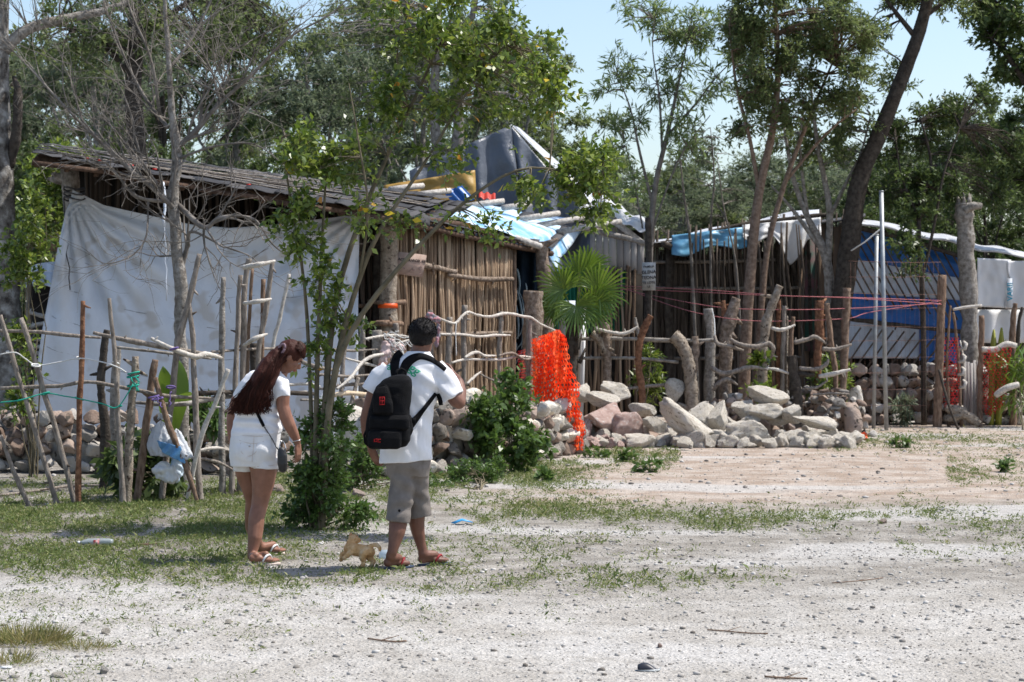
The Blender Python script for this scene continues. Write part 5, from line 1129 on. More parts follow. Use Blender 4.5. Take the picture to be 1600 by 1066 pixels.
# ------------------------------------------------------------------ pale rubble pile: every rock its own object
rocks_me = {}; RS = 1.04
def rock(px, py, D, s, m, label, rz=0, ry=0, k=0, group=None, rx=0):
    key = (k, m)
    if key not in rocks_me:
        b = MB(); b.quadarr(*ROCKS_HI[k]); me = b.mesh('rock_mesh'); me.materials.append(M[m]); rocks_me[key] = me
    o = link(bpy.data.objects.new('rock', rocks_me[key])); o.location = P(px, py, D); o.scale = [x*RS for x in s]; o.rotation_euler = (rx, ry, rz)
    tag(o, label, 'rock', group); return o
big = [ # px,py(centre), D, half size (w,d,h), mat, label, rz, ry
 (948, 660, 28.3, (.42, .32, .26), 'rock_pink', 'large pinkish boulder low on the left of the rubble pile', .2, .25, 0),
 (983, 672, 28.2, (.27, .25, .22), 'rock_pink', 'grey pink rock right of the large pinkish boulder', .5, .3, 1),
 (944, 632, 28.6, (.30, .28, .13), 'rock_pale', 'flat block with a bright top resting on the pinkish boulder', .3, .14, 2),
 (960, 615, 29.1, (.32, .25, .15), 'rock_pale', 'bright slab at the back left crest of the rubble pile', .4, .35, 3),
 (905, 618, 29.0, (.2, .2, .2), 'rock_pale', 'rounded pale rock at the left shoulder of the pile beside the orange net', .1, .2, 4),
 (1003, 692, 27.6, (.34, .26, .15), 'rock_pale', 'broad light block lying at the front left foot of the pile', .1, .02, 5),
 (941, 688, 27.9, (.17, .15, .09), 'rock_pink', 'small squared pink block near the net at the foot of the pile', .2, 0, 6),
 (915, 676, 28.1, (.12, .2, .2), 'rock_pink', 'narrow dusky rock squeezed beside the orange net', .2, 0, 7),
 (1004, 644, 28.7, (.24, .2, .15), 'rock_pale', 'white rock in the left middle of the pile', .6, .2, 8),
 (1024, 664, 28.2, (.24, .18, .15), 'rock_pale', 'tan angular rock just left of the leaning slab', .3, .5, 9),
 (1073, 672, 27.8, (.60, .2, .2), 'rock_pale', 'long leaning slab sloping down to the right in the middle of the pile', .1, .72, 10),
 (1098, 656, 28.4, (.34, .24, .26), 'rock_pale', 'big pale block behind the top of the leaning slab', .4, .3, 11),
 (1122, 660, 28.3, (.22, .2, .3), 'rock_pale', 'upright wedge of pale stone right of the leaning slab', .8, .4, 0),
 (1173, 682, 27.9, (.36, .28, .2), 'rock_pale', 'triangular white boulder at the front centre of the pile', .2, .05, 1),
 (1203, 627, 28.9, (.38, .26, .15), 'rock_pale', 'topmost long white slab of the rubble pile', .1, .2, 2),
 (1198, 646, 28.6, (.34, .28, .13), 'rock_pale', 'wide block just below the topmost slab', .2, .02, 3),
 (1272, 662, 28.2, (.42, .2, .13), 'rock_pale', 'long loaf shaped slab sticking out to the right of the pile', .0, .2, 4),
 (1163, 640, 28.8, (.22, .2, .15), 'rock_pale', 'sunlit wedge left of the topmost slab', .9, -.4, 5),
 (1238, 648, 28.5, (.2, .2, .17), 'rock_pale', 'blunt white rock right below the topmost slab', .3, .2, 6),
 (1306, 694, 27.8, (.2, .16, .12), 'rock_pale', 'white rock at the right foot of the pile', .3, .1, 7),
 (1322, 699, 27.6, (.15, .14, .1), 'rock_pale', 'last pale rock at the far right foot of the pile', .3, .1, 8),
 (1272, 684, 27.8, (.16, .14, .14), 'rock_pale', 'grey white rock below the loaf shaped slab', .3, .4, 9),
 (1055, 618, 30.0, (.2, .12, .2), 'rock_pale', 'squared pale block standing behind the pile between two log posts', .5, .1, 2),
 (1068, 708, 26.9, (.3, .1, .03), 'rock_pale', 'thin flat shard lying on the dirt in front of the leaning slab', -.3, .12, 3),
]
for k, (px, py, D, s, m, lab, rz, ry, kk) in enumerate(big): rock(px, py-3, D, s, m, lab, rz, ry, kk)
rn = random.Random(44)
def near_(px, py):
    c = [(915, 640, 'beside the orange net'), (945, 660, 'against the large pinkish boulder'), (985, 640, 'behind the flat bright block'), (1000, 690, 'around the broad block at the front left foot'), (1040, 650, 'left of the leaning slab'), (1085, 690, 'under the leaning slab'), (1105, 650, 'behind the leaning slab'),
         (1135, 660, 'beside the upright wedge'), (1135, 695, 'at the foot of the upright wedge'), (1175, 660, 'behind the triangular white boulder'), (1180, 698, 'in front of the triangular white boulder'), (1210, 640, 'under the topmost slab'), (1220, 670, 'right of the triangular white boulder'), (1235, 698, 'at the foot below the loaf shaped slab'), (1255, 650, 'behind the loaf shaped slab'), (1290, 680, 'under the right end of the loaf shaped slab'), (1325, 695, 'at the far right foot of the pile')]
    return min(c, key=lambda t_: (t_[0]-px)**2+(1.6*(t_[1]-py))**2)[2]
for i in range(175):
    px = rn.uniform(905, 1335); top = np.interp(px, [890, 940, 1000, 1060, 1100, 1180, 1230, 1290, 1345], [650, 640, 655, 680, 650, 640, 650, 672, 700]); f_ = rn.random()**.7
    py = top+8+(702-top)*f_; D = 28.75-1.3*f_; s = (rn.uniform(.07, .13) if i % 2 else rn.uniform(.13, .19))*(1 if f_ < .8 else .8)
    if px > 1110 or py > 690 or i % 3 == 0:
        rock(px, min(py, 505+F*(HC-s*.5)/D), D, (s*rn.uniform(1, 1.5), s, s*rn.uniform(.6, .9)), 'rock_pale' if px > 1000 or rn.random() < .5 else 'rock_pink', ('larger' if s > .11 else 'small')+' chunk of rubble '+near_(px, py), rn.uniform(0, 3), rn.uniform(-.5, .5), rn.randrange(12), 'small chunks of the rubble pile')
cb = MB()
for i in range(26):
    px = 900+i*17; top = np.interp(px, [890, 940, 1000, 1060, 1100, 1180, 1230, 1290, 1345], [640, 628, 645, 670, 650, 635, 650, 675, 702]); q = P(px, top+18, 29.0); add_rock(cb, Vector((q.x, 28.9, q.z*.45)), (.22, .35, max(.08, q.z*.55)), rn)
solo('rubble_heap_core', cb, M['rock_brown'], 'shadowed broken stone packed underneath the pale rubble rocks', 'rubble', (P(1110, 700, 28.9).x, 28.9, 0))
for px, py, s, m, lab in ((1030, 1012, (.021, .016, .014), 'rock_pink', 'small reddish brown stone lying right of centre on the bare gravel'), (356, 975, (.028, .03, .02), 'rock_pale', 'rounded pale stone near the lower left weeds'), (165, 990, (.035, .03, .022), 'rock_pale', 'pale pointed stone left of the rounded one'), (92, 1058, (.05, .04, .022), 'rock_pale', 'flat pale stone at the bottom edge'),
                          (163, 1052, (.035, .04, .028), 'rock_grey', 'grey mossy stone at the bottom edge right of the flat pale one'), (20, 1022, (.03, .03, .02), 'rock_pale', 'pale stone beside the large yellow grass tuft'), (268, 880, (.03, .03, .018), 'rock_grey', 'dark stone on the weeds left of the feet of the woman'), (560, 778, (.13, .1, .07), 'rock_brown', 'brown boulder on the grass behind the round bush'),
                          (565, 742, (.14, .1, .09), 'rock_brown', 'brown rock at the foot of the wall left of the man'), (432, 770, (.12, .1, .08), 'rock_brown', 'tan rock on the grass just right of the thigh of the woman'), (395, 752, (.14, .1, .06), 'rock_grey', 'grey flat rock behind the legs of the woman'), (1380, 818, (.06, .04, .03), 'rock_brown', 'lone dark clod near the right end of the grass strip'), (745, 763, (.05, .04, .03), 'rock_pale', 'yellowish stone in the weeds by the stone wall')):
    q = G(px, py); o = rock(px, py, q.y, s, m, lab, R.uniform(0, 3), 0, R.randrange(12)); o.location = (q.x, q.y, s[2]*.55)
# ------------------------------------------------------------------ pole fence on the left
def post(t, pts, r, m='stick_grey', name='post', label=None, ground=True, sides=8, jit=.09, capm=None):
    pts = [Vector(p) for p in pts]
    if ground and pts[-1].z < .25: pts[-1].z = -.05
    return rail(t, pts, r, m, name, sides, jit, label)
D = 18.9
lf = T('pole_fence', 'rickety fence of thin upright poles tied with cord, left of the woman', 'fence', (P(190, 780, D).x, D, 0)); lf.rs = .84
for pts, r, m, lab in (
    ([P(0, 493, D), P(48, 650, D), P(92, 797, D)], [.024, .028, .03], 'stick_grey', 'pole leaning right at the left edge'),
    ([P(33, 497, D+.1), P(78, 640, D+.1), P(119, 790, D+.1)], [.03, .031, .033], 'stick_grey', 'second pole, leaning right'),
    ([P(129, 470, D), P(127, 560, D), P(124, 640, D), P(123, 788, D)], [.024, .03, .03, .033], 'log_red', 'upright reddish brown pole'),
    ([P(170, 466, D), P(180, 560, D), P(186, 680, D), P(193, 783, D)], [.02, .026, .03, .035], 'stick_grey', 'thin tall pole tied to the pale one'),
    ([P(212, 557, D+.1), P(205, 640, D+.1), P(199, 778, D+.1)], [.043, .046, .05], 'log_light', 'short thick pale pole with a cut top'),
    ([P(241, 562, D+.3), P(234, 620, D+.3), P(213, 770, D+.3)], [.036, .042, .04], 'stick_brown', None),
    ([P(242, 590, D+.2), P(262, 660, D+.2), P(288, 720, D+.2), P(312, 776, D+.2)], [.03, .033, .033, .02], 'stick_brown', 'pole slanting down to the right'),
    ([P(312, 397, D+.4), P(290, 490, D+.4), P(275, 560, D+.4), P(252, 772, D+.4)], [.028, .034, .036, .036], 'stick_grey', 'tall pole leaning left beside the bare tree'),
    ([P(297, 470, D+.4), P(304, 600, D+.4), P(312, 774, D+.3)], [.024, .034, .042], 'stick_grey', None),
    ([P(0, 680, D-.1), P(24, 742, D-.1), P(50, 803, D-.1)], [.022, .024, .024], 'stick_grey', None),
    ([P(349, 433, D+1), P(346, 560, D+1), P(348, 765, D+1)], [.032, .036, .04], 'bark_grey', 'straight grey post behind the hair of the woman'),
    ([P(376, 430, D+1.1), P(370, 540, D+1.1), P(362, 765, D+1)], [.028, .03, .035], 'stick_grey', None),
    ([P(388, 404, D+1.2), P(382, 470, D+1.2), P(374, 770, D+1.1)], [.032, .032, .036], 'stick_grey', None),
    ([P(394, 420, D+1.3), P(387, 560, D+1.3), P(384, 760, D+1.3)], [.02, .022, .03], 'stick_brown', None),
    ([P(426, 406, D+1.2), P(416, 480, D+1.2), P(404, 560, D+1.2), P(398, 765, D+1.2)], [.024, .03, .032, .034], 'stick_grey', None),
    ([P(411, 436, D+1.3), P(410, 560, D+1.3), P(412, 760, D+1.3)], [.026, .024, .03], 'stick_brown', None),
    ([P(452, 428, D+1.8), P(436, 500, D+1.8), P(425, 560, D+1.8), P(418, 760, D+1.7)], [.02, .024, .024, .026], 'stick_white', 'pale thin pole leaning left'),
    ([P(397, 536, D+1.5), P(396, 600, D+1.5), P(398, 750, D+1.5)], [.045, .045, .045], 'bark_dark', None),
    ([P(357, 577, D+.2), P(336, 630, D+.2), P(312, 692, D+.2), P(290, 778, D+.3)], [.026, .028, .028, .02], 'stick_white', 'pale stick leaning against the posts')): post(lf, pts, r, m, label=lab)
for pts, r, m in (
    ([P(381, 418, D+1), P(404, 414, D+.9), P(430, 408, D+1)], [.03, .032, .024], 'stick_white'), ([P(380, 474, D+1), P(402, 471, D+.9), P(423, 467, D+1)], [.024, .028, .02], 'stick_white'),
    ([P(381, 540, D+1), P(398, 529, D+.9), P(417, 522, D+1)], [.022, .032, .022], 'stick_white'),
    ([P(-20, 516, D+.15), P(60, 519, D+.12), P(110, 524, D+.12), P(158, 528, D+.2)], [.018, .022, .02, .015], 'stick_grey'), ([P(146, 520, D+.3), P(200, 532, D+.3), P(270, 545, D+.4), P(345, 556, D+.7)], [.026, .03, .028, .024], 'stick_grey'),
    ([P(237, 529, D+.2), P(270, 545, D+.15), P(305, 557, D+.3), P(322, 553, D+.4), P(346, 559, D+.7)], [.02, .026, .03, .034, .03], 'stick_white'),
    ([P(0, 607, D+.2), P(90, 603, D+.15), P(140, 597, D+.2), P(210, 609, D+.2), P(262, 619, D+.3), P(330, 622, D+.6)], [.022, .022, .02, .022, .024, .02], 'stick_grey'),
    ([P(182, 543, D+.5), P(240, 549, D+.5), P(330, 560, D+.8)], [.016, .016, .015], 'bark_grey'),
    ([P(212, 629, D+.6), P(280, 632, D+.6), P(370, 618, D+1.2), P(480, 614, D+2)], [.02, .026, .028, .025], 'bark_grey'), ([P(310, 615, D+.8), P(400, 612, D+1.3), P(490, 616, D+2)], [.026, .026, .024], 'bark_dark'),
    ([P(310, 705, D+.5), P(335, 700, D+.6), P(352, 701, D+.8)], [.018, .02, .016], 'stick_white'), ([P(310, 716, D+.5), P(340, 722, D+.7), P(366, 735, D+.8)], [.018, .02, .012], 'stick_grey'),
    ([P(330, 550, D+.9), P(420, 545, D+1.5), P(480, 548, D+2)], [.018, .018, .018], 'stick_grey'), ([P(460, 560, D+2), P(490, 572, D+2), P(530, 580, D+2.4)], [.024, .026, .02], 'stick_grey'),
    ([P(455, 546, D+1.9), P(480, 545, D+2), P(520, 547, D+2.3)], [.02, .02, .02], 'stick_white'), ([P(440, 602, D+1.9), P(480, 600, D+2), P(500, 604, D+2.1)], [.02, .02, .016], 'stick_white')): rail(lf, pts, r, m)
def cord(t, pts, r, m, name='cord', sub=6, jit=0):
    mb = MB(); mb.tube(smooth_path([Vector(p) for p in pts], sub), r, 5, jit=jit); return t.add(name, mb, M[m], True)
cord(lf, [P(0, 554, D-.05), P(24, 551, D-.05), P(40, 561, D), P(58, 571, D+.05), P(92, 566, D), P(124, 560, D-.04), P(160, 566, D-.02), P(184, 574, D-.04), P(197, 582, D)], .006, 'cord_white')
cord(lf, [P(0, 629, D-.05), P(33, 625, D-.04), P(70, 615, D+.05), P(100, 619, D), P(123, 623, D-.05), P(160, 631, D-.03), P(184, 636, D-.04), P(208, 600, D+.02)], .006, 'cord_green')
for px, py, m, r_ in ((16, 551, 'cord_white', .034), (56, 571, 'cord_white', .038), (125, 560, 'cord_white', .036), (180, 567, 'cord_white', .032), (33, 625, 'cord_green', .035), (71, 615, 'cord_green', .036), (124, 623, 'cord_green', .037), (184, 636, 'cord_green', .035), (208, 588, 'cord_green', .055), (209, 583, 'cord_green', .054), (208, 602, 'cord_green', .053),
                      (240, 620, 'cord_purple', .048), (267, 605, 'cord_purple', .04), (272, 545, 'cord_purple', .038), (246, 623, 'cord_purple', .05)):
    mb = MB(); q = P(px, py, D+(.1 if px > 200 else .02)); dd = .0
    ring = [q+Vector((math.cos(a)*r_, math.sin(a)*r_, .012*math.sin(a+px))) for a in [i*math.pi/5 for i in range(11)]]; mb.tube(ring, .008, 5)
    lf.add('knot', mb, M[m], True)
for px, py, m in ((212, 590, 'cord_green'), (215, 592, 'cord_green'), (246, 620, 'cord_purple'), (268, 612, 'cord_purple'), (205, 590, 'cord_green')):
    mb = MB(); q = P(px, py, D-.0); mb.tube(wob_path(q, q+Vector((R.uniform(-.03, .1), -.04, R.uniform(-.16, .03))), 5, .2), .006, 4); lf.add('cord_end', mb, M[m], True)
dp = T('charred_post', 'dark mossy crooked post between the poles in front of the stone wall', 'post', (P(162, 660, 20.5).x, 20.5, 0))
post(dp, [P(167, 516, 20.5), P(161, 560, 20.5), P(158, 610, 20.5), P(163, 672, 20.5), P(163, 757, 20.5)], [.03, .042, .04, .045, .05], 'bark_dark')
solo_p = T('grey_post', 'straight grey post just right of the charred crooked one', 'post', (P(181, 660, 21).x, 21, 0)); post(solo_p, [P(183, 540, 21), P(179, 640, 21), P(178, 755, 21)], [.04, .045, .045], 'bark_grey')

# plastic bag hanging on the fence
def blobs_mesh(items, vox, off, disp=None, sm=3):
    mb = MB()
    for c, r in items: mb.sphere(c, r, 14, 10)
    return remesh(mb, vox, sm, off, disp)
q = P(262, 690, 19.2); bt_ = T('plastic_bag', 'crumpled white plastic bag with a blue patch hanging on the pole fence', 'bag', q)
def crk(co, a=.012, s=14, seed=0):
    return np.array([a*(abs(nz(c, s, seed))*2-.5)+a*.6*nz(c, s*2.3, seed) for c in co])
def bagfn(cxp, cyp, wpx, hpx, D, seed, folds=11, sag=.3):
    def fn(u, v):
        a = u*2*math.pi; e = v**.55*(1-.35*max(0, v-.75)*4*.5); fo = 1+.10*math.sin(a*folds+seed)*v+.16*nz((math.cos(a)*1.5, math.sin(a)*1.5, v*2.5), 1, seed)
        x = math.cos(a)*wpx*e*fo; dz = v+(.10*nz((math.cos(a)*2, math.sin(a)*2, v*3), 1, seed+4)); q = P(cxp+x+sag*wpx*v*v, cyp+hpx*dz, D); q.y += math.sin(a)*.085*e*fo; q += Vector((1, .6, .8))*.012*(abs(nz((a*2.2, v*7, 1), 1, seed))-.2); return q
    mb = MB(); mb.grid(fn, 72, 22); return mb
m_ = mat('bag_plastic', rgb(.6, .62, .66), rgb(.74, .76, .78), 9, .3, .7, 35, spec=.6, trans=.3)
o = bt_.add('bag_body', bagfn(250, 660, 27, 52, 19.2, 1), m_, True); o.modifiers.new('t', 'SOLIDIFY').thickness = .003
o = bt_.add('bag_body', bagfn(276, 672, 20, 44, 19.15, 5, 7, .5), m_, True, 'crumpled right half of the bag'); o.modifiers.new('t', 'SOLIDIFY').thickness = .003
mb = MB(); mb.grid(lambda u, v: P(246+17*u*v+6*u-0*v, 655-9*v*(1-.4*u), 19.15)+Vector((.01*math.sin(u*9), .02*math.sin(u*14+v*3), .01*math.sin(u*12))), 14, 8); o = bt_.add('knot_ear', mb, m_, True); o.modifiers.new('t', 'SOLIDIFY').thickness = .003
mb = MB(); mb.grid(lambda u, v: P(253+30*u-8*(1-v)*(1-u)+8*v*(u), 688+10*u+28*v-16*v*(1-u)*.6, 19.08)+Vector((0, -.02*math.sin(math.pi*u)+.012*math.sin(u*17+v*9), 0)), 24, 18); o = bt_.add('blue_patch', mb, mat('bag_blue', rgb(.06, .2, .42), rgb(.14, .34, .56), 12, .35, .5, 40, spec=.6), True); o.modifiers.new('t', 'SOLIDIFY').thickness = .003
q = P(256, 737, 19.25); me = blobs_mesh([(P(256, 737, 19.2), (.11, .05, .09)), (P(264, 748, 19.2), (.08, .05, .05))], .011, q, lambda co: crk(co, .03, 12, 7)); o = mesh_obj('plastic_scrap', me, M['tarp_sheet'], None, True); o.location = q; tag(o, 'torn white plastic scrap caught in the leaves under the hanging bag', 'plastic scrap')
q = P(276, 728, 19.4); me = blobs_mesh([(q, (.06, .05, .16))], .012, q, lambda co: crk(co, .02, 12, 9)); o = mesh_obj('plastic_scrap', me, M['tarp_sky'], None, True); o.location = q; tag(o, 'pale blue plastic scrap hanging below the bag', 'plastic scrap')

# broad yellow green leaves behind the fence
t = T('young_banana_plant', 'young plant with broad upright yellow green leaves behind the pole fence', 'plant', (P(268, 700, 21.3).x, 21.3, 0)); rn = random.Random(6)
for pts, wd in (([P(268, 690, 21.3), P(262, 620, 21.3), P(255, 572, 21.2)], .1), ([P(268, 690, 21.3), P(280, 610, 21.3), P(277, 560, 21.3)], .1), ([P(268, 690, 21.3), P(280, 630, 21.2), P(297, 612, 21.0)], .09), ([P(268, 690, 21.3), P(258, 640, 21.2), P(250, 610, 21.0)], .06)):
    sp = smooth_path(pts, 7); mb = MB(); n_ = len(sp); vs = []
    for i, s_ in enumerate(sp):
        w_ = wd*math.sin(math.pi*min(1, max(.02, (i/(n_-1))*1.02)))**.8; vs += [s_+Vector((-w_, 0, 0)), s_+Vector((0, -.02, 0)), s_+Vector((w_, 0, 0))]
    mb.add(vs, [(3*i+k, 3*i+k+1, 3*i+k+4, 3*i+k+3) for i in range(n_-1) for k in (0, 1)]); t.add('leaf', mb, M['leaf_palm'], True)

# ------------------------------------------------------------------ lattice fence behind the man
def md(px): return float(np.interp(px, [480, 600, 700, 880], [23.9, 24.9, 25.6, 27.6]))
def Q(px, py, o=0): return P(px, py, md(px)+o)
mf = T('branch_fence', 'fence of grey posts and crooked white branches along the sunlit stick wall', 'fence', (P(720, 700, 25.6).x, 25.6, 0)); mf.rs = .82
for pts, r, m in (([Q(588, 516), Q(592, 570), Q(594, 640), Q(596, 740)], [.075, .08, .08, .08], 'bark_grey'), ([Q(601, 518), Q(603, 600), Q(604, 740)], [.06, .06, .06], 'bark_red'), ([Q(565, 490, .3), Q(566, 600, .3), Q(567, 730, .3)], [.045, .045, .045], 'bark_grey'),
                  ([Q(618, 505, .1), Q(622, 560, .1), Q(624, 700, .1)], [.04, .04, .04], 'stick_grey'), ([Q(672, 484, .2), Q(674, 600, .2), Q(675, 700, .2)], [.035, .04, .04], 'stick_grey'), ([Q(702, 495), Q(701, 560), Q(700, 690)], [.045, .046, .046], 'stick_grey'),
                  ([Q(726, 477), Q(725, 560), Q(727, 690)], [.044, .044, .044], 'stick_grey'), ([Q(783, 487), Q(780, 560), Q(779, 690)], [.036, .034, .038], 'stick_grey'), ([Q(826, 498), Q(827, 560), Q(829, 690)], [.05, .052, .05], 'stick_grey'),
                  ([Q(545, 505, -.2), Q(535, 580, -.2), Q(528, 700, -.3)], [.03, .032, .032], 'stick_grey'), ([Q(512, 540, -.2), Q(508, 620, -.2), Q(505, 730, -.2)], [.03, .032, .032], 'bark_dark'), ([Q(560, 590, -.3), Q(548, 640, -.3), Q(540, 720, -.3)], [.03, .032, .032], 'stick_grey')): post(mf, pts, r, m)
for pts, r, m in (([Q(680, 494, -.06), Q(700, 503, -.07), Q(712, 505, -.07), Q(722, 494, -.08), Q(732, 488, -.08), Q(745, 492, -.06), Q(765, 495, -.06), Q(792, 490, -.07), Q(815, 494, -.06), Q(830, 497, -.08), Q(845, 507, -.06), Q(872, 518, -.06)], [.018, .02, .02, .02, .024, .022, .022, .024, .022, .024, .02, .018], 'stick_white'),
                  ([Q(688, 522, -.06), Q(720, 523, -.07), Q(750, 526, -.06), Q(775, 524, -.08), Q(798, 524, -.06)], [.02, .022, .022, .024, .02], 'stick_white'), ([Q(705, 567, -.06), Q(730, 562, -.07), Q(780, 562, -.06), Q(815, 557, -.06), Q(860, 563, -.06)], [.02, .022, .022, .02, .018], 'stick_white'),
                  ([Q(726, 559, -.1), Q(738, 552, -.1), Q(748, 551, -.1), Q(757, 556, -.1), Q(775, 556, -.1)], [.024, .026, .022, .022, .02], 'stick_white'), ([Q(780, 556, -.1), Q(800, 552, -.1), Q(822, 562, -.1), Q(850, 553, -.1), Q(880, 556, -.1)], [.02, .024, .022, .024, .02], 'stick_grey'),
                  ([Q(730, 600, -.1), Q(742, 588, -.1), Q(751, 581, -.1)], [.024, .024, .018], 'stick_white'), ([Q(748, 583, -.08), Q(765, 592, -.08), Q(782, 598, -.08)], [.012, .014, .012], 'bark_grey'),
                  ([Q(570, 530, -.15), Q(592, 526, -.15), Q(615, 524, -.1), Q(638, 526, -.1)], [.018, .02, .02, .018], 'stick_white'), ([Q(600, 545, -.15), Q(620, 537, -.1), Q(645, 530, -.1)], [.018, .02, .018], 'stick_white'),
                  ([Q(526, 608, -.4), Q(548, 590, -.4), Q(565, 568, -.3), Q(585, 556, -.3), Q(620, 552, -.2)], [.022, .026, .028, .026, .02], 'stick_white'), ([Q(480, 583, -.3), Q(540, 588, -.3), Q(600, 584, -.2)], [.022, .022, .022], 'stick_grey'),
                  ([Q(500, 608, -.2), Q(560, 600, -.2), Q(600, 604, -.2)], [.022, .026, .022], 'stick_grey'), ([Q(520, 618, -.3), Q(545, 614, -.3), Q(575, 617, -.3)], [.034, .034, .03], 'cut_wood'), ([Q(500, 640, -.3), Q(560, 634, -.3), Q(600, 640, -.2)], [.026, .026, .022], 'stick_grey'),
                  ([Q(530, 668, -.4), Q(560, 662, -.4), Q(590, 668, -.4)], [.03, .03, .026], 'stick_white'), ([Q(470, 625, -.3), Q(520, 628, -.3), Q(560, 650, -.3)], [.02, .02, .02], 'bark_grey'), ([Q(540, 560, -.2), Q(570, 568, -.2), Q(600, 575, -.2)], [.018, .02, .016], 'stick_white'),
                  ([Q(505, 545, -.1), Q(550, 548, -.1), Q(590, 546, -.1)], [.02, .02, .02], 'stick_grey')): rail(mf, pts, r, m, jit=.16)
cord(mf, [Q(713, 505, -.12), Q(712, 520, -.13), Q(713, 556, -.12)], .007, 'cord_white')
rn = random.Random(8)
for k in range(16): 
    mb = MB(); a = Q(604+rn.uniform(-6, 6), 526+rn.uniform(-6, 10), -.2); mb.tube(wob_path(a, a+Vector((rn.uniform(-.05, .35), -.05, rn.uniform(-.3, .08))), 7, .25, 0, rn), .006, 4); mf.add('plastic_string', mb, M['cord_white'], True)
q = Q(607, 545, -.25); me = blobs_mesh([(Q(603, 548, -.25), (.07, .05, .12)), (Q(612, 536, -.25), (.05, .04, .05)), (Q(600, 562, -.25), (.05, .04, .08)), (Q(622, 545, -.2), (.1, .04, .05)), (Q(596, 572, -.2), (.035, .03, .05))], .012, q, lambda co: crk(co, .03, 12, 5))
o = mesh_obj('pink_rag', me, mat('rag_pink', rgb(.5, .36, .34), rgb(.62, .5, .47), 9, .8), None, True); o.location = q; tag(o, 'faded pink rag knotted on the fence left of the head of the man', 'rag')
q = Q(676, 497, -.15); me = blobs_mesh([(Q(672, 494, -.15), (.06, .04, .05)), (Q(682, 500, -.15), (.05, .04, .05)), (Q(685, 515, -.15), (.03, .03, .1)), (Q(682, 535, -.15), (.025, .03, .08))], .01, q, lambda co: crk(co, .025, 14, 6))
o = mesh_obj('torn_rag', me, mat('rag_mix', rgb(.38, .17, .19), rgb(.24, .23, .26), 12, .8, contrast=(.45, .55)), None, True); o.location = q; tag(o, 'pink and grey torn rag on the fence just above the head of the man', 'rag')

# ------------------------------------------------------------------ nets
def net(fn, nu, nv, hole=.68, wob=.25, rnd=R, drop=.03):
    mb = MB()
    for i in range(nu):
        for j in range(nv):
            if rnd.random() < drop: continue
            off = .5*(j % 2); u0, u1 = (i+off)/(nu+.5), (i+1+off)/(nu+.5); v0, v1 = j/nv, (j+1)/nv
            cu, cv = (u0+u1)/2, (v0+v1)/2; n = 6; outer, inner = [], []
            for k in range(n):
                a = math.pi/6+k*math.pi/3; x, y = math.cos(a), math.sin(a)
                ou = cu+x*(u1-u0)*.58; ov = cv+y*(v1-v0)*.66; outer.append(fn(ou, ov)); h = hole*rnd.uniform(1-wob, 1.08)
                inner.append(fn(cu+x*(u1-u0)*.58*h, cv+y*(v1-v0)*.66*h))
            mb.add(outer+inner, [(k, (k+1) % n, n+(k+1) % n, n+k) for k in range(n)])
    return mb
on = T('orange_net', 'bright orange plastic safety net draped over the fence end and down the stones', 'net', G(880, 704)); rn = random.Random(2)
def n1(u, v):
    tx = 830+40*u; ty = 531-15*u; bx = 829+58*u; by = 622+8*math.sin(u*5)+6*u; q = P(tx+(bx-tx)*v, ty+(by-ty)*v, 26.45+.1*u); q.y += .09*math.sin(u*21+v*4)+.06*nz((u*7, v*6, 0), 1, 2); q.x += .02*nz((u*9, v*9, 1), 1); return q
on.add('main_drape', net(n1, 10, 15, .70, .3, rn, .02), M['net_orange'])
def n1b(u, v): q = n1(u, v); q.y += .16+.05*math.sin(u*16+1); q.x += .02; return q
on.add('main_drape', net(n1b, 10, 14, .62, .3, rn, .02), M['net_orange'], label='second fold of the orange net behind')
def n2(u, v):
    cxx = np.interp(v, [0, .25, .5, .75, 1], [872, 880, 890, 898, 906]); hw = np.interp(v, [0, .2, .5, .8, 1], [4, 11, 14, 12, 6]); q = P(cxx+(2*u-1)*hw, 516+187*v, 26.15-.05*v); q.y += .09*math.sin(u*9+v*22)+.07*nz((u*5, v*14, 0), 1, 4); return q
on.add('hanging_tail', net(n2, 5, 25, .66, .35, rn, .02), M['net_orange'])
def n2b(u, v): q = n2(u, v); q.y += .12; q.x += .04*math.sin(v*17); return q
on.add('hanging_tail', net(n2b, 5, 25, .6, .35, rn, .05), M['net_orange'], label='inner fold of the hanging tail')
def n3(u, v): q = P(807+19*u+4*v, 550-6*u+(80+12*u)*v, 27.4); q.y += .06*math.sin(u*9+v*5); return q
on.add('side_flap', net(n3, 8, 20, .8, .15, rn, .12), M['net_red'])
mb = MB(); stem(mb, [P(852, 652, 26.7), P(868, 634, 26.6), P(880, 627, 26.5), P(874, 520, 26.8)], [.02, .018, .012, .01], 5); on.add('stick', mb, M['bark_dark'], True)
for k, (x0, x1, yt, yb, D, lab) in enumerate(((1474, 1502, 528, 636, 33.2, 'red plastic net hanging beside the tall wooden post on the right'), (1536, 1584, 543, 652, 33.0, 'wider red plastic net hanging from a log near the right edge'))):
    rn2 = random.Random(k+30)
    def nf(u, v, x0=x0, x1=x1, yt=yt, yb=yb, D=D, k=k):
        w_ = 1-.35*v if k else 1-.2*v; c = (x0+x1)/2+(-8*v if k else -4*v); q = P(c+(u-.5)*(x1-x0)*w_, yt+(yb-yt)*v*(1 if k == 0 else (1-.25*abs(u-.3))), D); q.y += .12*math.sin(u*(15+12*k)+v*3)+.04*nz((u*7, v*7, 0), 1, k); return q
    solo('red_net', net(nf, 10+6*k, 24, .8, .15, rn2, .06), M['net_red'], lab, 'net', P((x0+x1)/2, yb, D))

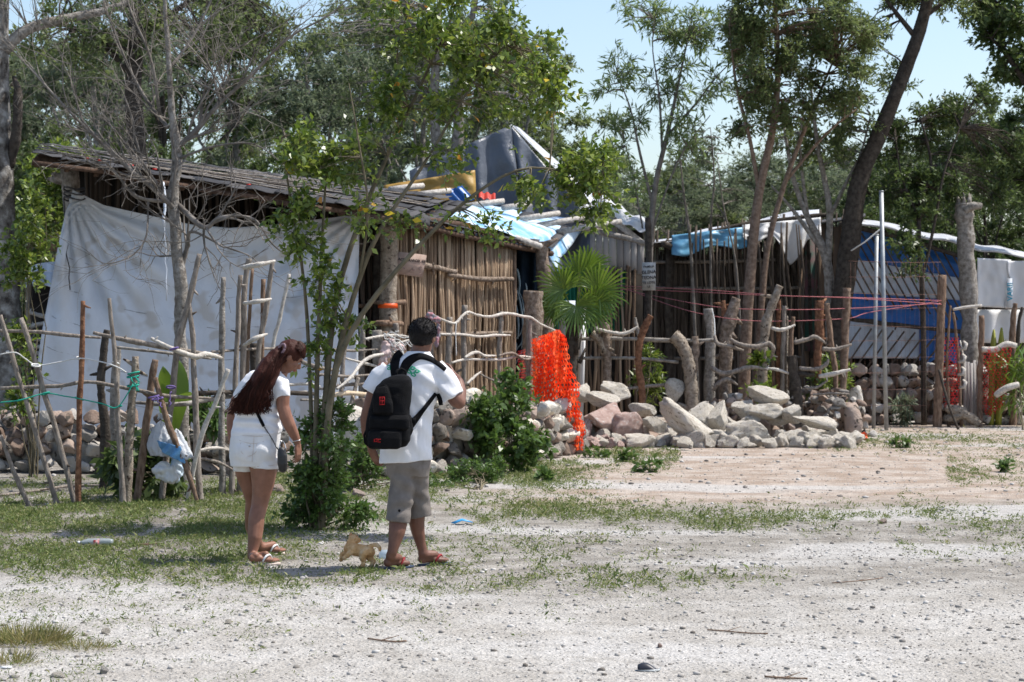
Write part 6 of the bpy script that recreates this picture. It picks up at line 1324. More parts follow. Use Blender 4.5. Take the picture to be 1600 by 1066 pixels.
# ------------------------------------------------------------------ log fence on the right
lg = T('log_fence', 'fence of thick forked logs and bent branches behind the pale rubble', 'fence', (P(1100, 640, 30).x, 30, 0)); lg.rs = .9; D = 30.0
for pts, r, m, lab in (
    ([P(945, 504, D), P(947, 545, D), P(950, 600, D), P(952, 690, D)], [.075, .075, .07, .07], 'log_bark', 'forked log'), ([P(924, 521, D-.02), P(936, 532, D-.02), P(945, 552, D)], [.065, .065, .06], 'log_light', 'side fork of a log'),
    ([P(1017, 493, D), P(1006, 514, D), P(998, 545, D), P(999, 580, D), P(1004, 625, D), P(1004, 690, D)], [.05, .06, .06, .058, .06, .06], 'log_red', 'reddish curved forked log'), ([P(993, 496, D+.02), P(996, 512, D+.02), P(1000, 530, D)], [.03, .035, .04], 'bark_grey', 'small side fork'),
    ([P(1052, 524, D-.02), P(1062, 534, D-.02), P(1072, 555, D-.03), P(1079, 590, D-.03), P(1081, 640, D-.03), P(1081, 690, D-.03)], [.1, .1, .1, .11, .1, .1], 'log_light', 'thick pale forked log'), ([P(1086, 525, D), P(1087, 545, D), P(1083, 580, D)], [.05, .06, .07], 'log_bark', 'rough side fork'),
    ([P(1107, 482, D+.3), P(1110, 520, D+.3), P(1109, 570, D+.3), P(1107, 680, D+.3)], [.08, .075, .08, .085], 'bark_grey', None),
    ([P(1152, 466, D+.5), P(1141, 500, D+.5), P(1134, 540, D+.5), P(1133, 680, D+.5)], [.075, .11, .1, .1], 'log_bark', 'tall thick log with a split top'), ([P(1130, 470, D+.55), P(1134, 500, D+.55), P(1136, 530, D+.5)], [.03, .05, .07], 'log_red', 'splintered red side of the log'),
    ([P(1219, 446, D+.2), P(1207, 473, D+.2), P(1197, 510, D+.2), P(1192, 560, D+.2), P(1189, 680, D+.2)], [.055, .07, .08, .075, .08], 'log_light', 'pale log leaning right'),
    ([P(1237, 556, D), P(1241, 590, D), P(1244, 630, D), P(1244, 700, D)], [.08, .09, .1, .11], 'bark_dark', None),
    ([P(1281, 470, D+1), P(1280, 520, D+1), P(1278, 560, D+1), P(1279, 690, D+1)], [.07, .08, .06, .07], 'log_red', None), ([P(1292, 474, D+.8), P(1298, 530, D+.8), P(1305, 590, D+.8), P(1306, 690, D+.8)], [.045, .045, .045, .045], 'stick_brown', 'smooth brown stake'),
    ([P(1323, 450, D+1.2), P(1321, 520, D+1.2), P(1317, 600, D+1.2), P(1317, 690, D+1.2)], [.07, .065, .06, .06], 'bark_red', None),
    ([P(893, 505, D-.3), P(888, 540, D-.3), P(882, 600, D-.3), P(880, 690, D-.3)], [.06, .08, .08, .09], 'bark_dark', 'dark fork beside the orange net'), ([P(872, 520, D-.3), P(878, 540, D-.3), P(886, 560, D-.3)], [.04, .05, .05], 'bark_dark', None),
    ([P(1205, 485, D+.5), P(1208, 560, D+.5), P(1210, 690, D+.5)], [.03, .03, .03], 'stick_brown', None), ([P(1216, 468, D+.5), P(1216, 560, D+.5), P(1213, 690, D+.5)], [.035, .035, .035], 'log_red', None), ([P(1225, 478, D+.4), P(1223, 560, D+.4), P(1221, 690, D+.4)], [.033, .035, .035], 'stick_grey', None),
    ([P(1229, 494, D+.5), P(1229, 560, D+.5), P(1228, 690, D+.5)], [.025, .03, .03], 'log_light', None), ([P(1239, 495, D+.4), P(1235, 560, D+.4), P(1233, 690, D+.4)], [.03, .035, .035], 'stick_brown', None)): post(lg, pts, r, m, 'post', lab, sides=12)
for pts, r, m in (([P(880, 531, D), P(960, 529, D), P(1050, 532, D), P(1118, 532, D)], [.03, .032, .032, .03], 'bark_grey'), ([P(895, 560, D), P(990, 560, D), P(1060, 566, D)], [.026, .026, .028], 'bark_grey'), ([P(928, 513, D-.1), P(955, 520, D-.1), P(978, 521, D-.1), P(997, 510, D-.1)], [.03, .03, .03, .028], 'stick_white'),
                  ([P(972, 608, D), P(1030, 602, D), P(1066, 600, D)], [.03, .028, .024], 'stick_grey'), ([P(1117, 525, D-.05), P(1122, 537, D-.1), P(1140, 541, D-.1), P(1162, 548, D-.1)], [.03, .034, .036, .04], 'stick_grey'),
                  ([P(1141, 530, D-.1), P(1156, 538, D-.15), P(1180, 542, D-.15), P(1200, 537, D-.1), P(1208, 545, D-.1), P(1204, 560, D)], [.03, .036, .038, .038, .034, .026], 'stick_grey'),
                  ([P(1110, 574, D-.1), P(1130, 584, D-.15), P(1150, 580, D-.15), P(1172, 574, D-.15), P(1200, 578, D-.1)], [.04, .046, .042, .04, .03], 'stick_grey'), ([P(1115, 611, D-.1), P(1122, 600, D-.15), P(1136, 593, D-.15), P(1152, 602, D-.1)], [.03, .034, .034, .02], 'stick_grey'),
                  ([P(1206, 513, D), P(1222, 516, D-.05), P(1242, 508, D)], [.026, .03, .028], 'stick_white'), ([P(1197, 576, D), P(1215, 578, D-.05), P(1238, 586, D)], [.024, .026, .024], 'stick_white'),
                  ([P(1240, 536, D), P(1262, 530, D), P(1275, 527, D), P(1291, 537, D)], [.04, .038, .036, .03], 'stick_grey'), ([P(1285, 545, D), P(1305, 546, D), P(1330, 538, D)], [.04, .036, .034], 'stick_grey'),
                  ([P(1248, 576, D), P(1275, 577, D), P(1290, 570, D), P(1295, 561, D)], [.036, .036, .034, .026], 'stick_grey'), ([P(1280, 588, D), P(1305, 584, D), P(1328, 577, D)], [.034, .04, .036], 'stick_white'), ([P(1256, 606, D), P(1275, 606, D), P(1294, 594, D)], [.022, .026, .02], 'stick_grey'),
                  ([P(1270, 617, D), P(1300, 615, D), P(1328, 616, D)], [.02, .022, .02], 'stick_grey'), ([P(950, 700, D-.3), P(972, 616, D-.3), P(915, 620, D)][1:], [.02, .02], 'stick_grey')): rail(lg, pts, r, m, jit=.16)
cord(lg, [P(1112, 482, D+.2), P(1116, 500, D+.15), P(1117, 525, D)], .008, 'cord_white')
# bent branches arched over the fence on the far left of the frame are in the pole fence; pink ropes
rp_ = T('pink_rope', 'pink ropes strung from the green sheeting across the log fence', 'rope', P(965, 450, 32))
for pts in ([P(965, 447, 33), P(1100, 453, 31.5), P(1219, 462, 30.4), P(1330, 465, 31), P(1475, 470, 33)], [P(965, 451, 33), P(1120, 458, 31.6), P(1200, 462, 30.5), P(1330, 466, 31), P(1475, 476, 33)], [P(968, 451, 33), P(1040, 466, 32), P(1130, 481, 30.6), P(1230, 484, 30.5), P(1325, 482, 31.2), P(1475, 474, 33)],
            [P(985, 454, 33), P(1050, 478, 32), P(1108, 493, 30.5), P(1190, 502, 30.3), P(1320, 498, 31.2), P(1360, 488, 32), P(1475, 470, 33)]): cord(rp_, pts, .0058, 'rope_pink', 'strand')

# ------------------------------------------------------------------ poles, wires and odd posts on the right
for px0, py0, px1, py1, D, r_, lab in ((1377, 300, 1385, 672, 32.0, .034, 'taller galvanised metal pole'), (1370, 368, 1365, 664, 32.6, .03, 'shorter galvanised metal pole just left of the tall one')):
    mb = MB(); mb.tube([Vector((P(px1, 600, D).x, D, -.05)), P(px0, py0, D)], r_, 14); mb.tube([P(px0, py0, D)-Vector((0, 0, .0)), P(px0, py0, D)+Vector((0, 0, .02))], r_*1.12, 14)
    solo('metal_pole', mb, M['metal_pole'], lab, 'pole', (P(px1, 600, D).x, D, 0), 'galvanised poles in front of the blue tarp shack', True)
mb = MB(); mb.tube([P(1330, 392, 32.4), P(1352, 378, 32.3), P(1376, 358, 32.1)], .012, 5); solo('guy_wire', mb, M['cord_white'], 'thin guy wire slanting up to the taller metal pole', 'wire', P(1352, 378, 32.3))
wf = T('wire_fence', 'rusty wire mesh fence stretched behind the two metal poles', 'fence', (P(1400, 660, 32.8).x, 32.8, 0)); mb = MB(); rn = random.Random(5)
for k in range(10): y = 408+k*25; mb.tube(wob_path(P(1326, y, 32.3), P(1470, y+rn.uniform(-3, 5), 33.2), 8, .004, .004, rn), .0028, 4)
for k in range(20): x = 1329+k*7.2; mb.tube(wob_path(P(x, 410, 32.7), P(x+rn.uniform(-2, 2), 655, 32.7), 4, .004, 0, rn), .0014, 3)
wf.add('wires', mb, mat('wire_rust', rgb(.16, .09, .07), rgb(.26, .15, .12), 20), True)
for lab, pts, r, m in (('tall brown wooden post right of the wire mesh fence', [P(1472, 430, 33), P(1469, 530, 33), P(1465, 655, 33), P(1465, 690, 33)], [.065, .068, .07, .07], 'stick_brown'), ('slim dark post between the two red nets', [P(1534, 493, 33.1), P(1532, 580, 33.1), P(1530, 690, 33.1)], [.045, .045, .05], 'stick_brown'),
                       ('dark stick leaning left against the tall brown wooden post', [P(1467, 578, 32.6), P(1482, 630, 32.4), P(1498, 671, 32.2)], [.02, .022, .022], 'bark_dark'), ('splintered brown stump rising above the wider red net', [P(1586, 474, 33.6), P(1583, 520, 33.6), P(1583, 690, 33.6)], [.035, .055, .055], 'stick_brown'),
                       ('thin crooked stake left inside the narrower red net', [P(1485, 478, 33.1), P(1480, 560, 33.1), P(1484, 690, 33.1)], [.02, .022, .03], 'stick_brown'), ('thin stake tied beside the narrower red net on its right', [P(1489, 488, 33.2), P(1497, 560, 33.2), P(1503, 690, 33.2)], [.02, .026, .03], 'stick_brown'),
                       ('dark branching dead stem behind the wider red net', [P(1597, 480, 33.8), P(1590, 530, 33.8), P(1582, 690, 33.8)], [.02, .04, .05], 'bark_dark')):
    mb = MB(); stem(mb, [Vector(p) for p in pts], r, 8, 4, .1); solo('stake', mb, M[m], lab, 'stake', (pts[-1].x, pts[-1].y, 0), smooth=True)
mb = MB(); stem(mb, [P(1489, 484, 33), P(1510, 480, 33), P(1534, 478, 33)], [.022, .026, .022], 7); solo('branch', mb, M['stick_white'], 'white branch tied level between two posts left of the white sheet', 'branch', P(1510, 480, 33), smooth=True)
mb = MB(); stem(mb, [P(1534, 546, 33), P(1556, 546, 33), P(1572, 538, 33), P(1588, 541, 33)], [.045, .05, .05, .045], 8); solo('log', mb, M['stick_white'], 'pale log lying across the top of the wider red net', 'log', P(1560, 543, 33), smooth=True)
mb = MB(); stem(mb, [P(1556, 618, 32.8), P(1572, 607, 32.7), P(1592, 601, 32.7)], [.05, .055, .045], 8); solo('log', mb, M['stick_white'], 'short pale log leaning at the foot of the wider red net', 'log', P(1572, 607, 32.7), smooth=True)
mb = MB()
for k, (x, y) in enumerate(((1505, 542), (1503, 562), (1502, 582), (1504, 602))): mb.tube([P(x-5, y+4, 32.9), P(x+3, y+3, 32.8), P(x+5, y-4, 32.8), P(x+1, y-8, 32.9)], [.022, .03, .03, .02], 6)
mb.tube([P(1500, 532, 32.9), P(1506, 560, 32.9), P(1508, 610, 32.9)], .012, 5); solo('branch_ladder', mb, M['stick_white'], 'row of curled white branch stubs wired above each other by the narrower red net', 'branch', P(1504, 570, 32.9), smooth=True)
mb = MB(); rn = random.Random(3)
for k in range(5): 
    x = 1508+k*5; a = P(x, 566+rn.uniform(-3, 4), 33.4); mb.box((a.x, 33.4+rn.uniform(0, .03), a.z/2), .045, .02, a.z)
solo('picket_gate', mb, M['plank_grey'], 'small gate of grey pickets between the narrower red net and the slim post', 'gate', (P(1518, 600, 33.4).x, 33.4, 0))
q = G(1495, 668); mb = MB(); add_rock(mb, q+Vector((-.05, .15, .16)), (.3, .16, .14), random.Random(5)); stem(mb, [q+Vector((-.15, .1, .3)), q+Vector((.1, 0, .22)), q+Vector((.35, -.05, .05))], [.06, .09, .05], 8, 4, .2); solo('driftwood', mb, M['log_light'], 'twisted pale stump piece lying below the narrower red net', 'wood', q)
for px, hh, lab in ((1551, 515, 'left column of yellow green cactus behind the wider red net'), (1563, 512, 'right column of yellow green cactus behind the wider red net')):
    mb = MB(); n_ = 10; p0 = Vector((P(px-3, 600, 33.6).x, 33.6, 0)); p1 = P(px+2, hh, 33.6); secs = []
    for i in range(9):
        t_ = i/8; secs.append((p0.lerp(p1, t_), .055*(1-.25*t_**4)*(1 if i < 8 else .4), .055*(1 if i < 8 else .4), 0))
    mb.loft(secs, 10, .9); solo('cactus', mb, mat('cactus'+str(px), rgb(.2, .22, .03), rgb(.32, .3, .06), 4, .5), lab, 'cactus', p0)
q = G(1352, 690); shrub('flower_plant', 'tiny plant with an orange flower at the right end of the rubble', q, [((1352, 686, q.y), (8, 5, .08), 6)], 'leaf_bush', .06, .5, 3, 5, .06, 3, cat='flower', stems=2)
mb = MB(); 
for k in range(9): a = k*.7; mb.add([P(1350, 681, q.y-.1)+Vector((math.cos(a)*.02*s_, -.02*k*.2, math.sin(a)*.02*s_)) for s_ in (0, 2, 3)]+[P(1350, 681, q.y-.1)+Vector((math.cos(a+.5)*.045, 0, math.sin(a+.5)*.045))], [(0, 1, 2, 3)])
solo('blossom', mb, M['net_orange'], 'orange blossom on the tiny plant at the right end of the rubble', 'flower', P(1350, 681, q.y-.1))
q = G(6, 735); mb = MB()
for k in range(14): a = k*.9; r_ = .02+.03*(k % 3); c = P(8, 698, q.y)+Vector((.06*math.cos(a), .05*math.sin(a*2), -.03*k*.4)); mb.add([c, c+Vector((r_, 0, .03)), c+Vector((r_*.3, .01, .07)), c+Vector((-r_*.6, 0, .03))], [(0, 1, 2, 3)])
solo('blossom', mb, M['leaf_yellow'], 'yellow blossom at the left edge in front of the stone wall', 'flower', P(8, 698, q.y))

# ------------------------------------------------------------------ litter and twigs on the lot
q = G(140, 854); D = q.y; t = T('plastic_bottle', 'crushed clear plastic bottle with a red label lying in the weeds', 'bottle', q)
mb = MB(); ax = [(105, .012), (112, .02), (122, .033), (140, .034), (158, .033), (172, .034), (177, .026)]
mb.tube([P(122+(x-101)*.72, 849-x*.01, D) for x, r_ in ax], [r_*.8 for x, r_ in ax], 14, jit=.14); t.add('bottle_body', mb, mat('clear_plastic', rgb(.36, .40, .40), rgb(.48, .52, .52), 20, .12, spec=.8, trans=.4), True)
mb = MB(); mb.tube([P(147, 848, D), P(156, 848, D)], .0292, 16); t.add('label_band', mb, mat('label_red', rgb(.5, .06, .05), rgb(.7, .5, .48), 30, .5, contrast=(.45, .6)), True)
mb = MB(); mb.tube([P(121, 848, D), P(125, 848, D)], .012, 10); t.add('cap', mb, M['tarp_sheet'], True)
q = G(722, 820); mb = MB(); mb.add([q+Vector(v) for v in ((-.09, 0, .012), (-.03, .06, .03), (.09, .03, .012), (.08, -.03, .02), (0, -.04, .035), (-.06, -.04, .01), (.0, .01, .045))], [(0, 1, 6), (1, 2, 6), (2, 3, 6), (3, 4, 6), (4, 5, 6), (5, 0, 6)]); o = solo('plastic_scrap', mb, mat('scrap_blue', rgb(.05, .3, .6), rough=.4), 'bright blue plastic scrap on the gravel right of the man', 'plastic scrap', q); o.modifiers.new('t', 'SOLIDIFY').thickness = .006
q = G(1013, 1048); t = T('black_shard', 'black curved shard with a pale inner rim lying on the bottom of the lot', 'shard', q)
mb = MB()
def sh(u, v): a = math.pi*v; return q+Vector((-.05+.1*u, -.03*math.cos(a), .004+.035*math.sin(a)*math.sin(math.pi*min(1, .25+u*.8))))
mb.grid(sh, 10, 8); o = t.add('shell', mb, mat('shard_black', rgb(.02, .022, .03), rgb(.035, .035, .045), 20, .4), True); o.modifiers.new('t', 'SOLIDIFY').thickness = .005
mb = MB(); mb.tube([q+Vector((-.05, -.03, .004)), q+Vector((0, -.038, .004)), q+Vector((.048, -.03, .006)), q+Vector((.055, -.01, .012))], [.004, .006, .006, .004], 5); t.add('rim', mb, M['metal_pole'], True)
q = G(602, 872); mb = MB(); mb.loft([(q+Vector((0, 0, .0)), .045, .04, 0), (q+Vector((.005, 0, .03)), .05, .045, 0), (q+Vector((.01, 0, .055)), .04, .035, 0)], 14); solo('plastic_cup', mb, mat('cup_clear', rgb(.55, .62, .68), rough=.15, spec=.8, trans=.5), 'crumpled clear plastic cup on the ground behind the tail of the puppy', 'cup', q, smooth=True)
for px, py, w_, lab in ((98, 889, .05, 'left of two white plastic bits in the weeds'), (173, 882, .045, 'right of two white plastic bits in the weeds'), (10, 1045, .06, 'white flake at the lower left edge of the lot')):
    q = G(px, py); mb = MB(); mb.loft([(q+Vector((0, 0, .004)), w_*.5, w_*.3, .3), (q+Vector((0, 0, .012)), w_*.42, w_*.22, .3)], 10, 1.6); solo('plastic_bit', mb, M['tarp_sheet'], lab, 'litter', q)
for pts, r_, lab in (([(1105, 986), (1135, 988), (1165, 991), (1200, 992)], .004, 'long thin twig lying on the bare gravel right of centre'), ([(575, 1000), (595, 1003), (615, 1005), (635, 1004)], .005, 'forked twig lying on the gravel below the man'), ([(1195, 1060), (1225, 1062), (1262, 1063)], .005, 'brown twig at the bottom edge'), ([(0, 778), (60, 770), (110, 763), (165, 762)], .014, 'long grey stick lying on the weeds below the stone wall'), ([(200, 850), (222, 853), (246, 851)], .006, 'small brown twig beside the crushed bottle'), ([(1300, 912), (1340, 909), (1380, 904)], .003, 'thin reddish twig on the right of the lot')):
    mb = MB(); pp = [G(*p)+Vector((0, 0, r_*1.6)) for p in pts]; mb.tube(smooth_path(pp, 4), r_, 6, jit=.2)
    a, b = pp[1], pp[1]+Vector((.09, .09, .012)); mb.tube([a, b], [r_*.7, r_*.3], 5); solo('twig', mb, M['stick_brown'] if 'stick' not in lab else M['stick_grey'], lab, 'twig', pp[1])
# ------------------------------------------------------------------ people and puppy
from mathutils.bvhtree import BVHTree
M['skin_man'] = mat('skin_man', rgb(.135, .06, .04), rgb(.185, .088, .058), 14, .5, .08, 120, spec=.35)
M['skin_woman'] = mat('skin_woman', rgb(.20, .09, .055), rgb(.26, .125, .08), 14, .5, .06, 120, spec=.35)
M['shirt_white'] = mat('shirt_white', rgb(.70, .70, .715), rgb(.76, .76, .775), 6, .85, .25, 260, spec=.15)
M['shorts_white'] = mat('shorts_white', rgb(.66, .655, .65), rgb(.74, .735, .73), 6, .85, .35, 220, spec=.15)
M['shorts_grey'] = mat('shorts_grey', rgb(.165, .145, .13), rgb(.23, .205, .185), 9, .9, .35, 220, spec=.12)
M['hair_black'] = mat('hair_black', rgb(.006, .005, .005), rgb(.014, .012, .012), 60, .42, .4, 160, spec=.12)
M['hair_auburn'] = mat('hair_auburn', rgb(.012, .004, .003), rgb(.062, .017, .010), 9, .5, .4, 90, island=.75, spec=.16, contrast=(.1, .95))
M['bag_black'] = mat('bag_black', rgb(.004, .004, .0045), rgb(.009, .009, .0105), 9, .75, .5, 160, spec=.10)
M['strap_black'] = mat('strap_black', rgb(.004, .004, .005), rgb(.008, .008, .009), 30, .8, .4, 200, spec=.10)
M['logo_red'] = mat('logo_red', rgb(.28, .008, .01)); M['print_green'] = mat('print_green', rgb(.03, .38, .2)); M['silver'] = mat('silver', rgb(.55, .55, .55), rough=.25, metal=.9)
M['sole_blue'] = mat('sole_blue', rgb(.02, .035, .07), rgb(.04, .06, .1), 20, .7); M['strap_red'] = mat('strap_red', rgb(.2, .012, .016), rgb(.27, .02, .025), 20, .6)
M['sole_pale'] = mat('sole_pale', rgb(.5, .42, .36), rgb(.6, .52, .46), 20, .7); M['eye'] = mat('eye', rgb(.5, .48, .46), rough=.2); M['lip'] = mat('lip', rgb(.3, .07, .06), rough=.4); M['brow'] = mat('brow', rgb(.01, .008, .007))
M['scrunchie'] = mat('scrunchie', rgb(.16, .1, .12), rgb(.24, .17, .2), 30, .8)

def hand(mb, wr, d, nrm, L=.18, curl=.5, side=1, thumb_in=.3, r=.0085):
    """palm and five fingers; d: pointing direction, nrm: palm normal (towards which fingers curl), side: +1 thumb on d x nrm side"""
    d = Vector(d).normalized(); nrm = Vector(nrm); nrm = (nrm-d*nrm.dot(d)).normalized(); s = d.cross(nrm)*side
    k = L/.18; pl = .092*k
    for j in range(4):
        o = s*(.030-.02*j)*k; mb.chain([(wr+s*(.014-.009*j)*k, .013*k), (wr+d*pl*.55+o*.9, .0145*k), (wr+d*pl*.98+o, .0115*k)], 8)
    mb.chain([(wr-d*.02, .022*k), (wr+d*.02*k, .021*k)], 10)
    for j, fl in enumerate((.072, .08, .075, .058)):
        o = s*(.033-.0218*j)*k; p = wr+d*pl+o; cur = curl*(.8+.12*j); pr = [(p, r*k*1.12)]; ang = 0
        for q_, (seg, rr_) in enumerate(((.42, 1.0), (.33, .93), (.25, .8))):
            ang += cur*(.55 if q_ == 0 else .8); dd = d*math.cos(ang)+nrm*math.sin(ang)+s*(.05-.04*j)*(1-q_*.4); p = p+dd.normalized()*fl*seg*k; pr.append((p, r*k*rr_))
        mb.chain(pr, 8)
    p = wr+d*.022*k+s*.026*k; dd = (d*.62+s*.75+nrm*thumb_in).normalized(); p2 = p+dd*.036*k; dd2 = (d*.85+s*.25+nrm*(thumb_in+.25)).normalized(); p3 = p2+dd2*.03*k; p4 = p3+(dd2+nrm*.2).normalized()*.024*k
    mb.chain([(p, .0145*k), (p2, .0115*k), (p3, .0098*k), (p4, .0078*k)], 8)
def foot(mb, heel, d, ankle, L=.25, k=1.0):
    d = Vector(d); d.z = 0; d.normalized(); d = d.normalized(); s = Vector((-d.y, d.x, 0)); z = Vector((0, 0, 1)); h = Vector((heel.x, heel.y, .017))
    mb.chain([(h+d*.028+z*.032, .031*k), (h+d*.08*1+z*.030, .028*k), (h+d*L*.62+z*.024+s*.012, .024*k)], 10); mb.chain([(h+d*.05+z*.05, .032*k), (ankle, .036*k)], 10)
    mb.chain([(ankle+d*.01-z*.01, .034*k), (h+d*.12+z*.055, .030*k), (h+d*L*.66+z*.028, .021*k)], 10)
    for o in (-.026, -.008, .012, .028): mb.chain([(h+d*L*.45+z*.022+s*o*.7, .02*k), (h+d*L*.72+z*.018+s*o*1.1, .0165*k)], 8)
    return h, d, s
def toes(mb, h, d, s, L, inner=1):
    z = Vector((0, 0, 1))
    for j in range(5):
        o = inner*(.030-.0155*j); st = L*(.74-.012*j*j*.6); ln_ = (.055, .047, .04, .034, .026)[j]
        mb.chain([(h+d*st+s*o+z*.016, .0125 if j == 0 else .0095), (h+d*(st+ln_*.6)+s*o+z*.017, .0125 if j == 0 else .009), (h+d*(st+ln_)+s*o+z*.011, .0105 if j == 0 else .0078)], 8)
def sandal(t, h, d, s, L, msole, mstrap, inner=1):
    z = Vector((0, 0, 1)); mb = MB(); out = []
    for i in range(20):
        a = 2*math.pi*i/20; lx = math.cos(a); wy = math.sin(a); w_ = .046 if lx > 0 else .036; w_ *= 1+.0*lx; out.append(h+d*(L*.5+(L*.54)*lx)+s*(w_*wy*(1-.12*(lx < -.2))+.004))
    zz = [.001, .014]; mb.add([Vector((p.x, p.y, zz[0])) for p in out]+[Vector((p.x, p.y, zz[1])) for p in out], [tuple(range(19, -1, -1)), tuple(range(20, 40))]+[(i, (i+1) % 20, 20+(i+1) % 20, 20+i) for i in range(20)])
    t.add('sandal', mb, M[msole])
    for sg_ in (1, -1):
        mb = MB(); tp_ = h+d*L*.78+s*(inner*.018)+z*.02; pts = smooth_path([tp_, h+d*L*.68+s*(inner*.012+sg_*.018)+z*.052, h+d*L*.52+s*sg_*.042+z*.045, h+d*L*.42+s*sg_*.044+z*.012], 4)
        mb.tube(pts, [.005+.003*math.sin(math.pi*i/(len(pts)-1)) for i in range(len(pts))], 7); t.add('sandal_strap', mb, M[mstrap], True)
class Snap:
    def __init__(s, me, off): s.t = BVHTree.FromPolygons([Vector(v.co)+Vector(off) for v in me.vertices], [tuple(p.vertices) for p in me.polygons])
    def __call__(s, px, py, lift=.004):
        o = P(px, py, 12.0); e = P(px, py, 16.0); d = (e-o).normalized(); h = s.t.ray_cast(o, d)
        return (h[0]-d*lift) if h[0] is not None else None
def wrinkle(fs):
    """fs: list of (centre, axis, freq, amp, radius)"""
    def disp(co):
        d = np.zeros(len(co))
        for c, ax, fr, am, ra in fs:
            v = co-np.array(list(c)); ax = np.array(list(Vector(ax).normalized())); r2 = (v**2).sum(1)/ra**2
            ph = v@ax*fr+np.sin(v[:, 0]*13+v[:, 2]*9)*.9; d += am*np.exp(-r2)*np.sin(ph)
        for i in range(0, len(co)): d[i] += .0035*nz(co[i], 9, 3)+.0018*nz(co[i], 24, 5)
        return d
    return disp

# ---- the man
D0 = 14.0
def W(px, py, dy=0.0): return P(px, py, D0+dy)
base = Vector((W(640, 600).x, 14.0, 0)); man = T('person', 'man in a white shirt and grey cropped trousers walking away with a black backpack', 'person', base)
mb = MB()
hL = G(601, 891); hR = G(654, 885); LF = .25
dL = Vector((.72, .70, 0)); dR = Vector((.86, .5, 0))
aL = W(611, 868, -.1); aR = W(661, 865, .12)
fL = foot(mb, hL, dL, aL, LF); fR = foot(mb, hR, dR, aR, LF); toes(mb, *fL, LF, 1); toes(mb, *fR, LF, 1)
mb.chain([(W(626, 718, 0), .08), (W(626, 760, -.02), .068), (W(625, 795, -.03), .06), (W(622, 818, -.06), .0625), (W(620, 832, -.08), .056), (W(616, 850, -.1), .041), (W(613, 862, -.11), .034), (aL, .034)], 14)
mb.chain([(W(650, 718, .02), .08), (W(652, 760, .08), .066), (W(652, 792, .1), .058), (W(651, 815, .1), .055), (W(653, 830, .11), .047), (W(657, 848, .12), .036), (W(660, 858, .12), .032), (aR, .033)], 14)
mb.loft([(W(638, 725), .12, .095, 0), (W(638, 690), .13, .1, 0), (W(638, 650), .14, .11, 0), (W(642, 610), .165, .115, 0), (W(645, 580), .18, .1, 0), (W(652, 562), .11, .08, 0)], 20)
mb.chain([(W(652, 566, .02), .075), (W(657, 550, .02), .066), (W(661, 536, .02), .066)], 14)
yaw = -.3; rt = Matrix.Rotation(yaw, 3, 'Z')@Matrix.Rotation(.08, 3, 'Y'); fv = rt@Vector((0, 1, 0)); sv_ = rt@Vector((1, 0, 0)); uv = rt@Vector((0, 0, 1)); hc = W(660, 522)
mb.sphere(hc, (.078, .094, .096), 20, 14, rt); mb.sphere(hc+fv*.035-uv*.055, (.058, .068, .062), 16, 12, rt); mb.sphere(hc+fv*.095-uv*.03, (.013, .02, .022), 10, 8, rt); mb.sphere(hc+fv*.078-uv*.095, (.024, .022, .018), 10, 8, rt)
mb.sphere(hc+fv*.078+uv*.0, (.05, .018, .012), 12, 8, rt)
for sg_ in (-1, 1):
    e = hc+sv_*sg_*.081-uv*.028-fv*.005; mb.sphere(e, (.011, .019, .031), 12, 10, rt@Matrix.Rotation(.2, 3, 'X')); mb.sphere(e-uv*.022+fv*.004, (.008, .011, .011), 8, 6, rt)
# arms
mb.chain([(W(600, 580, 0), .062), (W(585, 612, .0), .05), (W(575, 642, .01), .043), (W(572, 655, .02), .041), (W(573, 675, .04), .037), (W(578, 695, .07), .027)], 12)
hand(mb, W(579, 697, .07), (.35, .25, -1), (.7, .6, .3), .185, .45, -1)
mb.chain([(W(688, 583, 0), .066), (W(700, 604, -.02), .056), (W(712, 625, -.03), .05), (W(717, 629, -.02), .046), (W(719, 612, .07), .044), (W(717, 598, .13), .036), (W(713, 590, .17), .027)], 12)
hand(mb, W(712, 589, .18), (-.35, .55, .6), (-.8, .1, -.3), .175, 1.15, 1, .6)
me = remesh(mb, .0055, 4, base); man.add('body', me, M['skin_man'])
# eyes, mouth, brows
for sg_ in (-1, 1):
    mb = MB(); mb.sphere(hc+fv*.088-uv*.012+sv_*sg_*.03, (.012, .008, .008), 10, 8, rt); man.add('eye', mb, M['eye'], True)
    mb = MB(); mb.tube([hc+fv*.094+uv*.006+sv_*sg_*.016, hc+fv*.094+uv*.01+sv_*sg_*.03, hc+fv*.085+uv*.006+sv_*sg_*.046], [.004, .005, .003], 6); man.add('eyebrow', mb, M['brow'], True)
mb = MB(); mb.tube([hc+fv*.088-uv*.068-sv_*.024, hc+fv*.098-uv*.066, hc+fv*.088-uv*.068+sv_*.024], [.003, .007, .003], 6); man.add('mouth', mb, M['lip'], True)
# hair
mb = MB(); mb.sphere(hc+uv*.012-fv*.004, (.094, .103, .096), 24, 16, rt); mb.sphere(hc-uv*.018-fv*.012, (.085, .09, .07), 20, 12, rt)
me = remesh(mb, .006, 2, base, lambda co: np.array([.004*nz(c, 35, 2)+.003*nz(c, 80, 6) for c in co])); hair_me = me
man.add('hair', me, M['hair_black'])
mb = MB(); rn = random.Random(7)
for k in range(1900):
    v = Vector((rn.gauss(0, 1), rn.gauss(0, 1), rn.gauss(0, 1))).normalized()
    if v.z < -.15: continue
    p = hc+uv*.012-fv*.004+rt@Vector((v.x*.093, v.y*.102, v.z*.095)); dd = (rt@v+Vector((rn.gauss(0, .3), rn.gauss(0, .3), rn.gauss(0, .3)-.2))).normalized(); mb.tube([p, p+dd*rn.uniform(.006, .013)], [.0016, .0006], 3, cap=False)
man.add('hair_tips', mb, mat('hair_tip_black', rgb(.004, .0035, .0035), rough=.8, spec=.03))
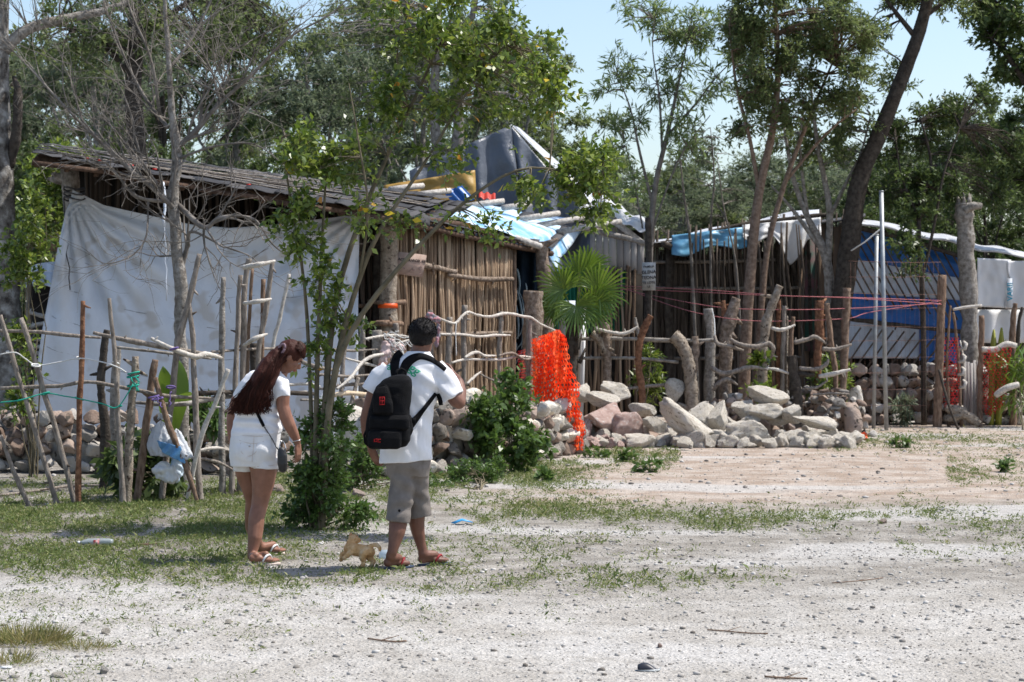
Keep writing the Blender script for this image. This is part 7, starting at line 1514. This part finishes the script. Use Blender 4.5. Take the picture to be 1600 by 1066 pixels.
# shirt
mb = MB()
mb.loft([(W(634, 721), .178, .15, .0, -.07), (W(634, 700), .176, .148, 0, -.05), (W(633, 675), .178, .145, 0), (W(634, 650), .185, .142, 0), (W(636, 625), .198, .14, 0), (W(640, 602), .212, .135, 0), (W(643, 585), .215, .125, 0), (W(646, 572), .19, .112, 0), (W(650, 561), .13, .095, 0), (W(653, 553), .088, .08, 0), (W(654, 549), .078, .074, 0)], 32, 2.3)
mb.tube([W(610, 578), W(596, 590), W(581, 614, 0)], [.075, .084, .08], 18); mb.tube([W(676, 574), W(690, 592), W(709, 622, -.02)], [.08, .092, .083], 18)
c1 = W(684, 616, -.1)
shirt_me = remesh(mb, .0065, 5, base, wrinkle([(W(684, 610, -.1), (.6, 0, 1), 55, .009, .16), (W(625, 665, -.1), (.5, 0, 1), 38, .006, .22), (W(650, 700, -.1), (.75, 0, .65), 42, .006, .2), (W(665, 645, -.1), (.8, 0, .7), 50, .007, .16), (W(600, 610, -.1), (-.4, 0, 1), 55, .006, .1), (W(650, 585, -.1), (1, 0, .3), 30, .003, .12)]))
man.add('shirt', shirt_me, M['shirt_white']); sn = Snap(shirt_me, base)
# cropped trousers
mb = MB()
mb.loft([(W(638, 745, .02), .14, .12, 0), (W(638, 730), .152, .13, 0), (W(638, 700), .155, .135, 0), (W(638, 690), .15, .13, 0)], 24)
mb.loft([(W(622, 815, -.05), .082, .085, .1, .17), (W(624, 795, -.04), .083, .087, .1, .08), (W(628, 765, -.02), .084, .092, 0), (W(631, 735, 0), .092, .105, 0), (W(631, 715, 0), .1, .11, 0)], 22, 2.2)
mb.loft([(W(657, 808, .1), .078, .082, 0, -.15), (W(655, 790, .1), .078, .084, 0, -.08), (W(653, 765, .07), .076, .088, 0), (W(650, 735, .03), .088, .1, 0), (W(648, 715, .0), .095, .11, 0)], 22, 2.2)
me = remesh(mb, .0065, 3, base, wrinkle([(W(630, 760, -.1), (.3, 0, 1), 45, .007, .16), (W(624, 790, -.1), (-.5, 0, 1), 60, .006, .12), (W(655, 775, 0), (.5, 0, 1), 60, .006, .12), (W(645, 735, -.1), (.8, 0, .6), 45, .006, .12)]))
man.add('trousers', me, M['shorts_grey']); st_ = Snap(me, base)
mb = MB(); q = st_(624, 798, .004)
if q: mb.tube([q, q+Vector((0, -.004, 0))], [.009, .007], 10); man.add('hem_button', mb, M['brow'], True)
# shirt print
me = text_mesh('lygg', .085, 'print_green', .0); ar = Matrix.Rotation(-.62, 2)
for v in me.vertices:
    x, y = v.co.x*1.0-.2*(-v.co.y), v.co.y; q2 = ar@Vector((x, y)); s_ = sn(643+q2.x*232, 574-q2.y*232, .0035); v.co = (s_ if s_ else W(643, 574, -.14))-base
mesh_obj('shirt_print', me, None, man.e)
me = text_mesh('a', .07, 'print_green', .0)
for v in me.vertices:
    s_ = sn(608+v.co.x*232, 573-v.co.y*232, .0035); v.co = (s_ if s_ else W(608, 573, -.14))-base
mesh_obj('shirt_print', me, None, man.e)
for h_, d_, s_, k in ((*fL, 0), (*fR, 1)): sandal(man, h_, d_, s_, LF, 'sole_blue', 'strap_red')

# ---- backpack
bp_ = T('backpack', 'black backpack with two small red marks worn by the man', 'backpack', W(607, 650, -.27))
mb = MB(); bd = -.245
secs = [(602, 701, 17, .04), (604, 697, 30, .07), (606, 688, 34.5, .085), (607, 672, 35, .09), (607, 655, 33, .09), (609, 638, 31, .088), (612, 620, 30, .085), (616, 604, 27.5, .08), (621, 593, 22, .068), (625, 587, 13, .05), (627, 584.5, 5, .02)]
mb.loft([(W(c, y, bd), h/232, dp_, -.1) for c, y, h, dp_ in secs], 32, 3.2)
me = remesh(mb, .0065, 4, bp_.b, lambda co: np.array([.005*nz(c, 9, 2)+.002*nz(c, 28, 6) for c in co])); bp_.add('main_pocket', me, M['bag_black'])
def pocket(name, secs, label=None):
    mb = MB(); mb.loft([(W(c, y, dd), h/232, dp_, -.1) for c, y, h, dp_, dd in secs], 28, 3.4); me = remesh(mb, .0055, 3, bp_.b, lambda co: np.array([.004*nz(c, 12, 8) for c in co])); return bp_.add(name, me, M['bag_black'], label=label), me
_, pm1 = pocket('front_pocket', [(599, 648, 13, .02, -.33), (599, 645, 15, .035, -.335), (598, 630, 15.5, .04, -.34), (597, 614, 13, .037, -.335), (598, 605, 9, .028, -.33), (598, 602, 5, .015, -.32)], 'tall upper front pocket')
_, pm2 = pocket('front_pocket', [(601, 702, 20, .02, -.33), (601, 699, 25, .04, -.335), (601, 686, 26.5, .048, -.34), (602, 675, 25.5, .042, -.335), (602, 671, 21, .02, -.33)], 'lower front pocket')
pocket('front_pocket', [(608, 672, 28, .015, -.325), (608, 669, 31, .03, -.33), (608, 655, 31, .034, -.33), (608, 649, 29, .02, -.325)], 'wide middle front pocket')
pocket('side_pocket', [(638, 681, 4, .03, -.22), (640, 672, 6, .045, -.22), (639, 655, 5, .045, -.22), (637, 648, 3, .03, -.22)])
for pts in (([(584, 648), (586, 630), (587, 612), (592, 604), (600, 602.5), (607, 606), (611, 618), (613, 634), (613, 648)]), ([(577, 672), (590, 670.5), (606, 670.5), (625, 671.5)]), ([(622, 592), (633, 600), (638, 615), (638, 640)])):
    sb = Snap(pm1, bp_.b) if pts[0][1] == 648 else None; mb = MB()
    sp = [W(x, y, -.345 if y < 660 and x < 615 else (-.36 if y > 660 else -.30)) for x, y in pts]; mb.tube(smooth_path(sp, 3), .003, 5); bp_.add('zip', mb, M['strap_black'], True)
rr_ = Matrix.Rotation(-.1, 3, 'Z'); sp1 = Snap(pm1, bp_.b); sp2 = Snap(pm2, bp_.b)
def patch(x0, y0, x1, y1, sn_, m, name='red_mark'):
    mb = MB(); c4 = [sn_(*p, .003) for p in ((x0, y1), (x1, y1), (x1, y0), (x0, y0))]
    if all(c4): mb.add(c4+[c+Vector((0, .002, 0)) for c in c4], [(0, 1, 2, 3), (7, 6, 5, 4), (0, 4, 5, 1), (1, 5, 6, 2), (2, 6, 7, 3), (3, 7, 4, 0)]); bp_.add(name, mb, M[m])
for a in ((593, 620, 594.2, 633), (600, 620, 601.2, 633), (594.3, 620, 599.9, 621.4), (594.3, 625.7, 599.9, 627.2), (594.3, 631.6, 599.9, 633), (596.5, 621.5, 597.6, 625.6), (596.5, 627.3, 597.6, 631.5)): patch(*a, sp1, 'logo_red')
for a in ((584, 686, 586, 691), (586.4, 685.5, 589.4, 687), (586.4, 689.4, 589.4, 690.8), (588.2, 687.1, 589.4, 689.3), (590, 686, 591.3, 691.5), (591.5, 686, 595, 687.4), (591.5, 690, 595, 691.5)): patch(*a, sp2, 'logo_red')
def ribbon(t, pts, wd, name, m, sn_, th=.012, lift=.006, fall=None):
    """strap lying on a surface: pts in pixels, wd half widths in pixels"""
    sp = smooth_path([Vector((x, y, 0)) for x, y in pts], 5); ws = lerp_list(wd, len(sp)); vs = []; last = None
    for i, p in enumerate(sp):
        tg = (sp[min(i+1, len(sp)-1)]-sp[max(i-1, 0)]).normalized(); nn = Vector((-tg.y, tg.x, 0)); row = []
        for s_ in (-1, 0, 1):
            q = p+nn*ws[i]*s_; h = sn_(q.x, q.y, lift)
            if h is None: h = P(q.x, q.y, last.y if last else D0-.14)
            row.append(h)
        mid_y = sorted(r.y for r in row)[1]; row = [Vector((r.x, min(r.y, mid_y+.02), r.z)) for r in row]; last = row[1]; vs += row
    mb = MB(); mb.add(vs, [(3*i+k, 3*i+k+1, 3*i+k+4, 3*i+k+3) for i in range(len(sp)-1) for k in (0, 1)]); o = t.add(name, mb, M[m], True); md_ = o.modifiers.new('t', 'SOLIDIFY'); md_.thickness = th; md_.offset = 0; return o
ribbon(bp_, [(619, 592), (617, 580), (617, 568), (620, 557), (627, 550)], [6.5, 6.5, 6.5, 6, 5], 'shoulder_strap', 'strap_black', sn, .014)
ribbon(bp_, [(627, 592), (630, 580), (636, 568), (646, 560), (658, 557), (672, 561), (684, 568), (696, 578)], [6.5, 6.5, 7, 6, 4.5, 3.5, 3, 2.5], 'shoulder_strap', 'strap_black', sn, .014)
ribbon(bp_, [(638, 668), (648, 657), (660, 642), (671, 628), (681, 615)], [7, 5, 3.2, 2.6, 2.4], 'lower_strap', 'strap_black', sn, .008)
ribbon(bp_, [(684, 616), (687, 624), (689, 633)], [2.6, 3, 3], 'strap_end', 'strap_black', sn, .008)
mb = MB(); mb.tube([W(620, 588, -.24), W(620, 579, -.22), W(627, 576, -.2), (W(634, 580, -.2)), W(634, 590, -.22)], .008, 6); bp_.add('grab_handle', mb, M['strap_black'], True)
mb = MB(); mb.tube([W(574, 668, -.25), W(569, 680, -.27), W(570, 692, -.27), W(575, 697, -.28)], [.006, .007, .007, .005], 6); bp_.add('compression_strap', mb, M['strap_black'], True)
mb = MB(); mb.box(W(646, 657, -.22), .03, .02, .035); bp_.add('buckle', mb, M['strap_black'])

# ---- the woman
D0 = 14.42
base = Vector((W(400, 600).x, 14.42, 0)); wo = T('person', 'woman with long auburn hair, white top and white shorts, looking down at the puppy', 'person', base)
mb = MB()
hN = G(388, 884); hF = G(401, 868); dN = Vector((.93, .3, 0)); dF = Vector((.93, .35, 0)); LW = .215
aN = W(394, 869, -.15); aF = W(405, 853, .3)
fN = foot(mb, hN, dN, aN, LW, .86); fF = foot(mb, hF, dF, aF, LW, .86); toes(mb, *fN, LW, 1); toes(mb, *fF, LW, 1)
mb.chain([(W(410, 715, -.04), .105), (W(412, 735, -.05), .094), (W(411, 755, -.05), .08), (W(408, 775, -.05), .064), (W(405, 792, -.06), .057), (W(401, 808, -.09), .0565), (W(399.5, 825, -.11), .0555), (W(398.5, 840, -.13), .05), (W(396, 853, -.14), .041), (W(394.5, 863, -.15), .0345), (aN, .034)], 14)
mb.chain([(W(386, 715, .08), .1), (W(386, 738, .09), .083), (W(392, 762, .1), .068), (W(396, 782, .12), .056), (W(394, 802, .15), .053), (W(394, 822, .2), .052), (W(398, 838, .25), .044), (W(403, 848, .29), .035), (aF, .033)], 14)
mb.loft([(W(398, 725, 0), .15, .13, 0), (W(398, 700, 0), .155, .135, 0), (W(402, 660, 0), .14, .12, 0), (W(405, 620, 0), .13, .115, 0), (W(418, 592, 0), .13, .1, 0), (W(432, 582, 0), .08, .07, 0)], 20)
hf = Vector((.73, .2, -.65)).normalized(); hu = Vector((.6, .1, .75)); hu = (hu-hf*hu.dot(hf)).normalized(); hs = hf.cross(hu)   # hs points to her right (camera side)
if hs.y > 0: hs = -hs
hr_ = Matrix((hs, hf, hu)).transposed(); hc = W(455, 554, .0)
mb.chain([(W(424, 592, .02), .06), (W(436, 583, .02), .05), (W(447, 570, .01), .05)], 12)
mb.sphere(hc, (.07, .087, .086), 20, 14, hr_); mb.sphere(hc+hf*.035-hu*.05, (.055, .058, .055), 16, 12, hr_); mb.sphere(hc+hf*.06-hu*.092, (.024, .022, .02), 10, 8, hr_)
mb.chain([(hc+hf*.086-hu*.005, .009), (hc+hf*.104-hu*.034, .0125), (hc+hf*.09-hu*.042, .012)], 8); mb.sphere(hc+hf*.087-hu*.066, (.02, .013, .011), 10, 8, hr_)
mb.sphere(hc+hf*.075+hu*.012, (.045, .016, .014), 10, 8, hr_); mb.sphere(hc+hs*.035+hf*.062-hu*.04, (.025, .02, .022), 10, 8, hr_); mb.sphere(hc-hs*.035+hf*.062-hu*.04, (.025, .02, .022), 10, 8, hr_)
for sg_ in (1, -1):
    e = hc+hs*sg_*.073-hu*.025-hf*.008; mb.sphere(e, (.010, .017, .028), 10, 8, hr_); mb.sphere(e-hu*.02, (.007, .01, .01), 8, 6, hr_)
mb.chain([(W(436, 598, -.06), .046), (W(442, 616, -.08), .049), (W(442, 635, -.09), .0455), (W(447, 652, -.1), .045), (W(453, 666, -.1), .043), (W(459, 678, -.09), .036), (W(464.5, 690, -.08), .025)], 12)
hand(mb, W(465, 692, -.08), (.05, .05, -1), (-.75, .35, .1), .165, .55, 1, .5, .0078)
mb.chain([(W(386, 603, .16), .05), (W(370, 625, .2), .042), (W(362, 650, .2), .037), (W(361, 668, .18), .034), (W(363, 690, .16), .026)], 12)
hand(mb, W(363, 692, .16), (.1, 0, -1), (.8, -.3, 0), .165, .5, -1, .4, .0078)
me = remesh(mb, .0055, 4, base); wo.add('body', me, M['skin_woman']); sb_ = Snap(me, base)
for sg_ in (1, -1):
    mb = MB(); mb.sphere(hc+hf*.077-hu*.014+hs*sg_*.028, (.011, .008, .007), 10, 8, hr_); wo.add('eye', mb, M['eye'], True)
    mb = MB(); mb.tube([hc+hf*.087+hu*.004+hs*sg_*.014, hc+hf*.086+hu*.008+hs*sg_*.03, hc+hf*.073+hu*.004+hs*sg_*.044], [.0025, .0035, .002], 6); wo.add('eyebrow', mb, M['brow'], True)
    mb = MB(); mb.tube([hc+hf*.086-hu*.012+hs*sg_*.018, hc+hf*.085-hu*.014+hs*sg_*.03, hc+hf*.076-hu*.012+hs*sg_*.04], [.0016, .002, .0016], 5); wo.add('eyelash', mb, M['brow'], True)
mb = MB(); mb.tube([hc+hf*.084-hu*.066+hs*.022, hc+hf*.099-hu*.064, hc+hf*.084-hu*.066-hs*.022], [.003, .0065, .003], 6); mb.tube([hc+hf*.084-hu*.072+hs*.018, hc+hf*.095-hu*.074, hc+hf*.084-hu*.072-hs*.018], [.003, .006, .003], 6); wo.add('mouth', mb, M['lip'], True)
# top
mb = MB()
mb.loft([(W(401, 680), .178, .148, 0, -.1), (W(401, 668), .172, .145, 0, -.08), (W(402, 652), .160, .138, 0, -.05), (W(402, 636), .152, .134, 0), (W(404, 618), .152, .136, 0, .08), (W(411, 602), .155, .132, 0, .2), (W(420, 591), .135, .115, 0, .35), (W(430, 583), .085, .085, 0, .5), (W(434, 579), .06, .065, 0, .6)], 32, 2.2)
mb.sphere(W(425, 612, .03), (.095, .1, .075), 16, 12)
mb.tube([W(427, 590, -.03), W(438, 601, -.06), W(442, 622, -.085)], [.068, .068, .054], 16); mb.tube([W(395, 592, .12), W(384, 606, .17), W(373, 622, .2)], [.055, .056, .05], 16)
me = remesh(mb, .0065, 5, base, wrinkle([(W(420, 655, -.12), (.15, 0, 1), 95, .0055, .2), (W(385, 665, -.12), (-.1, 0, 1), 80, .005, .16), (W(432, 640, -.1), (-.5, 0, 1), 75, .005, .12), (W(436, 606, -.1), (.9, 0, .5), 60, .004, .08), (W(410, 625, -.12), (.4, 0, 1), 60, .004, .12)]))
wo.add('top', me, M['shirt_white']); s1 = Snap(me, base)
# shorts
mb = MB()
mb.loft([(W(398, 728), .165, .15, 0), (W(397, 715), .172, .158, 0), (W(397, 700), .173, .16, 0), (W(399, 686), .172, .155, 0), (W(401, 674), .17, .146, 0, -.08)], 32, 2.2)
mb.sphere(W(386, 706, -.07), (.105, .1, .105), 16, 12); mb.sphere(W(410, 706, -.09), (.1, .085, .1), 16, 12)
mb.loft([(W(414, 732, -.05), .1, .105, 0, .05), (W(412, 715, -.04), .105, .11, 0)], 22); mb.loft([(W(385, 736, .07), .092, .1, 0, -.03), (W(385, 715, .05), .1, .11, 0)], 22)
me = remesh(mb, .0065, 3, base, wrinkle([(W(398, 725, -.12), (.1, 0, 1), 70, .003, .12), (W(425, 720, -.12), (.7, 0, .7), 70, .004, .1), (W(378, 728, -.1), (-.6, 0, .7), 70, .003, .08)]))
wo.add('shorts', me, M['shorts_white']); s2 = Snap(me, base)
for pts in ([(374, 688), (386, 692), (400, 693), (412, 690)], [(376, 692), (377, 706), (388, 713), (400, 706), (401, 694)], [(397, 678), (396, 700), (394, 722), (398, 735)], [(362, 682), (380, 681), (410, 682), (437, 680)], [(363, 732), (380, 733)], [(402, 729), (420, 728), (433, 726)]):
    pp = [s2(x, y, .0005) for x, y in pts]; pp = [p for p in pp if p]
    if len(pp) > 1: mb = MB(); mb.tube(smooth_path(pp, 4), .0016, 4); wo.add('seam', mb, M['sole_pale'], True)
mb = MB(); q = s2(390, 697, .003); mb.tube([q, q-Vector((0, .004, 0))], [.007, .006], 10); wo.add('button', mb, M['silver'], True)
mb = MB(); c = W(463.5, 688, -.08); mb.tube([c+Vector((math.cos(a)*.029, math.sin(a)*.027, .006*math.sin(a+1))) for a in [i*math.pi/8 for i in range(17)]], .0035, 6); wo.add('bracelet', mb, M['silver'], True)
for h_, d_, s_ in (fN, fF): sandal(wo, h_, d_, s_, LW, 'sole_pale', 'tarp_sheet')
# hair
mb = MB(); mb.sphere(hc+hu*.014-hf*.014, (.083, .092, .086), 22, 16, hr_); mb.sphere(hc-hf*.035-hu*.02, (.076, .066, .075), 18, 12, hr_)
mb.chain([(W(442, 548, -.05), .045), (W(432, 556, -.08), .05), (W(420, 570, -.1), .065), (W(410, 588, -.12), .068), (W(401, 606, -.13), .068), (W(394, 622, -.13), .058), (W(389, 634, -.12), .035)], 14)
mb.chain([(W(436, 562, -.06), .035), (W(428, 580, -.1), .045), (W(420, 600, -.13), .04), (W(412, 618, -.14), .03)], 12)
me = remesh(mb, .008, 5, base, lambda co: np.array([.008*nz(c, 16, 2)+.005*nz(c*np.array([2.2, 2.2, .7]), 22, 6) for c in co])); wo.add('hair', me, M['hair_auburn'])
mb = MB(); rn = random.Random(17)
ctr = [((446, 544), .055), ((436, 552), .06), ((424, 568), .068), ((412, 588), .078), ((402, 607), .083), ((395, 626), .078), ((389, 644), .06)]
for k in range(1300):
    a = rn.uniform(0, 6.28); rr2 = rn.uniform(.55, 1.1); n_ = rn.choice([5, 6, 7, 7, 7]); wph = rn.uniform(0, 6.28); wa = rn.uniform(.008, .022); pts = []
    for i in range(n_):
        (x, y), r_ = ctr[i]; fl_ = max(0, i-3)*rn.uniform(-.004, .006); dy = -.04-.03*min(i, 3)
        q = W(x, y, dy)+Vector((math.cos(a)*r_*rr2*(.85 if i < 5 else 1)+wa*math.sin(wph+i*1.9)+fl_*6*math.cos(a), math.sin(a)*r_*.75*rr2, math.sin(a*1)*0+wa*math.cos(wph+i*1.5)+rn.uniform(-.006, .006))); pts.append(q)
    mb.tube(smooth_path(pts, 3), [.0022]*4+[.0018]*6+[.001]*99 if False else .0019, 3, cap=False)
for k in range(420):                 # hair drawn back over the head
    s0 = rn.uniform(-1, 1); a0 = rn.uniform(.0, .75); p0 = hc+hr_@Vector((math.sin(s0*1.35)*.08, .088*math.cos(a0)*math.cos(s0*1.2), .03+.07*math.sin(a0)+.0))
    tail = W(443, 546, -.05)+Vector((rn.uniform(-.02, .02), rn.uniform(-.02, .02), rn.uniform(-.02, .02))); mid = hc+hr_@Vector((math.sin(s0*1.35)*.087, rn.uniform(-.01, .02), .1*math.cos(s0*1.2)+.012)); mb.tube(smooth_path([p0, mid, tail], 5), .0019, 3, cap=False)
for pts in ([(438, 566), (432, 585), (424, 602), (421, 620), (422, 636)], [(438, 570), (428, 590), (419, 608), (418, 626), (420, 634)]):
    for k in range(14): o_ = Vector((rn.uniform(-.008, .008), rn.uniform(-.01, .01), 0)); mb.tube(smooth_path([W(x, y, -.12)+o_*(1+i*.2) for i, (x, y) in enumerate(pts)], 4), .0018, 3, cap=False)
wo.add('hair_strands', mb, M['hair_auburn'])
mb = MB(); c = W(441, 545, -.07); mb.tube([c+Vector((math.cos(a)*.022+.012*math.sin(a), -.02*math.cos(a)-.03, math.sin(a)*.032)) for a in [i*math.pi/7 for i in range(15)]], .009, 7, jit=.2); wo.add('hair_tie', mb, M['scrunchie'], True)

# ---- handbag
q = W(441, 718, -.19); hb = T('handbag', 'small black quilted shoulder bag with a chain strap on the hip of the woman', 'handbag', q)
mb = MB(); mb.loft([(W(442, 738.5, -.2), .012, .012, .2), (W(442, 736, -.2), .026, .03, .2), (W(441.5, 725, -.2), .034, .042, .2), (W(441, 712, -.2), .033, .04, .2), (W(440, 702, -.2), .026, .03, .2), (W(440, 699, -.2), .014, .016, .2)], 22, 2.6)
hb.add('bag_body', remesh(mb, .004, 3, hb.b, lambda co: np.array([.0016*math.sin((c[0]+c[2])*330)*math.sin((c[0]-c[2])*330) for c in co])), mat('bag_leather', rgb(.008, .008, .009), rgb(.015, .015, .017), 30, .35, .2, 200, spec=.5))
ribbon(hb, [(395, 628), (400, 641), (406, 654), (412, 666)], [2.1, 2.2, 2.3, 2.3], 'strap_pad', 'strap_black', s1, .008, .005)
pts = [s1(x, y, .006) or s2(x, y, .006) for x, y in ((412, 666), (418, 675), (425, 686))]+[W(431, 697, -.2), W(434, 702, -.2)]
sp = smooth_path(pts, 6)
mb = MB(); mb.tube(sp, [.0035 if i % 2 else .0055 for i in range(len(sp))], 6); hb.add('chain', mb, mat('chain_dark', rgb(.12, .12, .12), rough=.3, metal=.8), True)
mb = MB(); mb.tube(smooth_path([W(436, 702, -.21), W(439, 690, -.19), W(444, 692, -.17), W(447, 702, -.19)], 4), .0035, 6); hb.add('ring', mb, M['silver'], True)

# ---- puppy
D0 = 13.95
fur = mat('fur_tan', rgb(.58, .29, .11), rgb(.72, .44, .21), 16, .95, .6, 160, spec=.08, c3=rgb(.78, .60, .40), contrast=(.3, .7))
gz = G(575, 890); base = Vector((gz.x, gz.y, 0)); pu = T('puppy', 'tiny tan puppy with a curled tail stepping ahead of the man', 'puppy', base)
mb = MB()
mb.chain([(W(575, 861, 0), .036), (W(569, 861, .0), .038), (W(560, 860, .01), .038), (W(551, 858, .02), .039), (W(545, 858, .03), .034)], 14)
mb.chain([(W(547, 855, .03), .032), (W(549, 848, .05), .028), (W(551, 845, .06), .027)], 12)
hc = W(552.5, 843, .07); mb.sphere(hc, (.034, .034, .031), 14, 10); mb.chain([(hc+Vector((.012, .02, -.006)), .02), (hc+Vector((.033, .035, -.01)), .0125)], 10); mb.sphere(hc+Vector((-.022, .0, -.012)), (.016, .02, .018), 10, 8)
mb.chain([(W(545, 861, .03), .021), (W(539, 864, .03), .016), (W(534.5, 866, .03), .012), (W(533.5, 872, .03), .0105), (W(533, 875, .035), .0115)], 10)
mb.chain([(W(548, 863, -.01), .02), (W(543, 868, -.02), .014), (W(539.5, 869.5, -.02), .0115), (W(537.5, 872, -.02), .0115)], 10)
# hind legs: thigh, knee forward, hock back, paw
for x0, dy, xp in ((567, -.025, 566), (577, .03, 581)):
    g_ = G(xp, 0) if False else Vector((P(xp, 889, D0+dy).x, D0+dy, .011))
    mb.chain([(W(x0+2, 863, dy), .03), (W(x0-1, 871, dy), .021), (W(xp+3, 877, dy+.01), .0125), (g_+Vector((.004, .0, .022)), .0105), (g_, .0115), (g_+Vector((-.014, .006, -.001)), .0105)], 10)
mb.chain([(W(575, 857, 0), .014), (W(579, 853.5, .0), .0115), (W(584, 851.5, .0), .0105), (W(589, 852, 0), .0105), (W(593, 855.5, 0), .0095), (W(594, 860, 0), .0065)], 10)
pu.add('body', remesh(mb, .0042, 2, base, lambda co: np.array([.0035+.0028*nz(c, 60, 2)+.0018*nz(c, 130, 4) for c in co])), fur)
for c, tp_, lab in ((hc+Vector((-.018, .0, .016)), hc+Vector((-.017, -.003, .047)), None), (hc+Vector((.014, -.006, .018)), hc+Vector((.028, -.02, .026)), 'folded right ear')):
    mb = MB(); mb.tube([c-Vector((0, 0, .008)), c+(tp_-c)*.5, tp_], [.017, .012, .003], 8); pu.add('ear', mb, mat('fur_ear'+str(lab)[:2], rgb(.5, .24, .11), rgb(.6, .33, .17), 30, .95, .5, 150), True, lab)
mb = MB(); mb.sphere(hc+Vector((.044, .042, -.01)), .005, 8, 6); pu.add('nose', mb, M['brow'], True)
mb = MB()
for k in range(900):                 # short fur standing off the coat
    t_ = rn.random(); cen, r_ = [(W(575, 861, 0), .036), (W(560, 860, .01), .038), (W(548, 858, .02), .038), (W(552.5, 843, .07), .033), (W(568, 866, -.01), .032)][rn.randrange(5)]
    v = Vector((rn.gauss(0, 1), rn.gauss(0, 1), rn.gauss(0, 1))).normalized(); p = cen+v*r_; mb.tube([p, p+(v+Vector((.7, 0, -.3))).normalized()*.009], [.0011, .0004], 3, cap=False)
pu.add('fur', mb, fur)
